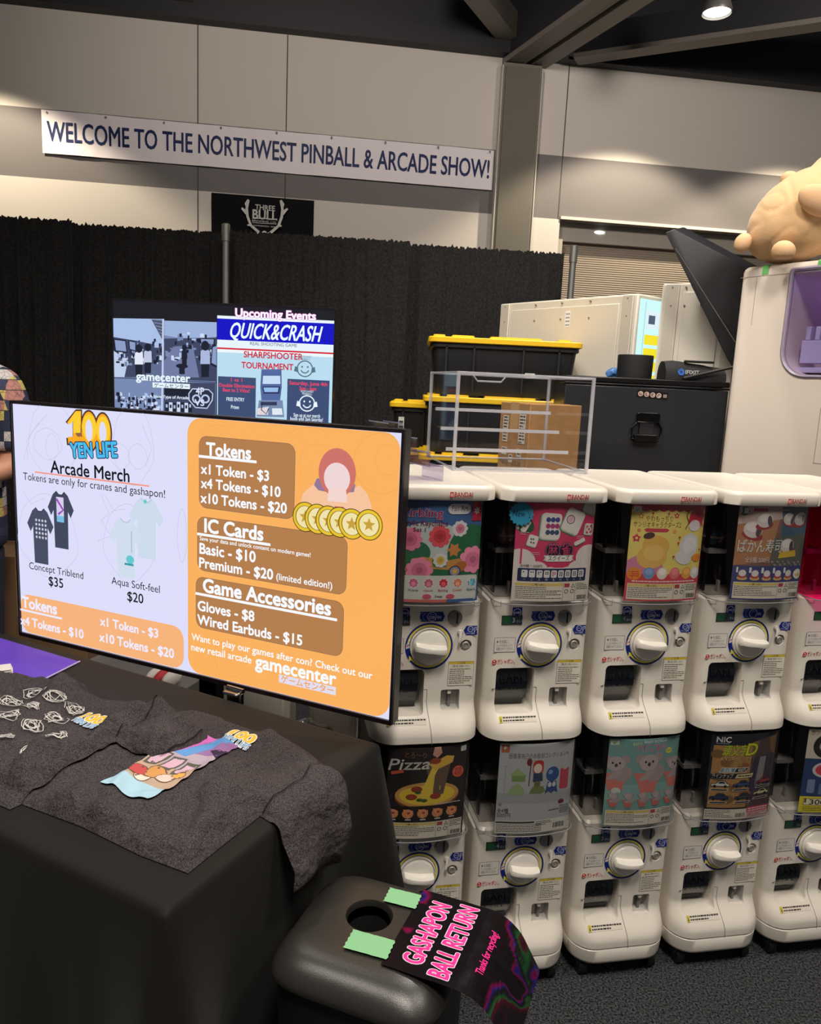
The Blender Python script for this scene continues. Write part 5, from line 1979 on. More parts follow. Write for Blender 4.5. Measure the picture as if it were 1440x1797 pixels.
def small_logo(A, cx, cy, s, rot=0.0):
    """yellow numerals over blue letters; centre in (right, down) metres"""
    A.text('100', cx, cy, (232, 190, 60), h=0.030 * s, w=0.060 * s, bold=.05, outline=(236, 226, 206), over=.03, align='c', rot=rot)
    A.text('YEN LIFE', cx, cy + 0.018 * s, (110, 160, 206), h=0.017 * s, w=0.070 * s, bold=.05, outline=(226, 226, 226), over=.03, align='c', rot=rot)


def seams(lines):
    A = Art()
    for pts in lines:
        A.line([(-l, -u) for l, u in pts], 0.0022, (20, 18, 19))
    return A


# right shirt: back print
A = Art()
X0, X1, Y0, Y1 = -0.300, -0.178, -0.335, -0.085
A.rect(X0, Y0, X1, Y1, (176, 160, 176))
A.rect(X0, Y1 - 0.05, X1, Y1, (168, 204, 222))
A.rect(X0, Y1 - 0.12, X1, Y1 - 0.048, (186, 160, 140))
A.poly([(X0, Y0), (X1, Y0), (X1, Y0 + 0.06), (X0, Y0 + 0.09)], (150, 110, 160))
A.poly([(X0 + 0.02, Y0), (X0 + 0.07, Y0), (X0 + 0.03, Y0 + 0.09), (X0, Y0 + 0.10)], (206, 110, 190))
A.poly([(X0 + 0.07, Y0), (X0 + 0.11, Y0), (X0 + 0.06, Y0 + 0.09), (X0 + 0.03, Y0 + 0.09)], (96, 150, 210))
A.poly([(X0 + 0.09, Y0 + 0.05), (X1, Y0 + 0.03), (X1, Y0 + 0.07)], (60, 44, 70))
for k in range(3):
    y = Y0 + 0.085 + 0.028 * k
    A.poly([(X0 + 0.004 + 0.036 * k, Y0 + 0.1), (X0 + 0.036 + 0.036 * k, Y0 + 0.095), (X0 + 0.033 + 0.036 * k, Y0 + 0.145), (X0 + 0.004 + 0.036 * k, Y0 + 0.15)], (90, 90, 80))
    A.poly([(X0 + 0.008 + 0.036 * k, Y0 + 0.104), (X0 + 0.032 + 0.036 * k, Y0 + 0.099), (X0 + 0.029 + 0.036 * k, Y0 + 0.14), (X0 + 0.008 + 0.036 * k, Y0 + 0.145)], (206, 170, 190))
for x, y, rx, ry, c in ((X0 + 0.02, Y1 - 0.075, 0.022, 0.016, (190, 80, 80)), (X0 + 0.055, Y1 - 0.085, 0.024, 0.02, (206, 150, 90)), (X0 + 0.085, Y1 - 0.08, 0.022, 0.018, (222, 200, 190)), (X0 + 0.10, Y1 - 0.10, 0.014, 0.014, (226, 170, 90)), (X0 + 0.045, Y1 - 0.06, 0.02, 0.012, (230, 214, 200))):
    A.ell(x, y, rx, ry, (110, 84, 70))
    A.ell(x, y, rx * 0.92, ry * 0.9, c)
B = Art()
small_logo(B, -0.192, -0.352, 0.95)
shirt('folded_tshirt', 'charcoal T-shirt with a colour picture print, one sleeve over the table edge', SHIRT2, 1, None,
      [('picture_print', A, 'pastel picture print with a pale blue bottom strip'), ('logo_print', B, 'small yellow and blue logo print'),
       ('sleeve_seam', seams([((0.012, 0.40), (-0.012, 0.30), (0.0, 0.19))]), None), ('sleeve_hem', seams([((-0.155, 0.165 + 0.012), (-0.172, 0.25), (-0.176, 0.325))]), None)])
# left shirt: grid of white doodles
A = Art()
rnd = random.Random(12)
for r in range(4):
    for c in range(4):
        l, u = 0.76 - c * 0.075, 0.285 - r * 0.058
        if r <= 1 and c == 3:
            continue
        for k in range(6):
            n = rnd.randint(9, 14)
            rx, ry = rnd.uniform(0.008, 0.030), rnd.uniform(0.006, 0.021)
            ox, oy = rnd.uniform(-0.006, 0.006), rnd.uniform(-0.006, 0.006)
            pts = []
            for i in range(n + 1):
                a = 2 * PI * i / n * rnd.choice((1, 1, 1.03)) + k
                q = rnd.uniform(0.7, 1.2)
                pts.append((-l + ox + rx * q * math.cos(a), -u + oy + ry * q * math.sin(a)))
            A.line(pts, 0.0015, (206, 203, 198))
B = Art()
small_logo(B, -0.545, -0.262, 1.0)
shirt('folded_tshirt', 'charcoal T-shirt with a grid of white doodles, lying over the other shirt', SHIRT1, 2, SHIRT2,
      [('doodle_print', A, 'rows of white line doodles'), ('logo_print', B, 'small yellow and blue logo print'),
       ('sleeve_seam', seams([((0.46, 0.40), (0.415, 0.32), (0.395, 0.208))]), None), ('sleeve_hem', seams([((0.28, 0.215), (0.268, 0.27), (0.27, 0.33))]), None),
       ('collar_rib', seams([((0.76, 0.425), (0.72, 0.378), (0.65, 0.362), (0.58, 0.378), (0.55, 0.425))]), None)])
# purple cloth and a white folded paper on the far end of the table
PC = Art()
pts = [on_level(*q, TZ) for q in ((140, 1163), (66, 1203))]
t = thing('purple_cloth', 'purple cloth with a pale hem spread over the far end of the table', 'cloth', on_level(40, 1175, TZ))
a, b = pts
bm = bmesh.new()
d1 = (Vector((TU.x, TU.y, 0)))
n = 26
rows = []
for i in range(n + 1):
    p = a.lerp(b - TV_ * 0.03, i / n)
    rows.append([p + d1 * (0.5 * j / n) + Vector((0, 0, 0.003 + 0.006 * max(0, noise.noise(Vector((i * 0.16, j * 0.2, 4)))) * (1 if 0 < i < n and j > 0 else 0))) - t.location for j in range(n + 1)])
loft(bm, rows, 0, False, False, closed=False)
mesh_obj('cloth', bm, mat('purple_fabric', (98, 62, 190), 0.6), t, smooth=60)
bm = bmesh.new()
path_tube(bm, [r[0] + Vector((0, 0, 0.001)) for r in rows], 0.0022, 6)
mesh_obj('hem', bm, mat('pale_hem', (190, 176, 220), 0.7), t)
p = on_level(-4, 1182, TZ + 0.01)
t = thing('folded_paper', 'small white folded paper on the purple cloth', 'paper', p, 0.5)
bm = bmesh.new()
for k in range(3):
    box(bm, -0.05 + 0.004 * k, 0.035 - 0.002 * k, -0.022, 0.022, 0.002 + 0.005 * k, 0.0055 + 0.005 * k)
mesh_obj('paper_fold', bm, mat('paper_white', (226, 220, 210), 0.7), t, bevel=0.001)
# chrome clamp on the table's back edge
p = on_level(411, 1222, TZ)
t = thing('table_clamp', 'small chrome clamp on the back edge of the black table', 'clamp', p + Vector((0, 0, -0.01)), -TA)
bm = bmesh.new()
box(bm, -0.022, 0.022, -0.004, 0.012, -0.05, 0.022)
box(bm, -0.022, 0.022, -0.02, 0.012, 0.018, 0.026)
mesh_obj('clamp_body', bm, CHROME, t, bevel=0.003)
bm = bmesh.new()
tube(bm, (-0.026, 0.004, 0.028), (0.026, 0.004, 0.028), 0.006)
mesh_obj('clamp_bar', bm, CHROME, t, smooth=40)

# ------------------------------------------------------------------ bin with its sign
BZ = 0.70
BY = math.radians(-20)
bc = Vector((-0.026, 1.200, 0))
t = thing('recycling_bin', 'black plastic bin with a round hole in its swing lid, below the table corner', 'bin', bc, BY)
HW, HD = 0.155, 0.146
R2 = Matrix.Rotation(-BY, 2)
hc = Vector((-0.040, 1.228)) - bc.xy
hx, hy = R2 @ hc
NA = 72


def lidring(k, z, hole=False):
    """k = 0 at the hole's edge, 1 at the lid's rim"""
    out = []
    for i in range(NA):
        a = 2 * PI * i / NA
        ex = 2 / 5.0
        sx, sy = HW * math.copysign(abs(math.cos(a)) ** ex, math.cos(a)), HD * math.copysign(abs(math.sin(a)) ** ex, math.sin(a))
        px, py = hx + 0.0415 * math.cos(a), hy + 0.0415 * math.sin(a)
        out.append((px + (sx - px) * k, py + (sy - py) * k, z))
    return out


BINM = mat('bin_black', (42, 40, 37), 0.33, spec=0.65, bump=(700, 0.12, 0.002))
bm = bmesh.new()
loft(bm, [lidring(-0.02, BZ - 0.012), lidring(-0.005, BZ - 0.003), lidring(0.01, BZ), lidring(0.35, BZ + 0.001), lidring(0.55, BZ), lidring(0.68, BZ - 0.003), lidring(0.79, BZ - 0.009), lidring(0.88, BZ - 0.018), lidring(0.95, BZ - 0.028), lidring(0.99, BZ - 0.036), lidring(1.0, BZ - 0.041), lidring(0.995, BZ - 0.046), lidring(0.95, BZ - 0.047)], 0, False, False)
mesh_obj('swing_lid', bm, BINM, t, smooth=40)
bm = bmesh.new()
rings = []
for z, s in ((0.0, 0.80), (0.01, 0.82), (0.3, 0.89), (BZ - 0.08, 0.935), (BZ - 0.045, 0.94)):
    rings.append([(x * s, y * s, z) for x, y, _ in lidring(1.0, 0)])
loft(bm, rings, 0, True, False)
mesh_obj('bin_body', bm, mat('bin_body_black', (18, 18, 19), 0.5), t, smooth=40)
bm = bmesh.new()
loft(bm, [lidring(-0.03, BZ - 0.03), [(x * 0.6 + hx * 0.4, y * 0.6 + hy * 0.4, BZ - 0.4) for x, y, _ in lidring(-0.03, 0)]], 0, False, True)
mesh_obj('inner_bag', bm, mat('bag_black', (6, 6, 6), 0.8), t)

# sign sheet: starts beside the hole, lies on the lid and bends down over its right side
tl, bl = Vector((0.057, 1.295, 0)), Vector((-0.012, 1.114, 0))
sa = (tl - bl).normalized()
sb = Vector((sa.y, -sa.x, 0))
so = bl - sa * 0.006


def sign_pt(x, y, z):
    """x along the reading line, y down the sheet (negative = further from the hole)"""
    s = -y
    s0, r, amax = 0.125, 0.085, math.radians(58)
    if s < s0:
        h, d, a = s, 0.0, 0.0
    else:
        a = min((s - s0) / r, amax)
        h, d = s0 + r * math.sin(a), r * (1 - math.cos(a))
        rest = max(0, s - s0 - r * amax)
        h += rest * math.cos(a)
        d += rest * math.sin(a)
    n = sb * math.sin(a) + Vector((0, 0, math.cos(a)))
    wob = 0.0012 * noise.noise(Vector((x * 30, s * 25, 1)))
    return so + sa * x + sb * h + Vector((0, 0, BZ + 0.0035 - d)) + n * (z + wob)


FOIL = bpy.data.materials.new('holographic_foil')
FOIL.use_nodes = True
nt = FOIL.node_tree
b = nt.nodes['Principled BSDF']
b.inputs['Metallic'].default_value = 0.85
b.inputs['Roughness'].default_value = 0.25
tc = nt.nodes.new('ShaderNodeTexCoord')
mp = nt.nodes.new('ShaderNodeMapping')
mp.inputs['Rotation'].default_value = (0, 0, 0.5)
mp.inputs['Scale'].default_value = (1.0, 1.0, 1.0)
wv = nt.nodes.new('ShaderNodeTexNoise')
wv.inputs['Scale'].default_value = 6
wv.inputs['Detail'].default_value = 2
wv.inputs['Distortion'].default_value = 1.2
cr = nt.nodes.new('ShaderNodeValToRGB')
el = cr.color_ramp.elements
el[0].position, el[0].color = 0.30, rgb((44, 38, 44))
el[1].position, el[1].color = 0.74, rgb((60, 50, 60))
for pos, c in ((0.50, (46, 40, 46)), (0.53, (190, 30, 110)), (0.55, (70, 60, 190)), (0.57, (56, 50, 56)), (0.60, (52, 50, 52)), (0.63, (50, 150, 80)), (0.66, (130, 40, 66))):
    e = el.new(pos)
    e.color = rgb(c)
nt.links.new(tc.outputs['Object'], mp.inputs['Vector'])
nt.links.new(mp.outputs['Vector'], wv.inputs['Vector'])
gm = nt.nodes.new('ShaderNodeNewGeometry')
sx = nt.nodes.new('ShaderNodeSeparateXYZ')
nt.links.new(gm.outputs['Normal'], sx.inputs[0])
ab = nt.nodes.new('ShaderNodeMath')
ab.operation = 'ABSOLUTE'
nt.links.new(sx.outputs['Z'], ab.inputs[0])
m1 = nt.nodes.new('ShaderNodeMath')       # rainbow reflections painted into the base colour, stronger where the sheet bends
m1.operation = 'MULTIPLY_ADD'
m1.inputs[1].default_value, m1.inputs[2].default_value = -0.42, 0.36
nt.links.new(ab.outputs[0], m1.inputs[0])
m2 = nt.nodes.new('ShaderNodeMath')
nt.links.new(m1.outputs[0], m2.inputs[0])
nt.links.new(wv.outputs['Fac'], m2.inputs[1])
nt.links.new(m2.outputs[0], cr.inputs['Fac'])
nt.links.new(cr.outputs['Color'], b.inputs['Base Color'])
SW, SLN = 0.206, 0.272
A = Art()
A.rect(0, 0, SW, SLN, (1, 1, 1))
HOT = (250, 50, 150)
A.text('GASHAPON', SW / 2, 0.062, HOT, h=0.034, w=0.158, bold=.05, outline=(240, 220, 235), over=.022, align='c')
A.text('BALL RETURN', SW / 2, 0.112, HOT, h=0.034, w=0.182, bold=.05, outline=(240, 220, 235), over=.022, align='c')
A.text('Thanks for recycling!', SW / 2, 0.160, HOT, h=0.013, w=0.105, bold=.03, align='c')
bs = so + Vector((0, 0, BZ))
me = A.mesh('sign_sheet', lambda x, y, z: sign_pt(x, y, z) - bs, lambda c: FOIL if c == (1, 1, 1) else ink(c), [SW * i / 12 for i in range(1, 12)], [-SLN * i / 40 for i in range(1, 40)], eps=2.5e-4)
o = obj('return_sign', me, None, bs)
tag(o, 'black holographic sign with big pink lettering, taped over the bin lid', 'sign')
for (q0, q1, lab) in (((705, 1580), 1.0, 'green masking tape strip nearer the capsule machines, at the corner of the bin sign'), ((647, 1661), 1.25, 'longer green masking tape strip nearer the table front, at the corner of the bin sign')):
    p = on_level(*q0, BZ)
    n = 14
    bm = bmesh.new()
    rows = []
    L, Wd = 0.062 * q1, 0.040 if q1 < 1.1 else 0.046
    for i in range(n + 1):
        x = -L / 2 + L * i / n
        rows.append([Vector((x + (0.002 * (j % 2) if i in (0, n) else 0), -Wd / 2 + Wd * j / 8, 0.0052 + 0.0008 * noise.noise(Vector((x * 160, j * 0.2, q1))))) for j in range(9)])
    loft(bm, rows, 0, False, False, closed=False)
    o = mesh_obj('tape_strip', bm, mat('masking_green', (132, 190, 140), 0.6, bump=(300, 0.2, 0.002)), None, p, (0, 0, math.radians(-17)), smooth=60)
    tag(o, lab, 'tape', 'green tape strips on the bin')

# ------------------------------------------------------------------ clear display pieces on the machine lids
LZ = DZ + 0.4235
RX, RY = Vector((math.cos(ROWYAW), math.sin(ROWYAW), 0)), Vector((-math.sin(ROWYAW), math.cos(ROWYAW), 0))
t = thing('acrylic_display_case', 'empty clear acrylic display case with stepped shelves on the white machine lids', 'display case', (0.113, 2.13, LZ), math.radians(11))
w, d, h = 0.405, 0.36, 0.275
for nm, a in (('bottom_panel', (0, w, 0, d, 0, 0.003)), ('top_panel', (0, w, 0, d, h - 0.003, h)), ('side_panel', (0, 0.003, 0, d, 0.003, h - 0.003)), ('side_panel', (w - 0.003, w, 0, d, 0.003, h - 0.003)),
              ('front_panel', (0.003, w - 0.003, 0, 0.003, 0.003, h - 0.003)), ('back_door', (0.003, w - 0.003, d - 0.003, d, 0.003, h - 0.003))):
    bm = bmesh.new()
    box(bm, *a)
    mesh_obj(nm, bm, ACRYL, t)
CE = mat('acrylic_rail', (226, 226, 234), 0.15, coat=0.5)
CE.node_tree.nodes['Principled BSDF'].inputs['Alpha'].default_value = 0.42
for x in (0.003, w - 0.003):
    for y in (0.003, d - 0.003):
        bm = bmesh.new()
        loft(bm, [[(x + a, y + b, z) for a, b in rr(-0.005, 0.005, -0.005, 0.005, 0.003)] for z in (0, h)])
        mesh_obj('corner_post', bm, CE, t, smooth=40)
for z in (0.003, h - 0.003):
    for a, b in (((0, 0.003), (w, 0.003)), ((0, d - 0.003), (w, d - 0.003)), ((0.003, 0), (0.003, d)), ((w - 0.003, 0), (w - 0.003, d))):
        bm = bmesh.new()
        tube(bm, (a[0], a[1], z), (b[0], b[1], z), 0.0034, n=8)
        mesh_obj('edge_rail', bm, CE, t, smooth=40)
bm = bmesh.new()
path_tube(bm, [(0.14, d - 0.005, h - 0.004), (0.155, d - 0.005, h - 0.022), (0.235, d - 0.005, h - 0.022), (0.25, d - 0.005, h - 0.004)], 0.003, 8)
mesh_obj('door_handle', bm, CE, t, smooth=40)
for y, z in ((0.30, 0.162), (0.215, 0.106), (0.13, 0.050)):
    bm = bmesh.new()
    box(bm, 0.008, w - 0.012, y, y + 0.085, z - 0.003, z)
    s = mesh_obj('shelf_step', bm, ACRYL, t)
    bm = bmesh.new()
    box(bm, 0.008, w - 0.012, y - 0.003, y, z - 0.007, z + 0.003)
    mesh_obj('step_edge', bm, mat('frosted_edge', (196, 194, 198), 0.35, coat=0.3), s)

p = on_level(752, 846, LZ)
t = thing('acrylic_riser', 'small clear acrylic stair riser on the lid beside the price screen', 'display stand', (p.x - 0.03, p.y, LZ), math.radians(30))
bm = bmesh.new()
prof = [(0.075, 0.0), (0.075, 0.035), (0.035, 0.035), (0.035, 0.07), (-0.005, 0.07), (-0.005, 0.105), (-0.045, 0.105), (-0.045, 0.14), (-0.085, 0.14), (-0.085, 0.0)]
for (x0, z0), (x1, z1) in zip(prof, prof[1:]):
    box(bm, min(x0, x1) - 0.0015, max(x0, x1) + 0.0015, 0, 0.10, min(z0, z1), max(z0, z1) + (0.0025 if z0 == z1 else 0))
mesh_obj('steps', bm, clear_mat('acrylic_lilac', (238, 236, 250), 0.3, 0.06, 0.05), t)
bm = bmesh.new()
for x, z in prof[:-1]:
    tube(bm, (x, 0, z), (x, 0.10, z), 0.0018, n=6)
mesh_obj('step_rims', bm, CE, t)

# ------------------------------------------------------------------ storage behind the machines
BZT = 1.07
t = thing('work_table', 'black work table holding the totes behind the machines', 'table', (0.3, 3.4, 0))
bm = bmesh.new()
box(bm, -0.52, 0.3, -0.62, 0.55, BZT - 0.03, BZT)
mesh_obj('table_top', bm, BLACKP, t)
for sx in (-0.48, 0.26):
    for sy in (-0.58, 0.5):
        bm = bmesh.new()
        tube(bm, (sx, sy, 0), (sx, sy, BZT - 0.03), 0.02, n=10)
        mesh_obj('leg', bm, BLACKM, t)
YLW = mat('tote_yellow', (236, 190, 30), 0.4)
TBK = mat('tote_black', (26, 27, 31), 0.5)


def tote(label, x, y, z, w, d, h, rot=0.0, tagpos=None):
    t = thing('storage_tote', label, 'tote', (x, y, z), rot, 'black totes with yellow lids')
    bm = bmesh.new()
    rings = []
    for zz, i in ((0, 0.045), (0.01, 0.04), (h - 0.06, 0.022), (h - 0.055, 0.012), (h - 0.035, 0.012)):
        rings.append([(px, py, zz) for px, py in rr(i, w - i, i, d - i, 0.03)])
    loft(bm, rings)
    for k in (0.12, 0.3, 0.62, 0.85):
        box(bm, w * k - 0.004, w * k + 0.004, 0.012, 0.03, 0.02, h - 0.05)
    mesh_obj('tote_body', bm, TBK, t, smooth=40)
    bm = bmesh.new()
    rings = []
    for zz, i in ((h - 0.036, 0.003), (h - 0.033, 0.0), (h - 0.014, 0.0), (h - 0.010, 0.004), (h - 0.010, 0.03)):
        rings.append([(px, py, zz) for px, py in rr(i, w - i, i, d - i, 0.035)])
    loft(bm, rings)
    for k0, k1 in ((0.03, 0.11), (0.15, 0.30), (0.40, 0.74), (0.84, 0.93)):
        for y0 in (0.03, d - 0.11):
            loft(bm, [[(px, py, zz) for px, py in rr(w * k0 + i, w * k1 - i, y0 + i, y0 + 0.08 - i, 0.012)] for zz, i in ((h - 0.0101, 0), (h - 0.002, 0.001), (h, 0.004))])
    mesh_obj('tote_lid', bm, YLW, t, smooth=35)
    if tagpos is not None:
        lx, lz, lw, lh = tagpos
        A = Art()
        A.rect(lx, -lz - lh, lx + lw, -lz, (206, 206, 200))
        A.small_print(lx + lw * .1, -lz - lh * .8, lx + lw * .9, 3, lh / 4, (60, 60, 60), 0.5, int(lx * 100))
        obj('tote_label', A.mesh('tote_label', front(0.010)), t)
    return t


P_ = 0.268
tote('topmost black tote with a yellow lid, above the clear display case', 0.045, 3.5, BZT + 2 * P_, 0.70, 0.44, P_, 0.0, (0.445, 0.09, 0.045, 0.022))
tote('middle black tote with a yellow lid, seen through the clear display case', 0.035, 3.5, BZT + P_, 0.70, 0.44, P_)
tote('lowest black tote with a yellow lid, behind the foot of the clear display case', 0.025, 3.5, BZT, 0.70, 0.44, P_)
PB = 0.245
tote('black tote with a yellow lid standing left of the main stack', -0.135, 3.95, BZT + PB, 0.60, 0.35, PB, 0.0, (0.05, 0.06, 0.03, 0.10))
tote('black tote with a yellow lid, under the tote left of the main stack', -0.135, 3.95, BZT, 0.60, 0.35, PB)

t = thing('cardboard_box', 'brown shipping box with white labels behind the clear display case', 'box', (0.42, 2.80, BZT), math.radians(28))
CARD = mat('cardboard', (176, 132, 82), 0.85, var=(30, (166, 122, 74)))
bh = 0.525
bm = bmesh.new()
box(bm, 0, 0.24, 0, 0.19, 0, bh)
mesh_obj('box_body', bm, CARD, t, bevel=0.003)
bm = bmesh.new()
box(bm, -0.001, 0.2405, 0.07, 0.12, bh, bh + 0.001)
box(bm, -0.0008, 0, 0.07, 0.12, bh - 0.11, bh)
mesh_obj('packing_tape', bm, mat('packing_tape', (196, 156, 104), 0.3), t)
A = Art()
for x0, z0, x1, z1 in ((-0.165, bh - 0.15, -0.13, bh - 0.05), (-0.062, bh - 0.15, -0.02, bh - 0.03), (-0.165, bh - 0.2, -0.13, bh - 0.17), (-0.065, bh - 0.2, -0.035, bh - 0.17), (-0.115, bh - 0.225, -0.09, bh - 0.195)):
    A.rect(x0, -z1, x1, -z0, (214, 206, 190))
    A.small_print(x0 + .004, -z1 + .004, x1 - .004, int((z1 - z0) / .012), .012, (80, 70, 60), .5, int(z0 * 99))
A.text('MEAS', -0.17, -(bh - 0.235), (90, 66, 40), h=0.018, w=0.05)
A.text('33CM', -0.09, -(bh - 0.235), (90, 66, 40), h=0.018, w=0.05)
obj('box_labels', A.mesh('box_labels', lambda x, y, z: Vector((-0.0015 - z, -x, y))), t)

# tall black case with a butterfly latch
CZ = 1.712
t = thing('road_case', 'tall black hard case with a butterfly latch behind the machine lids', 'case', (0.61, 3.16, 0))
CBK = mat('case_black', (38, 40, 44), 0.32, bump=(500, 0.06, 0.002), coat=0.15)
cw = 0.67
bm = bmesh.new()
box(bm, 0, cw, 0, 0.24, 0.02, CZ - 0.035)
mesh_obj('case_body', bm, CBK, t, bevel=0.004)
bm = bmesh.new()
box(bm, -0.003, cw + 0.003, -0.004, 0.244, CZ - 0.034, CZ - 0.024)
box(bm, -0.002, cw + 0.002, -0.003, 0.243, CZ - 0.023, CZ)
mesh_obj('case_rim', bm, mat('case_rim', (26, 26, 28), 0.3, metal=0.4), t, bevel=0.004)
C3 = lambda px, py: (lambda q: (q.x - 0.61, q.z))(on_plane(px, py, (0.61, 3.16), (1.28, 3.16)))
lx, lz = C3(1133, 750)
bm = bmesh.new()
loft(bm, [[(x, y, z) for x, z in rr(lx - 0.045, lx + 0.05, lz + 0.02, lz + 0.062, 0.012)] for y in (0, -0.016)])
box(bm, lx - 0.045, lx + 0.05, -0.02, 0, lz + 0.018, lz + 0.024)
L = mesh_obj('latch', bm, mat('latch_black', (12, 12, 14), 0.2, metal=0.5), t, bevel=0.003)
bm = bmesh.new()
path_tube(bm, [(lx - 0.04, -0.012, lz + 0.02), (lx - 0.062, -0.015, lz - 0.005), (lx - 0.06, -0.015, lz - 0.05), (lx + 0.05, -0.015, lz - 0.052), (lx + 0.06, -0.015, lz - 0.005), (lx + 0.045, -0.012, lz + 0.02)], 0.005, 8)
mesh_obj('latch_ring', bm, MATS['latch_black'], L, smooth=50)
bm = bmesh.new()
loft(bm, [[(x, y, z) for x, z in rr(lx - 0.052, lx + 0.046, lz - 0.062, lz - 0.028, 0.006)] for y in (-0.002, -0.022)])
mesh_obj('latch_grip', bm, MATS['latch_black'], L, bevel=0.003)
bm = bmesh.new()
box(bm, lx - 0.03, lx + 0.03, -0.008, 0, lz - 0.03, lz + 0.02)
mesh_obj('latch_plate', bm, mat('latch_chrome', (90, 92, 96), 0.2, metal=1), L, bevel=0.002)
nx, nz = C3(1144, 693)
A = Art(0.001, nx, nz)
A.rot_rrect(0, 0, 128, 32, 4, 0.06, (22, 16, 18))
for k in range(4):
    A.ell(-48 + 25 * k, -3 + 1.6 * k, 10.5, 10.5, (196, 170, 160))
    A.ring(-48 + 25 * k, -3 + 1.6 * k, 3, 6, (60, 30, 30), 0.6 * k, 4.4 + 0.6 * k)
for k in range(3):
    A.rect(46 + 5 * k, -4, 49 + 5 * k, 9, (196, 170, 160))
obj('name_badge', A.mesh('name_badge', front(-0.0008)), t)

# things on the case
def on_case(px, y):
    q = on_plane(px, 660, (0, y), (1, y))
    return Vector((q.x, y, CZ))


p = on_case(1112, 3.30)
t = thing('cable_drum', 'short black cylinder standing on the tall black case', 'cylinder', p)
bm = bmesh.new()
lathe(bm, [(0.070, 0.0005), (0.072, 0.002), (0.074, 0.09), (0.073, 0.098), (0.066, 0.098), (0.064, 0.08), (0.02, 0.078)], n=36)
mesh_obj('drum_body', bm, mat('matte_black', (18, 18, 20), 0.7), t, smooth=40)
p = on_case(1082, 3.36)
t = thing('blue_pouch', 'small crumpled blue wrapper beside the black cylinder on the case', 'wrapper', p)
bm = bmesh.new()
ellipsoid(bm, (-0.02, 0, 0.02), (0.03, 0.02, 0.02))
for v in bm.verts:
    v.co += Vector((1, 0.5, 1)) * 0.008 * noise.noise(v.co * 60)
    v.co.z = max(0.0005, v.co.z)
mesh_obj('wrapper_body', bm, mat('wrapper_blue', (60, 110, 170), 0.4), t)
p = on_case(1212, 3.24)
t = thing('tool_bag', 'black folded tool pouch with a blue dot and white lettering on the tall case', 'bag', p)
bm = bmesh.new()
rows = []
for i in range(13):
    x = -0.125 + 0.25 * i / 12
    row = []
    for j in range(15):
        a = PI * j / 14
        k = (1 - 0.35 * (i / 12)) * (0.75 + 0.25 * math.sin(PI * min(1, (i + 2) / 6) / 2))
        row.append((x + 0.02 * math.cos(a) * 0, -0.06 * math.cos(a) * 1.0, max(0.0005, (0.088 * k) * math.sin(a) ** 0.75) + 0.003 * noise.noise(Vector((x * 30, j * .4, 2)))))
    rows.append(row)
loft(bm, rows, 0, False, False, closed=False)
bm.faces.new([bm.verts.new(v) for v in rows[0]])
bm.faces.new([bm.verts.new(v) for v in rows[-1]][::-1])
mesh_obj('pouch_body', bm, mat('bag_cloth', (22, 22, 25), 0.75, bump=(300, 0.2, 0.002)), t, smooth=50)
bm = bmesh.new()
loft(bm, [[(x, y, z) for x, y in rr(-0.045, 0.075, -0.045, -0.02, 0.006)] for z in (0.074, 0.083)])
mesh_obj('strap', bm, mat('strap_black', (14, 14, 15), 0.6), t, bevel=0.002)
A = Art(0.001)
A.ell(-62, -34, 14, 14, (44, 90, 170))
A.ell(-62, -34, 5, 5, (20, 40, 90))
A.text('IFIXIT', -44, -27, (216, 216, 216), h=15, w=56, bold=.03)
obj('bag_print', A.mesh('bag_print', lambda x, y, z: Vector((x, -0.060 - 0.002 + (y - 0.02) * 0.35 - z, y))), t)
t = thing('tablet_bar', 'thin black slab with a highlight strip, leaning on the tool pouch', 'slab', on_case(1200, 3.163))
bm = bmesh.new()
M = Matrix.Rotation(-0.27, 4, 'Y')
box(bm, 0.0, 0.26, 0.0, 0.012, 0.002, 0.014, 0, M)
mesh_obj('slab_body', bm, BLACKP, t, bevel=0.002)
bm = bmesh.new()
box(bm, 0.002, 0.258, -0.0015, 0.0005, 0.009, 0.0145, 0, M)
mesh_obj('slab_glint', bm, SILVER, t)  # silver strip stands in for the highlight along the slab

# big dark panel tilted up behind the crane machine
Y0 = 3.34
c = [on_plane(px, py, (0, Y0), (1, Y0)) for px, py in ((1184, 404), (1200, 398), (1335, 470), (1375, 495), (1375, 700), (1305, 640), (1290, 622))]
base = Vector((c[5].x, Y0, CZ))
t = thing('dark_panel', 'large black panel tilted diagonally between the white cabinets and the crane machine', 'panel', base)
dv = Vector((-0.055, -0.045, -0.02))
bm = bmesh.new()
c[-2].z = CZ + 0.07
loft(bm, [[p - base for p in c], [p - base + dv for p in c]])
mesh_obj('panel_board', bm, mat('panel_black', (26, 27, 32), 0.45), t, bevel=0.004)
bm = bmesh.new()
a, b = c[0] - base, c[6] - base
path_tube(bm, [a + dv * 1.02 + Vector((0.05, 0, -0.06)), b + dv * 1.02 + Vector((0.045, 0, 0.05))], 0.002, 6)
mesh_obj('panel_trim', bm, SILVER, t)
bm = bmesh.new()
box(bm, -0.005, 0.03, -0.02, 0.02, 0.0005, 0.10)
mesh_obj('panel_foot', bm, BLACKP, t)

# ------------------------------------------------------------------ white cabinets further back
WCAB = mat('cabinet_white', (214, 208, 196), 0.45)
WCAB2 = mat('cabinet_strip', (196, 190, 178), 0.45)


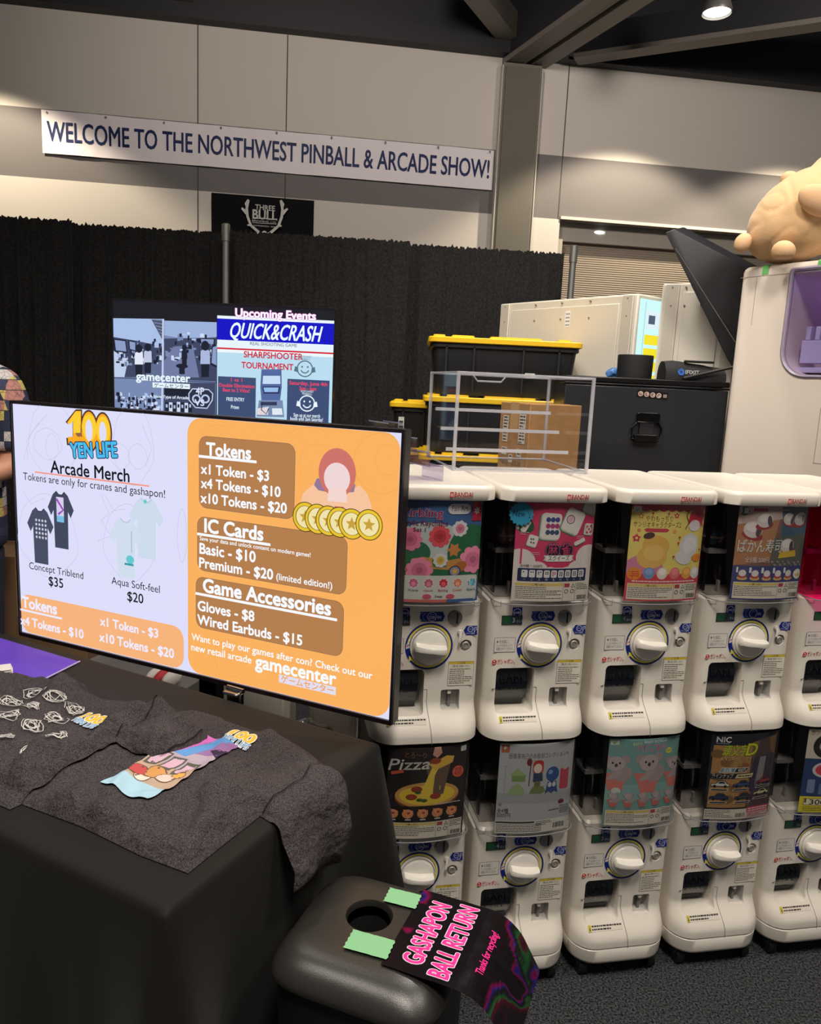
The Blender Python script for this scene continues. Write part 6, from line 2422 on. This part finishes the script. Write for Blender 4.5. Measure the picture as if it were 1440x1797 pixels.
def cabinet(label, far, near, ztop, depth, lit=False):
    """upright cabinet; its long side runs from far to near and faces the hall's left"""
    far, near = Vector(far), Vector(near)
    d = (near - far)
    L = d.length
    ang = math.atan2(d.y, d.x)
    t = thing('game_cabinet', label, 'cabinet', (far.x, far.y, 0), ang)
    # local x from far to near, local +y into the cabinet
    bm = bmesh.new()
    box(bm, 0, L, 0, depth, 0.05, ztop)
    mesh_obj('cabinet_body', bm, WCAB, t, bevel=0.008)
    bm = bmesh.new()
    box(bm, 0.10, L - 0.10, -0.006, 0, ztop - 0.52, ztop - 0.04)
    mesh_obj('side_panel', bm, WCAB, t, bevel=0.003)
    bm = bmesh.new()
    box(bm, 0.10, L - 0.10, -0.006, 0, ztop - 1.1, ztop - 0.58)
    mesh_obj('side_panel', bm, WCAB, t, bevel=0.003)
    bm = bmesh.new()
    for x in (0.02, L - 0.08):
        box(bm, x, x + 0.06, -0.010, 0, 0.05, ztop - 0.005)
    mesh_obj('corner_strip', bm, WCAB2, t, bevel=0.003)
    for x in (0.05, L * 0.3, L * 0.5, L * 0.7, L - 0.05):
        for zz in (0.02, 0.10):
            bm = bmesh.new()
            tube(bm, (x, -0.011, ztop - zz), (x, 0, ztop - zz), 0.004, n=8)
            mesh_obj('screw', bm, GREYP, t)
    if lit:
        A = Art()
        A.rrect(L * 0.55 - 0.018, -ztop + 0.06, L * 0.55 + 0.018, -ztop + 0.14, 0.006, (230, 232, 236))
        for k in range(4):
            A.rect(L * 0.55 - 0.014, -ztop + 0.072 + 0.018 * k, L * 0.55 + 0.014, -ztop + 0.080 + 0.018 * k, (150, 160, 176))
        obj('striped_sticker', A.mesh('striped_sticker', front(-0.0068)), t)
    if lit:
        A = Art()
        A.rect(0.015, -ztop + 0.02, depth - 0.01, -0.9, (206, 250, 250))
        A.rect(0.07, -ztop + 0.07, depth - 0.01, -ztop + 0.15, (226, 240, 250))
        A.rect(0.09, -ztop + 0.09, 0.14, -ztop + 0.13, (70, 90, 110))
        A.rect(0.058, -ztop + 0.03, 0.063, -0.95, (150, 214, 214))
        for k in range(4):
            A.rect(0.07, -ztop + 0.18 + 0.062 * k, depth - 0.01, -ztop + 0.225 + 0.062 * k, (246, 226, 40))
        A.ring(0.14, -ztop + 0.54, 0.03, 0.042, (90, 170, 150))
        A.rect(0.07, -ztop + 0.46, depth - 0.01, -ztop + 0.468, (150, 220, 220))
        o = obj('lit_display', A.mesh('lit_display', lambda x, y, z: Vector((L + 0.002 + z, x, y)), glow), t)
        o['label'] = 'glowing pale cyan display with yellow bars'
    return t


fa = on_plane(877, 548, (0, 4.35), (1, 4.35))
na = on_plane(1120, 517, (0, 3.62), (1, 3.62))
cabinet('long white game cabinet with a glowing cyan end, behind the topmost tote', (fa.x, fa.y), (na.x, na.y), 2.105, 0.20, True)
fb = on_plane(1161, 512, (0, 3.60), (1, 3.60))
nb = on_plane(1290, 502, (0, 3.42), (1, 3.42))
d = (nb - fb)
cabinet('white game cabinet partly hidden by the tilted black panel', (fb.x, fb.y), (fb.x + d.x * 1.15, fb.y + d.y * 1.15), 2.15, 0.42)

# ------------------------------------------------------------------ crane machine and the plush on top
CA = Vector((1.235, 3.07, 0))
CD = Vector((0.577, -0.817, 0)).normalized()
CNn = Vector((-CD.y, CD.x, 0))              # into the machine
CZT, CL, CDP = 2.15, 0.86, 0.80
t = thing('crane_machine', 'tall white crane game machine with a violet lit window at the right edge', 'arcade machine', CA, math.atan2(CD.y, CD.x))
CRM = mat('crane_white', (226, 214, 202), 0.4)
bm = bmesh.new()
loft(bm, [[(x, y, z) for x, y in rr(i, CL - i, i, CDP - i, 0.035 - i)] for z, i in ((0.03, 0.004), (0.04, 0), (CZT - 0.02, 0), (CZT - 0.008, 0.004), (CZT, 0.014))])
body = bm_mesh('crane_body', bm, [CRM, mat('crane_inside', (60, 50, 90), 0.5)], 40)
L3 = lambda px, py: (lambda q: ((q - Vector((CA.x, CA.y, q.z))).dot(CD), q.z))(on_plane(px, py, CA, CA + CD))
wx0, wz1 = L3(1392, 476)
wz0 = 1.745
wo = rr(wx0, CL - 0.10, wz0, wz1 + 0.0, (0.09, 0.03, 0.02, 0.014), 8)
c1 = bmesh.new()
prism(c1, wo, lambda x, z, dd: Vector((x, dd, z)), -0.1, 0.5)
me = cut(body, [bm_mesh('c', c1, [])])
for p in me.polygons:
    p.use_smooth = True
me.set_sharp_from_angle(angle=math.radians(40))
obj('cabinet_shell', me, t)
bm = bmesh.new()
ins = lambda k: [(x, z) for x, z in rr(wx0 + k, CL - 0.10 - k, wz0 + k, wz1 - k, (max(0.01, 0.09 - k), 0.03, 0.02, 0.012), 8)]
loft(bm, [[(x, -0.003, z) for x, z in ins(-0.012)], [(x, -0.008, z) for x, z in ins(-0.006)], [(x, -0.004, z) for x, z in ins(0.0)], [(x, 0.01, z) for x, z in ins(0.002)]], 0, False, False)
mesh_obj('window_frame', bm, mat('window_seal', (150, 140, 160), 0.3), t, smooth=40)
bm = bmesh.new()
bm.faces.new([bm.verts.new((x, 0.004, z)) for x, z in ins(0.0)])
mesh_obj('window_pane', bm, clear_mat('crane_glass', (225, 220, 240), 0.3, 0.03, 0.03), t)
bm = bmesh.new()
bx = wx0 + 0.02
box(bm, bx, bx + 0.25, 0.08, 0.11, wz0 + 0.045, wz0 + 0.13)
for k in range(2):
    box(bm, bx + 0.012 + 0.035 * k, bx + 0.03 + 0.035 * k, 0.08, 0.11, wz0 + 0.13, wz0 + 0.18)
box(bm, bx, bx + 0.3, 0.06, 0.45, wz0 + 0.01, wz0 + 0.03)
mesh_obj('prize_shelf', bm, mat('shelf_lilac', (190, 184, 210), 0.4), t, bevel=0.003)
bm = bmesh.new()
box(bm, 0.05, CL - 0.05, 0.47, 0.49, 1.2, CZT - 0.03)
mesh_obj('inner_back', bm, mat('inner_violet', (70, 52, 96), 0.6), t)
bm = bmesh.new()
sx, sz = L3(1438, 730)
for x0, x1, z0, z1 in ((sx - 0.001, sx + 0.001, 1.43, 1.63), (sx - 0.001, CL - 0.03, 1.43, 1.432), (0.004, CL - 0.004, CZT - 0.04, CZT - 0.0385), (0.072, 0.0735, CZT - 0.22, CZT - 0.04)):
    box(bm, x0, x1, -0.0008, 0.001, z0, z1)
mesh_obj('panel_seams', bm, mat('seam_grey', (150, 140, 130), 0.7), t)
d = bpy.data.lights.new('crane_violet_lamp', 'POINT')
d.energy, d.color, d.shadow_soft_size = 0.25, (0.45, 0.25, 1.0), 0.05
o = bpy.data.objects.new('crane_violet_lamp', d)
COL.objects.link(o)
o.location = CA + CD * (wx0 + 0.15) + CNn * 0.25 + Vector((0, 0, 2.09))
bm = bmesh.new()
t2 = thing('plush_prize', 'pink plush ball on the shelf inside the crane machine', 'plush toy', CA + CD * (bx + 0.16) + CNn * 0.25 + Vector((0, 0, wz0 + 0.031)), 0)
ellipsoid(bm, (0, 0, 0.06), (0.10, 0.10, 0.06))
mesh_obj('plush_body', bm, mat('plush_pink', (190, 60, 150), 0.8), t2, smooth=60)
for (px, py), lab in (((1338, 470), 'green masking tape square on the upper left of the crane machine'), ((1436, 457), 'green masking tape square on the crane machine top, at the right edge')):
    x, z = L3(px, py)
    bm = bmesh.new()
    p = [(0, -0.0015, -0.036), (0.026, -0.0015, -0.034), (0.026, -0.002, -0.006), (0.026, 0.006, 0.001), (0.026, 0.018, 0.0018), (0, 0.018, 0.0018), (0, 0.006, 0.001), (0, -0.002, -0.006)]
    vs = [bm.verts.new((a, b, c)) for a, b, c in p]
    for f in ((0, 1, 2, 7), (7, 2, 3, 6), (6, 3, 4, 5)):
        bm.faces.new([vs[i] for i in f])
    o = mesh_obj('tape_strip', bm, mat('masking_green_bright', (110, 190, 110), 0.6), None, CA + CD * x + Vector((0, 0, CZT)), (0, 0, math.atan2(CD.y, CD.x)))
    tag(o, lab, 'tape', 'green tape squares on the crane machine')

PLM = mat('plush_tan', (218, 180, 134), 0.9, spec=0.15, bump=(30, 0.2, 0.01))
PLM.node_tree.nodes['Principled BSDF'].inputs['Sheen Weight'].default_value = 0.3
PY = 2.99
pp = lambda px, py, y=PY: on_plane(px, py, (0, y), (1, y))
base = pp(1400, 455)
base.z = CZT
t = thing('plush_animal', 'large tan plush animal lying on its belly on top of the crane machine', 'plush toy', base)
bm = bmesh.new()
c0 = pp(1420, 375) - base
ellipsoid(bm, c0, (0.23, 0.19, 0.158), 0, Matrix.Rotation(-0.5, 3, 'Y'), 40, 24)
c1_ = pp(1382, 408) - base
ellipsoid(bm, c1_, (0.145, 0.17, 0.115), 0, None, 32, 20)
ellipsoid(bm, pp(1500, 345) - base, (0.20, 0.19, 0.19), 0, None, 32, 20)
for v in bm.verts:
    v.co.z = max(v.co.z, 0.002 + 0.0)
o = mesh_obj('tmp', bm, PLM)
rm = o.modifiers.new('r', 'REMESH')
rm.mode, rm.voxel_size = 'VOXEL', 0.010
sm = o.modifiers.new('s', 'SMOOTH')
sm.factor, sm.iterations = 0.6, 14
bpy.context.view_layer.update()
me = applied(o)
me.materials.clear()
me.materials.append(PLM)
for v in me.vertices:
    p = v.co
    k = noise.noise(Vector((p.x * 14 + p.z * 9, p.y * 6, p.z * 5 - p.x * 12)))
    f = max(0, 1 - abs(k) * 6)
    v.co = p + v.normal * (-0.004 * f + 0.003 * noise.noise(p * 7))
    v.co.z = max(v.co.z, 0.001)
for p in me.polygons:
    p.use_smooth = True
obj('plush_body', me, t)
for px, py, y, r, nm in ((1303, 426, 2.97, (0.030, 0.03, 0.036), 'foot'), (1374, 441, 2.84, (0.040, 0.045, 0.036), 'foot'), (1386, 316, 3.0, (0.036, 0.03, 0.03), 'paw'), (1436, 352, 2.80, (0.075, 0.04, 0.05), 'paw')):
    bm = bmesh.new()
    ellipsoid(bm, pp(px, py, y) - base, r, 0, Matrix.Rotation(0.4, 3, 'Y'), 24, 16)
    for v in bm.verts:
        v.co.z = max(v.co.z, 0.001)
    mesh_obj(nm, bm, mat('plush_foot', (226, 184, 142), 0.9, spec=0.15), t, smooth=70)

# ------------------------------------------------------------------ odds and ends under the price screen
t = thing('grey_tool_case', 'low grey case behind the table, under the left part of the price screen', 'case', (-1.12, 2.36, 0), -0.3)
bm = bmesh.new()
loft(bm, [[(x, y, z) for x, y in rr(0, 0.44, 0, 0.26, 0.02)] for z in (0.0, 0.66)])
mesh_obj('case_body', bm, mat('case_grey', (110, 106, 104), 0.6), t, smooth=40)
bm = bmesh.new()
box(bm, -0.003, 0.443, -0.003, 0.263, 0.54, 0.555)
box(bm, 0.18, 0.26, -0.02, 0, 0.56, 0.62)
mesh_obj('case_latch', bm, BLACKP, t, bevel=0.003)
t = thing('striped_pouch', 'small red and white pouch behind the back edge of the table', 'pouch', (-0.765, 2.30, 0.66), -0.3)
for k, c in enumerate(((220, 212, 204), (190, 44, 56), (220, 212, 204))):
    bm = bmesh.new()
    ellipsoid(bm, (-0.03 + 0.03 * k, 0, 0.025), (0.019, 0.05, 0.026))
    for v in bm.verts:
        v.co.z = max(v.co.z, 0.0005)
    mesh_obj(('pouch_end', 'pouch_band', 'pouch_end')[k], bm, mat('pouch_%d' % (k % 2), c, 0.7), t, smooth=60)
for x0, x1, y, z, lab in ((-0.82, -0.42, 2.55, 0.80, 'cream cabinet behind the stand of the price screen'), (-0.30, -0.14, 2.34, 0.80, 'narrow cream cabinet under the right part of the price screen')):
    t = thing('cream_cabinet', lab, 'cabinet', (x0, y, 0))
    bm = bmesh.new()
    box(bm, 0, x1 - x0, 0, 0.3, 0.03, z)
    mesh_obj('cabinet_body', bm, WCAB, t, bevel=0.006)
    bm = bmesh.new()
    box(bm, 0.012, x1 - x0 - 0.012, -0.006, 0, z - 0.5, z - 0.03)
    mesh_obj('cabinet_door', bm, WCAB, t, bevel=0.003)
    bm = bmesh.new()
    box(bm, 0.02, x1 - x0 - 0.02, 0.02, 0.28, 0, 0.03)
    mesh_obj('plinth', bm, BLACKP, t)
t = thing('storage_crate', 'low white crate behind the table, holding a clear bag', 'crate', (-0.415, 2.04, 0), -0.45)
bm = bmesh.new()
loft(bm, [[(x, y, z) for x, y in rr(0, 0.19, 0.02, 0.2, 0.015)] for z in (0.0, 0.54)])
mesh_obj('crate_body', bm, WCAB, t, smooth=40)
bm = bmesh.new()
loft(bm, [[(x, y, z) for x, y in rr(-0.004, 0.194, 0.016, 0.204, 0.018)] for z in (0.52, 0.535)])
mesh_obj('crate_rim', bm, WCAB2, t, smooth=40)
q = Vector((-0.415, 2.04, 0)) + Matrix.Rotation(-0.45, 3, 'Z') @ Vector((0.10, 0.10, 0.541))
t = thing('plastic_bag', 'crumpled clear plastic bag under the right half of the price screen', 'bag', q)
bm = bmesh.new()
ellipsoid(bm, (0, 0, 0.06), (0.085, 0.055, 0.06), 0, None, 40, 24)
for v in bm.verts:
    v.co += v.normal * 0.012 * noise.noise(v.co * 28)
    v.co.z = max(v.co.z, 0.0008)
mesh_obj('bag_film', bm, clear_mat('bag_film', (215, 212, 205), 0.5, 0.15, 0.12), t, smooth=40)
t = thing('yellow_ball', 'yellow capsule ball inside the clear plastic bag', 'ball', q + Vector((0.01, 0, 0.012)))
bm = bmesh.new()
ellipsoid(bm, (0, 0, 0.026), (0.026, 0.026, 0.026))
mesh_obj('ball_shell', bm, mat('ball_yellow', (226, 206, 60), 0.3), t, smooth=60)
bm = bmesh.new()
tube(bm, (0, 0, 0.0245), (0, 0, 0.0275), 0.0266, n=24)
mesh_obj('ball_seam', bm, mat('ball_seam', (170, 150, 40), 0.4), t)
t = thing('cardboard_box', 'large plain brown box on the floor behind the left end of the table', 'box', (-1.86, 3.06, 0), 0.1)
bm = bmesh.new()
box(bm, 0, 0.5, 0, 0.3, 0, 0.86)
mesh_obj('box_body', bm, mat('cardboard_dark', (120, 92, 64), 0.85), t, bevel=0.004)
bm = bmesh.new()
box(bm, 0.22, 0.28, -0.001, 0.301, 0.60, 0.861)
mesh_obj('packing_tape', bm, mat('packing_tape', (196, 156, 104), 0.3), t)

# ------------------------------------------------------------------ person behind the screen, mostly outside the frame
SKIN = mat('skin', (206, 150, 122), 0.55, spec=0.35)


def skin_mesh(name, joints, bones, root, m, sub=2):
    """one smooth surface grown round a jointed skeleton: joints = {name: (point, radius)}"""
    names = list(joints)
    me = bpy.data.meshes.new(name)
    me.from_pydata([joints[k][0] for k in names], [(names.index(a), names.index(b)) for a, b in bones], [])
    o = bpy.data.objects.new(name, me)
    COL.objects.link(o)
    o.modifiers.new('skin', 'SKIN').use_smooth_shade = True
    for i, k in enumerate(names):
        r = joints[k][1]
        sv = me.skin_vertices[0].data[i]
        sv.radius = r if isinstance(r, tuple) else (r, r)
        sv.use_root = (k == root)
    s = o.modifiers.new('sub', 'SUBSURF')
    s.levels = s.render_levels = sub
    bpy.context.view_layer.update()
    r = applied(o)
    r.materials.clear()
    r.materials.append(m)
    for p in r.polygons:
        p.use_smooth = True
    return r


pt = thing('person', 'person at the left edge in a navy, yellow and white patchwork shirt and dark jeans', 'person', (-1.73, 2.84, 0.0))
J = {'pelvis': ((0, 0, 1.02), (0.155, 0.11)), 'waist': ((0, 0, 1.17), (0.15, 0.11)), 'chest': ((0, 0.0, 1.40), (0.165, 0.12)), 'neckbase': ((0, 0.01, 1.60), (0.09, 0.08)),
     'neck': ((0, 0.0, 1.70), 0.062), 'jaw': ((0, -0.02, 1.775), (0.07, 0.085)), 'head': ((0, 0.0, 1.86), (0.082, 0.10)), 'crown': ((0, 0.01, 1.93), (0.06, 0.075))}
B = [('pelvis', 'waist'), ('waist', 'chest'), ('chest', 'neckbase'), ('neckbase', 'neck'), ('neck', 'jaw'), ('jaw', 'head'), ('head', 'crown')]
for s, n in ((1, 'r'), (-1, 'l')):
    J.update({'sh' + n: ((0.19 * s, 0.01, 1.575), 0.07), 'el' + n: ((0.245 * s, -0.03, 1.27), 0.047), 'wr' + n: ((0.08 * s + 0.02 * s, -0.24, 1.22), 0.031), 'pa' + n: ((0.045 * s, -0.31, 1.21), (0.028, 0.038)),
              'hip' + n: ((0.085 * s, 0, 0.95), 0.08), 'kn' + n: ((0.09 * s, -0.01, 0.52), 0.055), 'an' + n: ((0.12 * s, 0.02, 0.09), 0.042), 'to' + n: ((0.13 * s, -0.13, 0.035), (0.035, 0.03))})
    B += [('neckbase', 'sh' + n), ('sh' + n, 'el' + n), ('el' + n, 'wr' + n), ('wr' + n, 'pa' + n), ('pelvis', 'hip' + n), ('hip' + n, 'kn' + n), ('kn' + n, 'an' + n), ('an' + n, 'to' + n)]
    for k, (dz, l) in enumerate(((0.028, 0.075), (0.010, 0.088), (-0.008, 0.082), (-0.026, 0.065))):
        a, b_, c = 'k%d%s' % (k, n), 'm%d%s' % (k, n), 't%d%s' % (k, n)
        J[a] = ((0.03 * s, -0.345, 1.21 + dz), 0.0105)
        J[b_] = ((0.015 * s, -0.345 - l * 0.5, 1.205 + dz), 0.0095)
        J[c] = ((-0.012 * s, -0.345 - l * 0.8, 1.195 + dz), 0.008)
        B += [('pa' + n, a), (a, b_), (b_, c)]
    J['th0' + n] = ((0.06 * s, -0.33, 1.25), 0.012)
    J['th1' + n] = ((0.035 * s, -0.37, 1.275), 0.009)
    B += [('pa' + n, 'th0' + n), ('th0' + n, 'th1' + n)]
body = obj('body', skin_mesh('body', J, B, 'pelvis', SKIN), pt)
# face
bm = bmesh.new()
ellipsoid(bm, (0, -0.118, 1.835), (0.014, 0.02, 0.024))
mesh_obj('nose', bm, SKIN, pt, smooth=60)
for s in (-1, 1):
    bm = bmesh.new()
    ellipsoid(bm, (0.034 * s, -0.094, 1.865), (0.013, 0.010, 0.008))
    mesh_obj('eye', bm, mat('eye_white', (220, 214, 206), 0.3), pt, smooth=60)
    bm = bmesh.new()
    ellipsoid(bm, (0.088 * s, 0.0, 1.845), (0.012, 0.022, 0.034))
    mesh_obj('ear', bm, SKIN, pt, smooth=60)
bm = bmesh.new()
ellipsoid(bm, (0, -0.102, 1.785), (0.026, 0.010, 0.008))
mesh_obj('mouth', bm, mat('lips', (168, 96, 88), 0.5), pt, smooth=60)
bm = bmesh.new()
ellipsoid(bm, (0, 0.022, 1.90), (0.098, 0.11, 0.095), 0, None, 28, 18)
for v in bm.verts:
    v.co += v.normal * 0.006 * noise.noise(v.co * 40)
    if v.co.y < -0.03 and v.co.z < 1.92:
        v.co.y = -0.03
mesh_obj('hair', bm, mat('hair_brown', (52, 38, 30), 0.7), pt, smooth=60)
# patchwork shirt
PATCH = bpy.data.materials.new('patchwork_cloth')
PATCH.use_nodes = True
nt = PATCH.node_tree
b = nt.nodes['Principled BSDF']
b.inputs['Roughness'].default_value = 0.8
tc = nt.nodes.new('ShaderNodeTexCoord')


def vmath(op, *a):
    n = nt.nodes.new('ShaderNodeVectorMath')
    n.operation = op
    for i, x in enumerate(a):
        if hasattr(x, 'is_output'):
            nt.links.new(x, n.inputs[i])
        else:
            n.inputs[i].default_value = x
    return n.outputs[0]


s_ = vmath('MULTIPLY', tc.outputs['Object'], (25.0, 14.0, 27.0))
cell = vmath('FLOOR', s_)
wn = nt.nodes.new('ShaderNodeTexWhiteNoise')
nt.links.new(cell, wn.inputs['Vector'])
cr = nt.nodes.new('ShaderNodeValToRGB')
cr.color_ramp.interpolation = 'CONSTANT'
el = cr.color_ramp.elements
el[0].position, el[0].color = 0, rgb((40, 46, 74))
el[1].position, el[1].color = 0.36, rgb((206, 190, 104))
for pos, c in ((0.55, (206, 200, 198)), (0.74, (52, 58, 88)), (0.88, (186, 130, 120))):
    e = el.new(pos)
    e.color = rgb(c)
nt.links.new(wn.outputs['Value'], cr.inputs['Fac'])
vo = nt.nodes.new('ShaderNodeTexVoronoi')
vo.feature = 'DISTANCE_TO_EDGE'
vo.inputs['Scale'].default_value = 55
nt.links.new(tc.outputs['Object'], vo.inputs['Vector'])
lt = nt.nodes.new('ShaderNodeMath')
lt.operation = 'LESS_THAN'
lt.inputs[1].default_value = 0.035
nt.links.new(vo.outputs['Distance'], lt.inputs[0])
fr = vmath('FRACTION', s_)
sp_ = nt.nodes.new('ShaderNodeSeparateXYZ')
nt.links.new(fr, sp_.inputs[0])
g1 = nt.nodes.new('ShaderNodeMath')
g1.operation = 'LESS_THAN'
g1.inputs[1].default_value = 0.07
nt.links.new(sp_.outputs['Z'], g1.inputs[0])
mx0 = nt.nodes.new('ShaderNodeMath')
mx0.operation = 'MULTIPLY'
mx0.inputs[1].default_value = 0.6
nt.links.new(lt.outputs[0], mx0.inputs[0])
mx1 = nt.nodes.new('ShaderNodeMath')
mx1.operation = 'MAXIMUM'
nt.links.new(mx0.outputs[0], mx1.inputs[0])
nt.links.new(g1.outputs[0], mx1.inputs[1])
mix = nt.nodes.new('ShaderNodeMix')
mix.data_type = 'RGBA'
nt.links.new(mx1.outputs[0], mix.inputs['Factor'])
nt.links.new(cr.outputs['Color'], mix.inputs[6])
mix.inputs[7].default_value = rgb((30, 30, 44))
nt.links.new(mix.outputs[2], b.inputs['Base Color'])
JS = {'hem': ((0, 0, 0.93), (0.20, 0.145)), 'waist': ((0, 0, 1.15), (0.195, 0.14)), 'chest': ((0, 0.0, 1.40), (0.195, 0.145)), 'neckbase': ((0, 0.012, 1.605), (0.105, 0.09)), 'collar': ((0, 0.012, 1.66), (0.078, 0.076))}
BS = [('hem', 'waist'), ('waist', 'chest'), ('chest', 'neckbase'), ('neckbase', 'collar')]
for s, n in ((1, 'r'), (-1, 'l')):
    JS.update({'sh' + n: ((0.195 * s, 0.01, 1.58), 0.092), 'sl' + n: ((0.245 * s, -0.015, 1.36), 0.078), 'cu' + n: ((0.25 * s, -0.025, 1.315), 0.074)})
    BS += [('neckbase', 'sh' + n), ('sh' + n, 'sl' + n), ('sl' + n, 'cu' + n)]
obj('shirt', skin_mesh('shirt', JS, BS, 'waist', PATCH), pt)
JT = {'top': ((0, 0, 1.03), (0.17, 0.125)), 'seat': ((0, 0, 0.95), (0.16, 0.125))}
BT = [('top', 'seat')]
for s, n in ((1, 'r'), (-1, 'l')):
    JT.update({'th' + n: ((0.085 * s, 0, 0.85), 0.085), 'kn' + n: ((0.09 * s, -0.01, 0.52), 0.07), 'cf' + n: ((0.12 * s, 0.02, 0.10), 0.07)})
    BT += [('seat', 'th' + n), ('th' + n, 'kn' + n), ('kn' + n, 'cf' + n)]
obj('jeans', skin_mesh('jeans', JT, BT, 'top', mat('denim_dark', (32, 36, 52), 0.85)), pt)
for s in (-1, 1):
    bm = bmesh.new()
    loft(bm, [[(0.125 * s + x * k, y * k - 0.05 * (1 - k), z) for x, y in rr(-0.05, 0.05, -0.20, 0.09, (0.045, 0.045, 0.04, 0.04))] for z, k in ((0.0005, 1), (0.02, 1.02), (0.05, 0.96), (0.085, 0.72), (0.10, 0.6))])
    mesh_obj('shoe', bm, mat('shoe_dark', (40, 38, 40), 0.6), pt, smooth=50)
